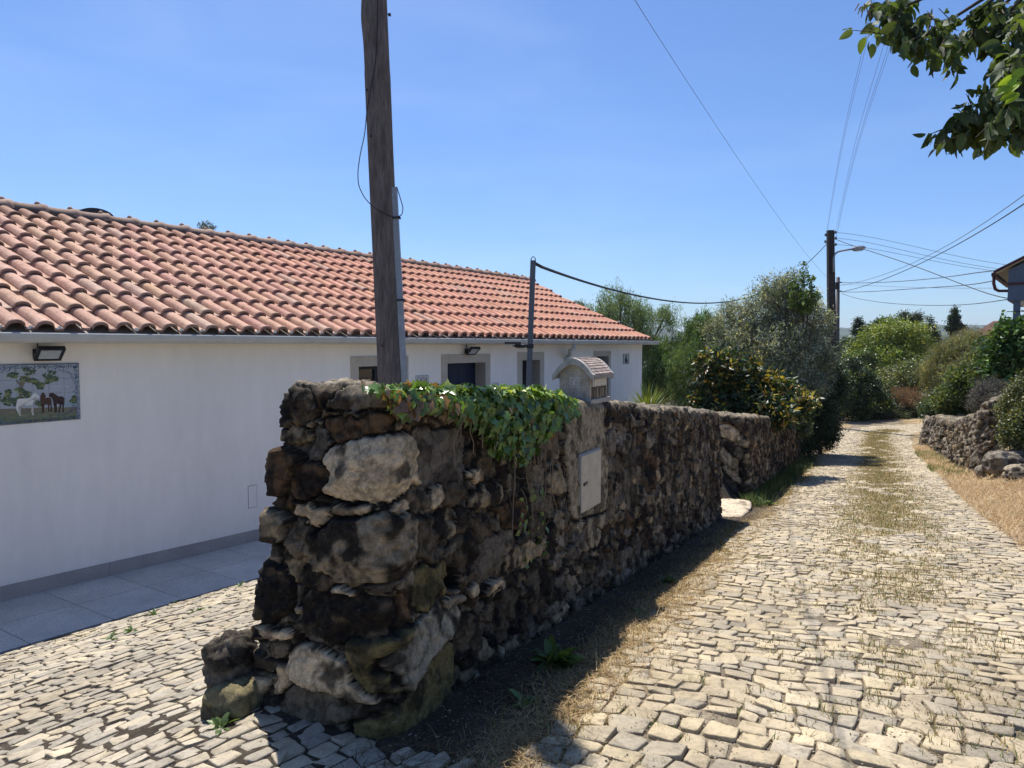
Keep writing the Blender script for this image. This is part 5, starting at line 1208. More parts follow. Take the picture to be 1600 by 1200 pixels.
# ---- generic trees and shrubs
def bl(px, py, Y, rx, ry, ryd=None):
    c = P(px, py, Y); return (c, A3([rx * Y / F, (ryd if ryd is not None else rx) * Y / F, ry * Y / F]))
def plant(name, label, cat, base, blobs, ncl, per, cs, L, Wd, cols, wts, mat='leaf', seed=1, group=None, droop=0.3, strand=False, trunk=0.1, trunk_r=None, nbranch=40, hollow=0.45, gap=0.0, upb=0.0, leafname='crown', clump_jit=0.22, flatz=1.0, trunk_name='trunk', tipcols=None):
    rng = np.random.default_rng(seed); root = thing(name, base, label, cat, group)
    vols = A3([np.prod(b[1]) ** (0.75) for b in blobs]); bi = rng.choice(len(blobs), ncl, p=vols / vols.sum())
    C_ = A3([b[0] for b in blobs])[bi]; R_ = A3([b[1] for b in blobs])[bi]; d = rdir(rng, ncl); r = (hollow + (1 - hollow) * rng.random(ncl) ** 0.7)
    r *= 1 + 0.34 * vnoise(d * 2.7 + bi[:, None] * 3.1, seed); r = np.where(rng.random(ncl) < 0.07, r * rng.uniform(1.1, 1.4, ncl), r)
    cc = C_ + d * R_ * r[:, None]
    if gap > 0:
        k = fbm(cc * (2.2 / max(np.mean(R_), 0.3)), seed + 5, 3) > -1 + gap; cc = cc[k]; d = d[k]; R_ = R_[k]
    gz = G(cc[:, 0], cc[:, 1]); k = cc[:, 2] > gz + 0.04; cc = cc[k]; d = d[k]; ncl = len(cc)
    cb = np.clip(rng.normal(1, clump_jit, ncl), 0.45, 1.7); ctint = rng.normal(0, 0.10, (ncl, 1))
    idx = np.repeat(np.arange(ncl), per); n = len(idx)
    if strand:
        ln = rng.uniform(0.5, 1.0, ncl)[idx] * cs * 1.5; f = rng.random(n); sway = rng.normal(0, 0.12, (ncl, 2))[idx]
        pos = cc[idx] + np.stack([sway[:, 0] * f * ln, sway[:, 1] * f * ln, -f * ln], -1) + rng.normal(0, cs * 0.22, (n, 3)); td = rdir(rng, n) * 0.7 + A3([0, 0, -1.0])
    else:
        pos = cc[idx] + rng.normal(0, cs * 0.5, (n, 3)) * A3([1, 1, flatz]); td = rdir(rng, n) + d[idx] * 0.5 + A3([0, 0, upb - droop])
    nrm = rdir(rng, n) * 0.9 + d[idx] * 0.35 + A3([0, 0, 0.75])
    c = mixcol(rng, n, cols, wts, 0.16) * cb[idx][:, None] * (1 + ctint[idx] * A3([1, 0.2, -0.6]))
    if tipcols is not None:
        k = (rng.random(ncl) < tipcols[1])[idx] & (rng.random(n) < 0.7); c[k] = mixcol(rng, int(k.sum()), tipcols[0], None, 0.2)
    quad_leaves(leafname, pos, td, nrm, L * rng.uniform(0.65, 1.25, n), Wd * rng.uniform(0.7, 1.2, n), c, M[mat], root)
    if trunk > 0:
        b = MB(); base = A3(base, dtype=float); top_ = C_.mean(0) if len(blobs) > 1 else blobs[0][0]; allc = A3([x[0] for x in blobs]); fork = base + (allc.mean(0) - base) * 0.4
        fork[2] = base[2] + (allc[:, 2].mean() - base[2]) * 0.45; tr = trunk
        b.tube([base - UP * 0.1, base + (fork - base) * 0.5 + rng.normal(0, tr * 0.5, 3) * A3([1, 1, 0]), fork], [tr * 1.25, tr * 0.95, tr * 0.8], 9)
        for (c0, r0) in blobs:
            m = (fork + c0) / 2 + rng.normal(0, 0.12, 3) * np.mean(r0); b.tube([fork, m, c0], [tr * 0.6, tr * 0.4, tr * 0.25], 6)
        sel = rng.choice(ncl, min(nbranch, ncl), replace=False)
        for i in sel:
            j = np.argmin(np.linalg.norm(allc - cc[i], axis=1)); s = allc[j] if rng.random() < 0.6 else (fork + allc[j]) / 2; m = (s + cc[i]) / 2 + rng.normal(0, 0.10, 3) * np.linalg.norm(cc[i] - s); b.tube([s, m, cc[i]], [tr * 0.25, tr * 0.14, tr * 0.05], 4, cap=False)
        b.build(trunk_name, M['bark'], root, smooth=True)
    return root
def gp(px, Y, dz=0): p = P(px, 600, Y); return A3([p[0], p[1], float(G(p[0], p[1])) + dz])

PEP = [(0.12, 0.18, 0.08), (0.17, 0.24, 0.12), (0.22, 0.28, 0.16)]
plant('pepper_tree', 'tall weeping feathery tree with see-through crown behind the far corner of the house', 'tree', gp(985, 25),
      [bl(968, 468, 25, 38, 26), bl(940, 482, 25, 26, 22), bl(1000, 492, 25, 34, 26), bl(905, 472, 26, 15, 9), bl(975, 510, 25, 45, 26), bl(1040, 490, 25, 24, 20), bl(1012, 540, 25, 50, 30)],
      700, 46, 0.30, 0.10, 0.020, PEP, [3, 3, 1.5], seed=3, strand=True, trunk=0.10, nbranch=90, hollow=0.2, mat='leaf_soft')
plant('pepper_tree', 'lower weeping green tree filling the gap between the house and the olive', 'tree', gp(1080, 23.5),
      [bl(1055, 560, 24, 42, 42), bl(1098, 510, 24, 34, 28), bl(1090, 575, 23, 50, 48), bl(1030, 590, 24, 26, 40), bl(1120, 540, 24, 30, 34)],
      1700, 56, 0.30, 0.12, 0.024, [(0.08, 0.14, 0.05), (0.12, 0.185, 0.07), (0.17, 0.23, 0.11)], [3, 3, 1], seed=4, strand=True, trunk=0.11, nbranch=60, mat='leaf_soft', hollow=0.3)
plant('ridge_tree', 'small tree tip showing above the middle of the roof ridge', 'tree', A3([*(P(325, 380, 20)[:2]), -1.2]), [bl(322, 356, 20, 11, 8), bl(330, 363, 20, 8, 6)], 40, 16, 0.12, 0.07, 0.03, [(0.06, 0.08, 0.04), (0.09, 0.11, 0.06)], None, seed=5, trunk=0.05, nbranch=12)
OL = [(0.20, 0.23, 0.18), (0.30, 0.335, 0.28), (0.46, 0.49, 0.43), (0.11, 0.135, 0.10)]
plant('olive_tree', 'large silvery olive tree rising behind the second stone wall', 'tree', gp(1215, 21.5),
      [bl(1210, 455, 21, 24, 24), bl(1192, 490, 21, 34, 34), bl(1232, 480, 21, 34, 34), bl(1262, 505, 21.5, 34, 36), bl(1155, 500, 21.5, 24, 28), bl(1160, 545, 21, 34, 36), bl(1215, 550, 20.5, 50, 50), bl(1272, 560, 21, 36, 42), bl(1240, 600, 20.5, 44, 36), bl(1205, 600, 20.5, 44, 34), bl(1250, 630, 20.8, 30, 30), bl(1135, 485, 22, 14, 14), bl(1120, 520, 21.5, 20, 22), bl(1235, 445, 21, 16, 18)],
      2700, 34, 0.19, 0.095, 0.026, OL, [3, 3, 1.3, 2], seed=6, trunk=0.12, nbranch=90, hollow=0.45, clump_jit=0.38, upb=0.5, gap=0.2, mat='leaf_soft')
plant('elm_sucker', 'bright green upright shoots poking out of the olive crown below the black cable', 'shoots', gp(1250, 20.5),
      [bl(1256, 432, 20.3, 4, 22), bl(1245, 445, 20.3, 4, 16), bl(1268, 440, 20.3, 4, 18), bl(1238, 455, 20.3, 4, 12), bl(1255, 470, 20.3, 20, 18), bl(1278, 462, 20.3, 4, 12)],
      190, 16, 0.07, 0.07, 0.045, [(0.08, 0.14, 0.04), (0.13, 0.20, 0.05)], None, seed=7, trunk=0.03, nbranch=30, upb=0.8)
plant('loquat_shrub', 'dense dark shrub with golden young leaves behind the second stone wall', 'shrub', gp(1150, 15.2),
      [bl(1118, 580, 15, 30, 34), bl(1150, 592, 15.2, 38, 34), bl(1195, 618, 15.4, 42, 30), bl(1110, 630, 15, 30, 24), bl(1170, 640, 15, 60, 26), bl(1230, 632, 15.8, 34, 26)],
      1150, 15, 0.17, 0.15, 0.055, [(0.028, 0.052, 0.020), (0.045, 0.075, 0.025), (0.07, 0.10, 0.035)], [4, 3, 1], seed=8, mat='leaf_gloss', trunk=0.06, nbranch=40, hollow=0.6, upb=0.25, tipcols=([(0.42, 0.32, 0.05), (0.36, 0.34, 0.07), (0.34, 0.20, 0.05)], 0.26))
plant('dark_shrub', 'deep green shrub spilling over the far end of the second wall', 'shrub', gp(1285, 22.5),
      [bl(1270, 640, 21, 34, 44), bl(1292, 600, 22, 30, 50), bl(1285, 670, 22, 26, 30), bl(1255, 690, 21.5, 18, 24), bl(1240, 645, 20.5, 20, 20)],
      1100, 30, 0.17, 0.075, 0.045, [(0.022, 0.042, 0.018), (0.040, 0.070, 0.026), (0.07, 0.10, 0.04)], [4, 3, 1], seed=9, trunk=0.06, mat='leaf_gloss', hollow=0.5)
plant('wall_climber', 'pale green climber draped over the top of the far wall end', 'climbing plant', gp(1240, 19.2),
      [bl(1225, 650, 19.0, 20, 6), bl(1243, 658, 18.9, 18, 10), bl(1258, 668, 18.8, 9, 16)], 200, 16, 0.10, 0.07, 0.05, [(0.16, 0.20, 0.09), (0.22, 0.25, 0.13), (0.08, 0.12, 0.05)], None, seed=10, trunk=0.02, nbranch=20, hollow=0.3, trunk_name='stem')
plant('hedge_shrub', 'tall tangled green thicket filling the space behind the right wall', 'shrub', gp(1530, 24), [bl(1520, 600, 24, 34, 34), bl(1550, 575, 23, 30, 34), bl(1490, 625, 25, 30, 22), bl(1575, 610, 22, 26, 34), bl(1560, 540, 24, 22, 20)], 1300, 26, 0.20, 0.11, 0.05, [(0.07, 0.11, 0.035), (0.11, 0.15, 0.05), (0.16, 0.18, 0.08), (0.04, 0.065, 0.025)], [3, 3, 1.5, 2], seed=35, trunk=0.07, mat='leaf_soft', clump_jit=0.35, upb=0.2)
plant('holm_oak', 'dark evergreen rising between the thin pole and the yellow-green tree', 'tree', gp(1330, 46), [bl(1330, 585, 46, 22, 30), bl(1350, 570, 46, 18, 22), bl(1318, 610, 45, 18, 26)], 700, 24, 0.26, 0.15, 0.08, [(0.05, 0.08, 0.03), (0.08, 0.12, 0.04), (0.14, 0.18, 0.06)], None, seed=36, trunk=0.1, clump_jit=0.35)
def yucca():
    rng = np.random.default_rng(11); base = gp(1012, 15.5); c = P(1012, 648, 15.5); root = thing('yucca', base, 'spiky yellow-green yucca beside the far corner of the house', 'plant')
    MB().tube([base, c], [0.12, 0.10], 8).build('trunk', M['bark'], root)
    n = 190; d = rdir(rng, n); d[:, 2] = np.abs(d[:, 2]) * 1.1 + 0.12; d /= np.linalg.norm(d, axis=1)[:, None]
    b = MB()
    for i in range(n):
        L = rng.uniform(0.55, 0.85); w = 0.035; s = np.cross(d[i], UP); s /= np.linalg.norm(s) + 1e-6; p1 = c + d[i] * L * 0.55; p2 = c + d[i] * L - UP * 0.06 * L
        cl = (A3([0.16, 0.20, 0.05]) if d[i][2] > 0.35 else A3([0.07, 0.10, 0.04])) * rng.uniform(0.7, 1.4)
        b.add([c - s * w / 2, c + s * w / 2, p1 + s * w * .45, p1 - s * w * .45, p2], [(0, 1, 2, 3), (3, 2, 4)], tuple(cl))
    b.build('leaves', M['leaf_gloss'], root)
yucca()
# beyond the lane
plant('laurel_bush', 'dark rounded bush just right of the utility pole foot', 'bush', gp(1345, 40), [bl(1335, 630, 39, 26, 34), bl(1362, 632, 40, 26, 30), bl(1318, 610, 38, 16, 34), bl(1345, 600, 40, 28, 24), bl(1330, 575, 39, 14, 18), bl(1380, 640, 41, 20, 20)], 1150, 26, 0.24, 0.12, 0.08,
      [(0.022, 0.045, 0.020), (0.038, 0.070, 0.028), (0.06, 0.095, 0.035)], [4, 3, 1], seed=12, trunk=0.08, mat='leaf_gloss', tipcols=([(0.30, 0.34, 0.05)], 0.12))
YG = [(0.19, 0.25, 0.04), (0.27, 0.33, 0.06), (0.11, 0.16, 0.04), (0.34, 0.38, 0.08)]
plant('ash_tree', 'broad yellow-green sunlit tree in the middle of the hedgerow', 'tree', gp(1400, 50), [bl(1372, 535, 50, 34, 26), bl(1400, 522, 50, 40, 22), bl(1350, 560, 50, 28, 26), bl(1425, 545, 50, 28, 30), bl(1385, 570, 49, 50, 28), bl(1340, 590, 48, 22, 18)], 1500, 30, 0.34, 0.16, 0.085, YG, [3, 3, 2, 1], seed=13, trunk=0.16, nbranch=80, upb=0.2)
plant('oak_bush', 'dull olive-green bush in front of the yellow-green tree', 'bush', gp(1400, 44), [bl(1395, 600, 44, 36, 26), bl(1425, 590, 44, 26, 26), bl(1372, 612, 43, 20, 18)], 700, 26, 0.28, 0.13, 0.075, [(0.10, 0.13, 0.045), (0.15, 0.18, 0.065), (0.20, 0.22, 0.09)], None, seed=14, trunk=0.09)
plant('dry_bush', 'small rust-brown dry bush at the bend of the lane', 'bush', gp(1418, 41), [bl(1415, 618, 41, 20, 12), bl(1425, 628, 41, 16, 10)], 260, 26, 0.17, 0.14, 0.015, [(0.22, 0.12, 0.07), (0.28, 0.17, 0.10), (0.12, 0.10, 0.05)], None, seed=15, trunk=0.04, mat='straw', upb=0.6)
plant('bramble', 'low dark bramble edging the bend below the dry bush', 'bramble', gp(1405, 40), [bl(1390, 650, 40.5, 26, 10), bl(1425, 646, 41, 24, 12), bl(1455, 635, 42, 18, 18)], 520, 22, 0.19, 0.10, 0.06, [(0.035, 0.05, 0.022), (0.06, 0.08, 0.03), (0.10, 0.10, 0.05)], None, seed=16, trunk=0.03, trunk_name='stem')
plant('broom_shrub', 'feathery brown-green shrub behind the right stone wall', 'shrub', gp(1490, 31), [bl(1490, 560, 31, 34, 32), bl(1515, 545, 30, 30, 26), bl(1470, 590, 31, 28, 30), bl(1510, 595, 29, 34, 34), bl(1535, 565, 29, 24, 26)], 1500, 30, 0.22, 0.15, 0.022, [(0.19, 0.185, 0.11), (0.15, 0.18, 0.07), (0.28, 0.25, 0.18), (0.10, 0.13, 0.05)], None, seed=17, trunk=0.07, mat='leaf_soft', upb=0.7, hollow=0.35)
plant('wall_bush', 'green bush with shiny leaves growing just over the low right wall', 'bush', gp(1480, 27.5), [bl(1475, 635, 27.5, 28, 20), bl(1505, 628, 26.5, 26, 24), bl(1452, 640, 28.5, 14, 14)], 600, 22, 0.17, 0.085, 0.055, [(0.05, 0.085, 0.028), (0.08, 0.12, 0.035), (0.03, 0.05, 0.02)], None, seed=18, trunk=0.04, mat='leaf_gloss')
plant('fig_tree', 'bright green broad-leaved tree below the blue balcony house', 'tree', gp(1590, 19), [bl(1582, 555, 19, 30, 34), bl(1600, 530, 19, 30, 30), bl(1565, 585, 19, 22, 28), bl(1618, 570, 19, 30, 40), bl(1575, 520, 19, 12, 12)], 900, 15, 0.20, 0.14, 0.10, [(0.055, 0.12, 0.028), (0.09, 0.17, 0.038), (0.035, 0.07, 0.02)], [3, 3, 2], seed=19, trunk=0.08, mat='leaf_gloss', upb=0.1)
plant('privet_bush', 'small-leaved glittering bush hanging over the near end of the right wall', 'bush', gp(1598, 14.6), [bl(1600, 620, 14.8, 26, 34), bl(1586, 675, 14.4, 20, 26), bl(1612, 660, 14.4, 30, 40), bl(1580, 640, 15, 14, 20)], 900, 26, 0.12, 0.05, 0.034, [(0.10, 0.13, 0.045), (0.15, 0.17, 0.06), (0.05, 0.07, 0.028), (0.22, 0.22, 0.10)], None, seed=20, trunk=0.04, mat='leaf_gloss')
plant('thorn_tangle', 'grey leafless tangle of twigs and dark foliage on top of the right wall', 'bramble', gp(1545, 17.5), [bl(1548, 615, 17.5, 24, 20), bl(1560, 630, 17, 18, 16), bl(1532, 630, 18, 16, 14)], 520, 26, 0.14, 0.09, 0.010, [(0.13, 0.12, 0.11), (0.09, 0.085, 0.08), (0.05, 0.06, 0.035), (0.20, 0.18, 0.17)], None, seed=22, trunk=0.04, nbranch=160, mat='straw', trunk_name='stem')
DG = [(0.020, 0.038, 0.020), (0.035, 0.060, 0.028), (0.05, 0.08, 0.035)]
GFAR = 'trees on the skyline beyond the lane'
plant('fir_tree', 'slim dark conifer standing alone on the skyline left of the blue house', 'tree', gp(1492, 75), [bl(1492, 487, 75, 4, 8), bl(1491, 498, 75, 8, 7), bl(1492, 508, 75, 9, 6), bl(1484, 513, 75, 5, 4), bl(1502, 512, 75, 6, 4), bl(1496, 520, 75, 10, 4)], 420, 18, 0.22, 0.20, 0.10, DG, None, seed=23, trunk=0.16, group=GFAR, droop=0.2, hollow=0.2)
plant('pine_tree', 'spreading grey-green pine on the skyline above the yellow-green tree', 'tree', gp(1420, 80), [bl(1412, 494, 80, 8, 7), bl(1425, 500, 80, 10, 7), bl(1434, 496, 80, 7, 6), bl(1420, 508, 80, 12, 7)], 300, 20, 0.4, 0.25, 0.08, [(0.05, 0.07, 0.045), (0.08, 0.10, 0.06)], None, seed=24, trunk=0.18, group=GFAR, hollow=0.2)
plant('cypress_tree', 'short pointed dark cypress between the pine and the slim conifer', 'tree', gp(1452, 70), [bl(1453, 503, 70, 4, 8), bl(1452, 516, 70, 7, 10), bl(1455, 530, 70, 11, 12), bl(1462, 540, 70, 13, 10)], 420, 20, 0.3, 0.18, 0.09, DG, None, seed=25, trunk=0.14, group=GFAR)
plant('skyline_tree', 'small loose-crowned dark tree on the skyline right of the thin pole', 'tree', gp(1341, 85), [bl(1340, 501, 85, 5, 5), bl(1343, 509, 85, 7, 5), bl(1338, 518, 85, 6, 6), bl(1345, 528, 85, 8, 8)], 230, 18, 0.35, 0.22, 0.10, DG, None, seed=26, trunk=0.14, group=GFAR, hollow=0.1)
plant('skyline_tree', 'rounded dark treetop just above the left of the yellow-green tree', 'tree', gp(1383, 78), [bl(1383, 505, 78, 14, 8), bl(1372, 510, 78, 12, 6), bl(1395, 512, 78, 12, 7)], 330, 18, 0.35, 0.22, 0.12, DG + [(0.08, 0.11, 0.04)], None, seed=27, trunk=0.14, group=GFAR)
plant('skyline_bush', 'dark green bushes filling the gap between the thin pole and the yellow-green tree', 'bush', gp(1325, 62), [bl(1322, 545, 62, 14, 18), bl(1338, 548, 60, 14, 16), bl(1318, 570, 58, 16, 20)], 420, 22, 0.34, 0.20, 0.10, [(0.04, 0.065, 0.03), (0.06, 0.09, 0.04)], None, seed=28, trunk=0.1)
plant('skyline_bush', 'grey-brown wispy bush in front of the brown tiled roof', 'bush', gp(1510, 42), [bl(1512, 528, 42, 16, 10), bl(1530, 532, 41, 14, 10), bl(1495, 535, 42, 12, 10)], 330, 20, 0.24, 0.2, 0.02, [(0.15, 0.13, 0.11), (0.11, 0.11, 0.06), (0.2, 0.18, 0.15)], None, seed=29, trunk=0.05, mat='leaf_soft', upb=0.6)

# ---- overhanging branches, top right
def overhang():
    rng = np.random.default_rng(30); base = A3([4.3, 2.6, float(G(4.3, 2.6))]); root = thing('overhanging_tree', base, 'big-leaved branches hanging into the sky at the upper right', 'tree')
    fork = A3([4.0, 2.75, 2.6]); b = MB(); b.tube([base - UP * .1, (base + fork) / 2 + A3([0.06, 0, 0]), fork], [0.13, 0.11, 0.09], 10)
    twigs = [((1440, 60), 3.1, [(1360, 25), (1395, 45), (1420, 75), (1350, 45)]), ((1480, 50), 3.0, [(1455, 30), (1460, 90), (1435, 85), (1500, 80)]), ((1530, 40), 3.1, [(1505, 60), (1520, 20), (1540, 85), (1480, 95)]),
             ((1570, 25), 3.0, [(1560, 50), (1590, 50), (1585, 10), (1545, 10)]), ((1400, 15), 3.1, [(1385, 5), (1410, 25), (1370, 15)]), ((1600, 60), 2.9, [(1585, 68), (1610, 80), (1598, 30)]),
             ((1530, 190), 2.9, [(1490, 180), (1480, 205), (1455, 212), (1500, 215), (1505, 165)]), ((1560, 170), 2.85, [(1535, 150), (1550, 200), (1520, 175), (1525, 210)]), ((1590, 140), 2.8, [(1570, 110), (1565, 145), (1555, 125), (1585, 165), (1575, 190)]), ((1610, 185), 2.8, [(1590, 205), (1600, 150), (1575, 215)]),
             ((1600, 100), 2.75, [(1570, 95), (1585, 85), (1595, 115)])]
    pos, td, sz, nr, cl = [], [], [], [], []
    entU, entL = P(1700, -60, 3.0), P(1700, 150, 2.9)
    for e_n in (entU, entL): b.tube([fork, (fork + e_n) / 2 + UP * 0.10, e_n], [0.05, 0.036, 0.022], 8)
    off = []
    for k in range(24):
        c = A3([rng.uniform(2.45, 4.7), rng.uniform(2.3, 3.7), rng.uniform(2.7, 4.4)]); off.append(c)
    for k, ((x, y), Yd, tips) in enumerate(twigs + [((c, 0), 0, None) for c in off]):
        if tips is None:
            hub = x; pts_ = [hub + rng.normal(0, 0.16, 3) for _ in range(5)]; pts_ = [q for q in pts_ if q[0] > 0.74 * q[1]]
            b.tube([fork, (fork + hub) / 2 + rng.normal(0, .05, 3), hub], [0.03, 0.018, 0.006], 6)
            for e in pts_:
                for rep in range(3):
                    e2 = e + rng.normal(0, 0.05, 3); m = (hub + e2) / 2; b.tube([hub, m, e2], [0.0035, 0.0025, 0.0015], 4, cap=False)
                    for j in range(8): pos.append(hub + (e2 - hub) * rng.uniform(.3, 1) + rng.normal(0, .02, 3)); td.append(norm(rng.normal(0, .6, 3) - UP * 0.7)); sz.append(rng.uniform(0.05, 0.085)); nr.append(norm(UP * 0.8 + rng.normal(0, 0.8, 3))); cl.append(0)
            continue
        hub = P(x, y, Yd); ent = entU if y < 95 else entL; b.tube([ent, (ent + hub) / 2 + UP * (0.06 if y < 95 else 0.02), hub], [0.014, 0.009, 0.005], 6)
        for (tx_, ty_) in tips:
            for rep in range(4):
                e = P(tx_ + 6 + rng.normal(0, 12), ty_ + rng.normal(0, 12), Yd + rng.normal(0, 0.16)); m = (hub + e) / 2 + rng.normal(0, 0.015, 3); b.tube([hub, m, e], [0.0035, 0.0025, 0.0015], 4, cap=False)
                for j in range(9):
                    f = rng.uniform(0.25, 1.0); p = hub + (m - hub) * 2 * f if f < .5 else m + (e - m) * 2 * (f - .5); pos.append(p + rng.normal(0, 0.012, 3)); dd = norm(norm(e - hub) * 0.5 + rng.normal(0, 0.55, 3) - UP * 0.75); td.append(dd); sz.append(rng.uniform(0.038, 0.074)); nr.append(norm(UP * 0.8 + rng.normal(0, 0.8, 3))); cl.append(0 if rng.random() < 0.93 else 1)
    for (x, y) in ((1583, 118), (1592, 128), (1578, 135), (1600, 108), (1588, 145)):
        for r_ in range(2): pos.append(P(x + r_ * 5, y, 2.35)); td.append(norm(A3([-0.9, 0.1, -0.35 - 0.3 * r_]) + rng.normal(0, .2, 3))); sz.append(0.046); nr.append(norm(A3([0, -1, 0.4]) + rng.normal(0, .3, 3))); cl.append(2)
    cols = A3([(0.07, 0.105, 0.045), (0.13, 0.20, 0.05), (0.26, 0.40, 0.05)])[A3(cl)] * rng.normal(1, .18, (len(cl), 1)).clip(.5, 1.6)
    leaf_mesh('leaves', pos, td, nr, sz, OVAL, cols, M['leaf_soft'], root, fold=0.3, droop=0.35)
    b.build('trunk', M['bark'], root, smooth=True)
    f = MB()
    for k in range(7): p = P(1342 + k * 3, 6 + (k % 3) * 5, 3.1); f.tube([p, p + A3([0.006 * (k - 3), 0, -0.03])], [0.003, 0.0015], 4, (0.25, 0.12, 0.10))
    f.build('flower_spray', M['attr'], root)
overhang()

# ------------------------------------------------------------------ poles, street lamp, cables
def big_pole():
    Yp = 6.5; base = gp(612, Yp); base[2] = float(G(base[0], base[1])); root = thing('utility_pole', base, 'thick weathered wooden pole in front of the white house', 'utility pole')
    rng = np.random.default_rng(51); p0 = P(611, 605, Yp); p1 = P(585, 0, Yp); d = (p1 - p0) / (p1[2] - p0[2])
    zs = np.arange(base[2] - 0.2, 8.4, 0.05); n = 28; V = []
    kk = np.arange(n) * 2 * math.pi / n
    for z in zs:
        c = p0 + d * (z - p0[2]); q = np.stack([np.cos(kk), np.sin(kk), np.full(n, z * 0.35)], -1)
        r = 0.112 + 0.006 * vnoise(q * 1.6, 3) + 0.004 * vnoise(np.stack([np.cos(kk) * 3, np.sin(kk) * 3, np.full(n, z * 1.2)], -1), 4) - 0.003 * (z > 4) + 0.012 * math.exp(-((z - 4.45) / 0.14) ** 2) * (np.cos(kk) < -0.3)
        r = r - 0.007 * np.clip(vnoise(np.stack([np.cos(kk) * 7, np.sin(kk) * 7, np.full(n, z * 0.8)], -1), 5) - 0.45, 0, 1)
        V.append(np.stack([c[0] + r * np.cos(kk), c[1] + r * np.sin(kk), np.full(n, z)], -1))
    m = len(zs); I = np.arange(m * n).reshape(m, n); J = np.roll(I, -1, 1)
    Fp = np.stack([I[:-1], J[:-1], J[1:], I[1:]], -1).reshape(-1, 4)
    mesh('shaft', np.concatenate(V), Fp, M['wood'], root, smooth=True)
    MB().tube([V[-1].mean(0), V[-1].mean(0) + UP * 0.01], 0.11, 16).build('pole_top', M['wood'], root)
    b = MB()
    for (x, y) in ((597, 540), (597, 602), (579, 212), (573, 140)): 
        p = P(x, y, Yp - 0.118); b = MB(); b.tube([p + A3([0, 0.01, 0]), p - A3([0, 0.006, 0])], [0.010, 0.008], 8); b.build('knot', M['darkwood'], root)
    b = MB(); q0 = P(615, 292, Yp - 0.06); q1 = P(632, 610, Yp - 0.06); dz = q1 + (q1 - q0) * 0.55; ax = norm(q1 - q0); sx_ = norm(np.cross(ax, A3([0, 1, 0])))
    if sx_[0] < 0: sx_ = -sx_
    b.box(q0 - sx_ * 0.026, sx_ * 0.052, A3([0, 0.05, 0]), dz - q0)
    con = b.build('conduit', M['galv'], root, bevel=0.004)
    for (x, y) in ((619, 341), (626, 470)): b = MB(); p = P(x, y, Yp - 0.07); b.box(p - sx_ * 0.034, sx_ * 0.068, A3([0, 0.06, 0]), UP * 0.016); b.build('strap', M['frame'], root)
    b = MB(); Yc = Yp - 0.125
    loop = [(590, -60), (590, 20), (589, 70), (586, 105), (579, 140), (573, 175), (570, 210), (563, 240), (559, 268), (560, 290), (570, 310), (585, 325), (602, 335), (618, 340), (628, 336), (630, 325), (625, 308), (620, 292)]
    pts = [P(x, y, Yc - 0.01 * (i % 2)) for i, (x, y) in enumerate(loop)]; P_ = A3(pts); t = np.linspace(0, len(P_) - 1, 70); ker = A3([.25, .5, .25])
    P_ = np.stack([np.interp(t, range(len(P_)), P_[:, i]) for i in range(3)], -1); P_[1:-1] = (P_[:-2] + 2 * P_[1:-1] + P_[2:]) / 4
    b.tube(list(P_), 0.0042, 5); b.build('drop_cable', M['cable'], root, smooth=True)
    b = MB(); p = P(606, 24, Yp); b.box(p, A3([0.025, 0, 0]), A3([0, 0.02, 0]), UP * 0.02); b.build('bolt', M['frame'], root)
big_pole()
def cable(name_label, pts, r, mat, n=48, sag=None, group=None, ext=0):
    """pts: world points; smooth curve through them"""
    Q = A3(pts); t = np.concatenate([[0], np.cumsum(np.linalg.norm(np.diff(Q, axis=0), axis=1))]); m = len(Q)
    tt = np.linspace(0, t[-1], n)
    if m == 2: R_ = Q[0] + (Q[1] - Q[0]) * (tt / t[-1])[:, None]; R_[:, 2] -= (sag or 0) * 4 * (tt / t[-1]) * (1 - tt / t[-1])
    else:
        deg = min(m - 1, 4); R_ = np.stack([np.polyval(np.polyfit(t, Q[:, i], deg), tt) for i in range(3)], -1); R_[0] = Q[0]; R_[-1] = Q[-1]
    if ext: R_ = np.concatenate([[R_[0] + norm(R_[0] - R_[1]) * ext], R_])
    b = MB(); b.tube(list(R_), r, 5); o = b.build('overhead_cable', M[mat], None, smooth=True); tag(o, name_label, 'cable', group); return o
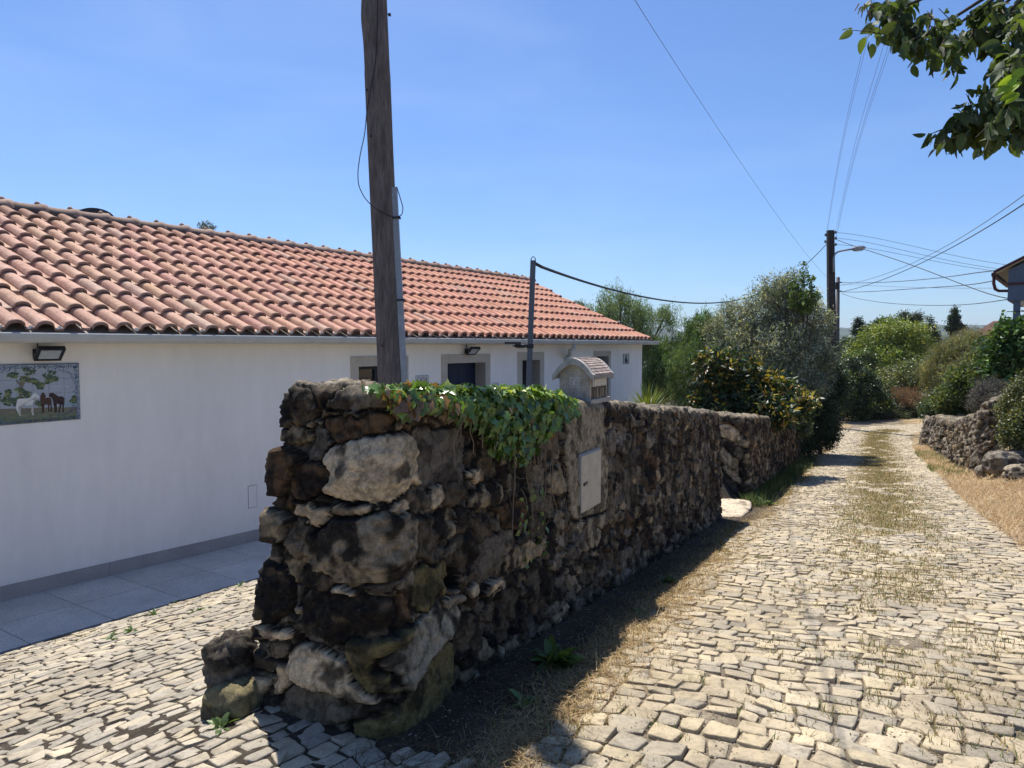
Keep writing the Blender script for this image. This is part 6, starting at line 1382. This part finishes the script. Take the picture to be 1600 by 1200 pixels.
def tall_pole():
    Yp = 35.0; base = gp(1303, Yp); root = thing('utility_pole', base, 'tall dark pole with insulators and a street lamp beside the olive tree', 'utility pole')
    top = P(1297.5, 360, Yp); b = MB(); d = top - base; b.box(base - A3([0.17, 0.12, 0.2]), A3([0.34, 0, 0]), A3([0, 0.24, 0]), UP * 0.01)
    V = []
    for f in (0, 1):
        c = base + d * f - UP * 0.2 * (1 - f); w = 0.19 - 0.045 * f; h = 0.14 - 0.03 * f; V += [c + A3([-w, -h, 0]), c + A3([w, -h, 0]), c + A3([w, h, 0]), c + A3([-w, h, 0])]
    b = MB(); b.add(V, [(0, 1, 5, 4), (1, 2, 6, 5), (2, 3, 7, 6), (3, 0, 4, 7), (4, 5, 6, 7)]); b.build('shaft', M['darkwood'], root)
    for (x, y) in ((1290, 367), (1305.5, 363), (1289.5, 377.5), (1306, 372), (1306, 382)):
        s = -1 if x < 1298 else 1; p = P(x, y, Yp); c = P(1297.5, y + 1.5, Yp); i = MB(); i.tube([c, (c + p) / 2 - UP * 0.03, p - UP * 0.05], 0.018, 5); ho = i.build('insulator_hook', M['frame'], root)
        i = MB(); i.tube([p - UP * 0.06, p - UP * 0.03, p, p + UP * 0.04, p + UP * 0.07], [0.04, 0.055, 0.04, 0.055, 0.03], 8); i.build('insulator', M['white'] if False else M['postm'], ho, smooth=True)
    for k in range(11):
        b = MB(); p = base + d * (0.5 + 0.03 * k) - A3([0.0, 0.13, 0]); b.box(p - A3([0.05, 0, 0]), A3([0.1, 0, 0]), A3([0, 0.02, 0]), UP * 0.02); b.build('climbing_notch', M['wire'], root)
    return root, base, top
tp_root, tp_base, tp_top = tall_pole()
def lamp():
    Yp = 34.8; root = thing('street_lamp', P(1302, 405, Yp), 'curved street lamp arm with a flat lantern fixed to the tall dark pole', 'street lamp')
    b = MB(); b.tube([P(1302.5, 425, Yp), P(1302.5, 404, Yp), P(1304.5, 397, Yp), P(1310, 393, Yp), P(1320, 391, Yp), P(1332, 389, Yp)], 0.045, 8); b.build('arm', M['galv'], root, smooth=True)
    b = MB(); a, c = P(1331, 389.5, Yp), P(1353, 386.5, Yp); ax = c - a; 
    b.tube([a, a + ax * 0.12, a + ax * 0.4, a + ax * 0.85, c], [0.05, 0.11, 0.14, 0.10, 0.02], 8); o = b.build('lantern', M['galv'], root, smooth=True)
    b = MB(); b.box(a + ax * 0.35 - A3([0, 0.08, 0.13]), ax * 0.4, A3([0, 0.16, 0]), UP * 0.02); b.build('lens', M['lampglass'], o)
lamp()
def thin_pole():
    Yp = 52.0; base = gp(1308, Yp); top = P(1309.5, 433, Yp); root = thing('utility_pole', base, 'thinner wooden pole just right of the tall dark pole', 'utility pole')
    b = MB(); b.tube([base - UP * .2, (base + top) / 2, top], [0.16, 0.14, 0.12], 10); b.build('shaft', M['wood'], root, smooth=True)
    b = MB()
    for (x0, y0, x1, y1) in ((1309, 442, 1315, 441), (1309, 447, 1304, 446), (1309, 455, 1315, 455)): b.tube([P(x0, y0, Yp), P(x1, y1, Yp)], 0.05, 6)
    b.box(P(1306, 452, Yp - 0.2), A3([0.22, 0, 0]), A3([0, 0.15, 0]), UP * 0.5); b.build('bracket', M['frame'], root)
    return base, top
thin_pole()
def steel_post():
    Yp = 7.0; t0 = P(833, 407, Yp); b0 = P(825.8, 606, Yp); d = (b0 - t0) / (t0[2] - b0[2]); zb = float(G(b0[0], b0[1])); base = t0 + d * (t0[2] - zb)
    root = thing('cable_post', base, 'slim grey square steel post rising behind the ivy', 'post')
    b = MB(); w = 0.026; V = []
    for c in (base - UP * 0.1, t0): V += [c + A3([-w, -w, 0]), c + A3([w, -w, 0]), c + A3([w, w, 0]), c + A3([-w, w, 0])]
    b.add(V, [(0, 1, 5, 4), (1, 2, 6, 5), (2, 3, 7, 6), (3, 0, 4, 7), (4, 5, 6, 7)]); b.build('shaft', M['postm'], root, bevel=0.003)
    b = MB(); b.tube([t0 + A3([-0.022, 0, -0.05]), t0 + A3([-0.018, 0, 0.02]), t0 + A3([0, 0, 0.042]), t0 + A3([0.02, 0, 0.02]), t0 + A3([0.026, 0, -0.03])], 0.005, 6); b.build('hook', M['frame'], root, smooth=True)
    root = thing('post_lamp', P(824, 540, Yp), 'slim dark floodlight clamped sideways on the grey steel post', 'floodlight')
    b = MB(); c = P(828, 541, Yp); b.box(c - A3([0.034, 0.034, 0.02]), A3([0.068, 0, 0]), A3([0, 0.068, 0]), UP * 0.04); b.build('clamp', M['lamp'], root, bevel=0.003)
    b = MB(); b.tube([P(825, 540, Yp), P(816, 541, Yp), P(808, 541, Yp), P(800, 538.5, Yp)], [0.010, 0.019, 0.019, 0.008], 8); b.build('arm', M['lamp'], root, smooth=True)
    b = MB(); a = P(814, 536.3, Yp - 0.02); e = P(788.5, 536.3, Yp + 0.02); b.box(e - A3([0, .07, 0.008]), a - e, A3([0, 0.14, 0]), UP * 0.022); h = b.build('housing', M['lamp'], root, bevel=0.002)
    b = MB(); b.box(e - A3([-0.005, .06, 0.020]), (a - e) * 0.6, A3([0, 0.12, 0]), UP * 0.012); b.build('lens', M['lampglass'], root)
    return t0
post_top = steel_post()
Yt, Ys = 35.0, 52.0
def lerpY(L, Y0, Y1):
    xs = [p[0] for p in L]; n = len(L); return [P(x, y, Y0 + (Y1 - Y0) * (i / (n - 1)) ** 1.0) for i, (x, y) in enumerate(L)]
cable('thick black cable sagging from the grey steel post to the tall dark pole', [post_top + A3([0.02, 0, -0.03]), P(900, 438, 9.6), P(985, 460, 13.0), P(1060, 471, 17.0), P(1130, 472, 21.5), P(1190, 458, 26.0), P(1245, 425, 30.8), P(1292, 381, Yt)], 0.017, 'cable', n=70)
cable('lone wire descending from the top centre of the sky to the thin pole', lerpY([(960, -60), (995, 0), (1045, 85), (1100, 170), (1155, 248), (1210, 330), (1262, 400), (1305, 445)], 9, Ys), 0.007, 'wire', n=60, ext=30)
GW = 'thin parallel wires running up from the tall pole'
for k, (x0, x1, y1) in enumerate(((1352, 1291, 366), (1356, 1292, 366), (1384, 1305, 362), (1392, 1306, 371), (1396, 1307, 371))):
    lab = ['leftmost of the thin wires running up from the tall pole', 'second thin wire from the left above the tall pole', 'middle one of the five thin wires above the tall pole', 'fourth thin wire from the left above the tall pole', 'rightmost of the thin wires running up from the tall pole'][k]
    cable(lab, lerpY([(x0 + 13, -60), (x0, 60), (x0 - (x0 - x1) * 0.36, 150), (x0 - (x0 - x1) * 0.63, 235), (x0 - (x0 - x1) * 0.86, 310), (x1, y1)], 12, Yt), 0.0042, 'wire', group=GW, ext=40)
HX = 24.0
cable('thick cable from the tall pole down to the blue house wall', lerpY([(1302, 372), (1345, 388), (1400, 405), (1460, 428), (1520, 450), (1574, 466)], Yt, HX), 0.016, 'cable')
cable('thick cable rising right from the thin pole across the sky', lerpY([(1315, 456), (1370, 440), (1425, 418), (1500, 380), (1560, 344), (1620, 305)], Ys, 15)[::-1], 0.018, 'cable', ext=25)
cable('thinner wire rising right above the thick rising cable', lerpY([(1313, 446), (1370, 432), (1425, 412), (1500, 372), (1560, 333), (1620, 290)], Ys, 16)[::-1], 0.012, 'wire', ext=25)
GT = 'thin wires from the tall pole to the right'
for k, (ya, yb, yc, lab) in enumerate(((363, 388, 416, 'uppermost thin wire going right from the tall pole'), (372, 398, 424, 'second thin wire going right from the tall pole'), (382, 404, 427, 'third thin wire going right from the tall pole'))):
    cable(lab, lerpY([(1306, ya), (1380, (ya + yb) / 2 - 1), (1450, yb + 2), (1520, (yb + yc) / 2 + 3), (1590, yc)], Yt, 34), 0.009, 'wire', group=GT)
cable('bundled cable running almost level from the thin pole to the blue house eave', lerpY([(1315, 441), (1380, 441), (1450, 436), (1500, 430), (1552, 423)], Ys, HX + 1), 0.020, 'wire')
cable('sagging twisted cable below the level bundled one', lerpY([(1315, 456), (1370, 455), (1430, 451), (1490, 447), (1555, 438)], Ys, HX + 1), 0.018, 'wire')
cable('straight thin wire behind the twisted cable', lerpY([(1315, 444), (1400, 448), (1480, 450), (1560, 450)], Ys, 30), 0.009, 'wire')
cable('lowest cable hanging in a long curve to the blue house post', lerpY([(1315, 458), (1360, 470), (1420, 476), (1480, 477), (1530, 474), (1574, 468)], Ys, HX), 0.016, 'wire')

# ------------------------------------------------------------------ blue-grey house and brown roof on the right
def blue_house():
    Yh = 24.0; root = thing('blue_house', gp(1640, Yh), 'blue-grey raised house with dark red eaves at the right edge', 'house')
    ax = norm(A3([0.785, -0.62, 0])); ay = norm(A3([0.62, 0.785, 0])); o = P(1574, 470, Yh); m = Yh / F
    blue = pm('blue_render', (0.10, 0.135, 0.19), rough=0.8, var=0.08, vscale=3); red = pm('maroon_trim', (0.075, 0.028, 0.024), rough=0.55, var=0.1); soff = pm('cream_soffit', (0.55, 0.50, 0.42), rough=0.8, var=0.04)
    zb = o[2]; 
    # gable wall facing the lane: rising to the right with the roof slope
    he = P(1574, 422, Yh)[2] - zb; hr = he + 1.35; Wd = 5.0; Dp = 5.0
    b = MB(); b.prism([(0, 0), (Wd, 0), (Wd, he), (Wd / 2, hr), (0, he)], o, ax, UP, ay * Dp); b.build('wall', blue, root)
    b = MB(); b.box(o - ax * 0.02 - ay * 0.02 + UP * (P(1574, 446, Yh)[2] - zb), ax * (Wd + 0.04), ay * 0.02, UP * 0.09); b.build('band', red, root)
    # roof planes with overhang
    sl = (hr - he) / (Wd / 2); ov = 0.40
    b = MB()
    for s in (0, 1):
        x0, x1 = (-ov, Wd / 2) if not s else (Wd + ov, Wd / 2); z0 = he - sl * ov + 0.10; z1 = hr + 0.10
        V = [o + ax * x0 + UP * z0 - ay * 0.2, o + ax * x1 + UP * z1 - ay * 0.2, o + ax * x1 + UP * z1 + ay * (Dp + 0.5), o + ax * x0 + UP * z0 + ay * (Dp + 0.5)]; V = V + [v + UP * 0.10 for v in V]
        f = [(0, 1, 2, 3), (7, 6, 5, 4), (0, 4, 5, 1), (1, 5, 6, 2), (2, 6, 7, 3), (3, 7, 4, 0)]; b.add(V, [t[::-1] for t in f] if not s else f)
    rf = b.build('roof', red, root)
    b = MB()
    x0, x1 = -ov + 0.05, Wd / 2; z0 = he - sl * (ov - 0.05) + 0.085; z1 = hr + 0.085
    V = [o + ax * x0 + UP * z0 - ay * 0.17, o + ax * x1 + UP * z1 - ay * 0.17, o + ax * x1 + UP * z1 + ay * (Dp + 0.4), o + ax * x0 + UP * z0 + ay * (Dp + 0.4)]; V = V + [v + UP * 0.012 for v in V]
    b.add(V, [(0, 3, 2, 1), (4, 5, 6, 7), (0, 1, 5, 4), (1, 2, 6, 5), (2, 3, 7, 6), (3, 0, 4, 7)]); b.build('soffit', soff, rf)
    # gutter and downpipe
    gl = o - ax * (ov + 0.06) + UP * (he - sl * ov + 0.02)
    b = MB(); b.box(gl - ay * 0.15, ax * 0.14, ay * (Dp + 1), UP * 0.13); g = b.build('gutter', red, root, bevel=0.02)
    b = MB(); p0 = gl + ax * 0.07 - ay * 0.05; b.tube([p0, p0 - UP * 0.22, p0 - UP * 0.42 + ax * 0.05, p0 - UP * 0.48 + ax * 0.15, p0 - UP * 0.48 + ax * 0.48 + ay * 0.2], 0.05, 8); b.build('downpipe', red, g, smooth=True)
    # balcony slab and columns underneath
    b = MB(); b.box(o + ax * 0.35 - UP * 0.14 + ay * 0.1, ax * (Wd - 0.5), ay * (Dp - 0.2), UP * 0.138); b.build('floor_slab', soff, root)
    for x in (0.16, 2.6, 4.6):
        b = MB(); b.box(o + ax * x + ay * 0.08 - UP * 2.3, ax * 0.19, ay * 0.19, UP * 2.3); b.build('column', blue, root)
    b = MB(); b.box(o + ax * 0.2 + ay * 2.2 - UP * 4.6, ax * (Wd - 0.4), ay * (Dp - 2.4), UP * 2.9); b.build('lower_wall', soff, root)
    b = MB(); p = P(1573, 487, Yh); b.tube([p, p + ax * 0.55], 0.012, 5); b.tube([p + ax * 0.4 + UP * 0.03, p + ax * 0.62 - UP * 0.07], 0.02, 5); b.build('line_bracket', M['frame'], root)
blue_house()
def brown_roof():
    Yh = 36.0; root = thing('brown_roofed_shed', gp(1560, Yh), 'old brown tiled roof half hidden by bushes below the blue house', 'outbuilding')
    rng = np.random.default_rng(61); m = pm('old_roof_tile', (0.11, 0.06, 0.048), rough=0.9, var=0.25, vscale=2.5, var2=0.3, v2scale=16, bump=0.8, bscale=9, bdist=0.05)
    a, b_, c, d = P(1515, 526, Yh), P(1552, 503, Yh + 3), P(1640, 500, Yh - 2), P(1640, 545, Yh - 6)
    nu, nv_ = 60, 26; V = []
    for i in range(nv_ + 1):
        for j in range(nu * 2 + 1):
            u = j / (nu * 2); v = i / nv_; p = (a * (1 - u) + d * u) * (1 - v) + (b_ * (1 - u) + c * u) * v
            p = p + UP * (0.05 * abs(math.sin(math.pi * j / 2)) + 0.025 * ((i % 2))); V.append(p)
    I = np.arange((nv_ + 1) * (nu * 2 + 1)).reshape(nv_ + 1, -1); Fr = np.stack([I[:-1, :-1], I[:-1, 1:], I[1:, 1:], I[1:, :-1]], -1).reshape(-1, 4)
    o = mesh('roof', V, Fr, m, root); 
    bb = MB(); e = [b_, c, c + A3([0, 4, -2.0]), b_ + A3([0, 4, -2.0])]; bb.add(e, [(0, 1, 2, 3)]); bb.build('rear_roof', m, root)
    bb = MB(); ga, gd = a.copy(), d.copy(); lo = A3([0, 0, -1.9]); V = [a + A3([.1, .15, -.05]), d + A3([0, .15, -.05]), d + A3([0, .15, 0]) + lo, a + A3([.1, .15, 0]) + lo, b_ + A3([0.1, 3.9, -2]), c + A3([0, 3.9, -2]), c + A3([0, 3.9, -4]), b_ + A3([0.1, 3.9, -4])]
    bb.add(V, [(0, 3, 2, 1), (4, 5, 6, 7), (0, 4, 7, 3), (1, 2, 6, 5)]); bb.build('wall', M['surround'], root)
brown_roof()

# ------------------------------------------------------------------ grass, straw, weeds
def scatter():
    rng = np.random.default_rng(71)
    def on(e, s): p = K0 + WM * e[:, None] + WD * s[:, None]; return np.concatenate([p, G(p[:, 0], p[:, 1])[:, None]], 1)
    ST = [(0.40, 0.29, 0.15), (0.50, 0.39, 0.22), (0.30, 0.20, 0.10), (0.22, 0.15, 0.09)]
    # straw litter on the left verge
    n = 11000; s = rng.uniform(-0.7, 10, n) ** 1.0; s = np.where(rng.random(n) < 0.5, rng.uniform(-0.7, 4.5, n), s); e = 0.02 + 0.72 * rng.random(n) ** 0.75 + 0.05 * rng.normal(size=n); p = on(e, s); p[:, 2] += 0.004 + 0.02 * rng.random(n)
    k = fbm(p[:, :2] * 3, 3, 3) + 0.6 * (e > .35) > -0.25; p = p[k]; n = len(p)
    tag(blades('dry_straw', p, rng.uniform(0.03, 0.13, n), 0.0032, rng.uniform(1.2, 1.57, n), mixcol(rng, n, ST, [3, 3, 2, 2]) * (0.35 + 0.65 * sstep(0.25, 0.5, (p[:, :2] - K0) @ WM))[:, None], M['straw'], rng=rng, flat=1), 'dry straw litter along the foot of the near stone wall', 'straw', kind='stuff')  # blades near the wall darkened, its shadow painted into the straw colour
    # golden moss and short dead grass edge
    n = 26000; s = rng.uniform(-0.6, 26, n); s = np.where(rng.random(n) < 0.45, rng.uniform(-0.6, 7, n), s); e = 0.53 + 0.12 * rng.normal(size=n) + 0.10 * vnoise(np.stack([s * .9, s * 0], -1), 12); k = e > 0.05; p = on(e[k], s[k]); n = len(p)
    tag(blades('verge_grass', p, rng.uniform(0.012, 0.05, n), 0.004 + 0.00022 * p[:, 1], rng.uniform(0.1, 1.3, n), mixcol(rng, n, [(0.36, 0.25, 0.10), (0.28, 0.20, 0.07), (0.44, 0.34, 0.18), (0.16, 0.19, 0.06)], [4, 3, 3, 1.2]), M['straw'], rng=rng), 'short golden dead grass between the lane and the left walls', 'grass', kind='stuff')
    # centre strip of the lane
    n = 120000; s = rng.uniform(0.5, 36, n) ** 1.0; k = rng.random(n) < np.interp(s, [0, 3, 6, 12, 24, 36], [0.5, 0.7, 0.9, 1.0, 1.0, 0.7]); s = s[k]; c = 0.10 + 0.34 * rng.normal(size=len(s)) * np.interp(s, [0, 8, 20], [1.3, 1.0, 0.8])
    pp = road_pos(s, c); k = fbm(pp * 2.6, 8, 3) > np.interp(s, [0, 6, 12], [0.10, -0.05, -0.4]); pp = pp[k]; s = s[k]; p = np.concatenate([pp, (G(pp[:, 0], pp[:, 1]) + 0.006)[:, None]], 1); n = len(p)
    tag(blades('lane_grass', p, rng.uniform(0.015, 0.06, n), 0.0035 + 0.0005 * p[:, 1], rng.uniform(0.0, 1.4, n), mixcol(rng, n, [(0.28, 0.23, 0.10), (0.40, 0.31, 0.16), (0.14, 0.18, 0.05), (0.48, 0.39, 0.23)], [3.5, 4, 2.4, 2.5]), M['straw'], rng=rng), 'patchy yellow-green grass along the middle of the lane', 'grass', kind='stuff')
    # tufts in joints over the whole near lane, in clumps
    nc = 800; s = rng.uniform(-2.0, 12, nc); c = rng.uniform(-1.2, 1.9, nc); q = rng.integers(12, 45, nc); pp = np.repeat(road_pos(s, c), q, 0) + rng.normal(0, 0.022, (q.sum(), 2)); p = np.concatenate([pp, G(pp[:, 0], pp[:, 1])[:, None]], 1); n = len(p)
    tag(blades('joint_grass', p, rng.uniform(0.012, 0.045, n), 0.003, rng.uniform(0.2, 1.3, n), mixcol(rng, n, [(0.20, 0.21, 0.07), (0.33, 0.27, 0.13), (0.10, 0.15, 0.04)], [3, 3, 2]), M['straw'], rng=rng), 'small tufts of grass in the joints of the lane setts', 'grass', kind='stuff')
    nc = 90; t = rng.uniform(-1, 7.5, nc); qd = Q_PATIO - 0.12 - np.abs(rng.normal(0, 0.55, nc)) - 0.02; q = rng.integers(8, 40, nc); pp = np.repeat(HD[None] * t[:, None] - HN[None] * qd[:, None], q, 0) + rng.normal(0, 0.03, (q.sum(), 2)); p = np.concatenate([pp, G(pp[:, 0], pp[:, 1])[:, None]], 1); n = len(p)
    tag(blades('driveway_weeds', p, rng.uniform(0.012, 0.05, n), 0.004, rng.uniform(0.2, 1.3, n), mixcol(rng, n, [(0.14, 0.18, 0.05), (0.24, 0.24, 0.09), (0.3, 0.25, 0.12)], [3, 2, 2]), M['straw'], rng=rng), 'sparse weeds in the driveway setts near the patio', 'weeds', kind='stuff')
    # right verge: thick pale straw
    n = 52000; s = rng.uniform(1, 27, n) ** 1.0; s = np.where(rng.random(n) < 0.6, rng.uniform(3, 14, n), s); e = 3.15 + np.abs(rng.normal(0, 1.0, n)) * np.interp(s, [0, 12, 16, 27], [1.6, 1.3, 0.5, 0.3]); p = on(e, s); p[:, 2] += 0.03 * rng.random(n)
    tag(blades('verge_straw', p, rng.uniform(0.05, 0.20, n), 0.005 + 0.0003 * p[:, 1], rng.uniform(0.7, 1.55, n), mixcol(rng, n, [(0.50, 0.38, 0.22), (0.42, 0.28, 0.15), (0.58, 0.47, 0.30), (0.30, 0.20, 0.11)], [4, 3, 2, 2]), M['straw'], rng=rng, flat=1), 'pale dry straw covering the right verge below the stone wall', 'straw', kind='stuff')
    n = 5000; s = rng.uniform(16, 24, n); e = rng.uniform(3.05, 3.7, n); p = on(e, s); k = fbm(p[:, :2] * 1.5, 9, 3) > 0.1; p = p[k]; n = len(p)
    tag(blades('green_verge', p, rng.uniform(0.05, 0.16, n), 0.010, rng.uniform(0.1, 0.9, n), mixcol(rng, n, [(0.14, 0.18, 0.05), (0.22, 0.24, 0.08)]), M['straw'], rng=rng), 'green grass patches at the foot of the right wall', 'grass', kind='stuff')
    # dark undergrowth at foot of second wall
    n = 6000; s = rng.uniform(8.6, 19.0, n); e = 0.06 + np.abs(rng.normal(0, 0.16, n)); p = on(e, s); n = len(p)
    tag(blades('wall_foot_grass', p, rng.uniform(0.06, 0.24, n), 0.011, rng.uniform(0.0, 0.8, n), mixcol(rng, n, [(0.06, 0.10, 0.03), (0.11, 0.15, 0.05), (0.24, 0.22, 0.10)], [4, 2, 1]), M['straw'], rng=rng), 'rough green grass along the foot of the second wall', 'grass', kind='stuff')
    # leaf crumbs and chips
    n = 9000; s = rng.uniform(-1.2, 9, n); e = 0.05 + 0.8 * rng.random(n); p = on(e, s); p[:, 2] += 0.008
    quad_leaves('leaf_litter', p, rdir(rng, n) * A3([1, 1, .2]), rdir(rng, n) * .5 + UP, rng.uniform(.006, .022, n), rng.uniform(.004, .012, n), mixcol(rng, n, [(0.20, 0.15, 0.10), (0.10, 0.075, 0.05), (0.40, 0.33, 0.24)], [3, 4, 1.5]), M['straw'])
    tag(bpy.data.objects['leaf_litter'], 'brown leaf crumbs and chips on the earth verge', 'leaf litter', kind='stuff')
    n = 60000; s = -2.0 + 13 * rng.random(n) ** 1.5; c = rng.uniform(-1.5, 2.0, n); pp = road_pos(s, c); k = (fbm(pp * 3.1, 44, 3) + 0.5 * rng.random(n)) > 0.05; pp = pp[k]; n = len(pp); p = np.concatenate([pp, G(pp[:, 0], pp[:, 1])[:, None] + rng.uniform(0.006, 0.016, n)[:, None]], 1)
    quad_leaves('grit', p, rdir(rng, n) * A3([1, 1, .3]), rdir(rng, n) * .6 + UP, rng.uniform(.005, .017, n), rng.uniform(.004, .012, n), mixcol(rng, n, [(0.42, 0.36, 0.27), (0.25, 0.20, 0.14), (0.10, 0.08, 0.055)], [3, 3, 3]), M['straw'])
    tag(bpy.data.objects['grit'], 'loose grit between the setts of the lane', 'grit', kind='stuff')
scatter()
def weed(px, py, Yd, r, n, label, cols, seed, leafL=0.11, wdt=0.9, group='leafy weeds growing on the ground'):
    rng = np.random.default_rng(seed); p = P(px, py, Yd); p[2] = float(G(p[0], p[1])) + 0.005
    root = thing('weed', p, label, 'weed', group)
    pos, td, nr, sz = [], [], [], []
    for k in range(n):
        a = rng.uniform(0, 6.28); el = rng.uniform(0.15, 1.1); d = A3([math.cos(a) * math.cos(el), math.sin(a) * math.cos(el), math.sin(el)]); pos.append(p + d * A3([1, 1, .8]) * r * rng.uniform(0.0, 0.55)); td.append(d); nr.append(UP + rng.normal(0, .3, 3)); sz.append(leafL * rng.uniform(.5, 1.2))
    leaf_mesh('leaves', pos, td, nr, sz, OVAL, mixcol(rng, n, cols), M['leaf'], root, fold=.2, droop=.35, width=wdt)
    b = MB(); 
    for k in range(4): b.tube([p, pos[k]], 0.002, 4, (0.12, 0.15, 0.05))
    b.build('stem', M['attr'], root)
GR = [(0.07, 0.12, 0.03), (0.11, 0.17, 0.04)]
def gy_(py, px):   # ground depth for a pixel on the lane side
    lo, hi = 2.0, 40.0
    for _ in range(40):
        m = (lo + hi) / 2; p = P(px, py, m)
        if p[2] > float(G(p[0], p[1])): lo = m
        else: hi = m
    return lo
for i, (x, y, r, n, lb, L) in enumerate(((868, 1040, 0.10, 46, 'largest leafy weed, in the wall shadow on the earth verge', 0.115), (815, 1100, 0.05, 12, 'small bright weed nearest the bottom in the wall shadow', 0.075), (1000, 962, 0.04, 10, 'tiny sunlit weed at the tip of the wall shadow', 0.05), (728, 1022, 0.07, 16, 'leafy weed growing against the foot of the near wall', 0.09), (1045, 912, 0.06, 16, 'weed in the shadow halfway along the near wall', 0.07),
        (345, 1140, 0.05, 12, 'weed at the foot of the squarish mossy stone', 0.05), (1192, 790, 0.10, 18, 'weed clump by the gap between the walls', 0.14), (1250, 735, 0.12, 20, 'pale weed beside the foot of the second wall', 0.16))):
    weed(x, y, gy_(y, x), r, n, lb, GR if i != 7 else [(0.2, 0.24, 0.09), (0.13, 0.17, 0.06)], 200 + i, L)
for i, (x, y, lb) in enumerate(((305, 958, 'upright green weed in the driveway nearest the stone wall'), (240, 962, 'green weed by the patio edge, mid driveway'), (205, 990, 'weed tuft between the setts near the patio'), (172, 1003, 'weed tuft in the driveway setts farthest left'), (272, 945, 'dark weed on the edge of the patio'), (375, 918, 'small weed at the patio edge beside the wall end'))):
    weed(x, y, gy_(y, x), 0.045, 13, lb, GR, 230 + i, 0.06, 0.7, 'weeds in the driveway')

# ------------------------------------------------------------------ the air between here and the hills
def haze():
    m = bpy.data.materials.new('haze'); m.use_nodes = True; nt = m.node_tree; nt.nodes.remove(nt.nodes['Principled BSDF'])
    v = nt.nodes.new('ShaderNodeVolumePrincipled'); v.inputs['Density'].default_value = 0.00012; v.inputs['Color'].default_value = (0.80, 0.88, 1.0, 1); v.inputs['Anisotropy'].default_value = 0.2
    nt.links.new(v.outputs[0], nt.nodes['Material Output'].inputs['Volume'])
    b = MB(); b.box((-4600, -900, -60), (9200, 0, 0), (0, 9000, 0), (0, 0, 180)); o = b.build('haze', m); tag(o, kind='stuff')
haze()
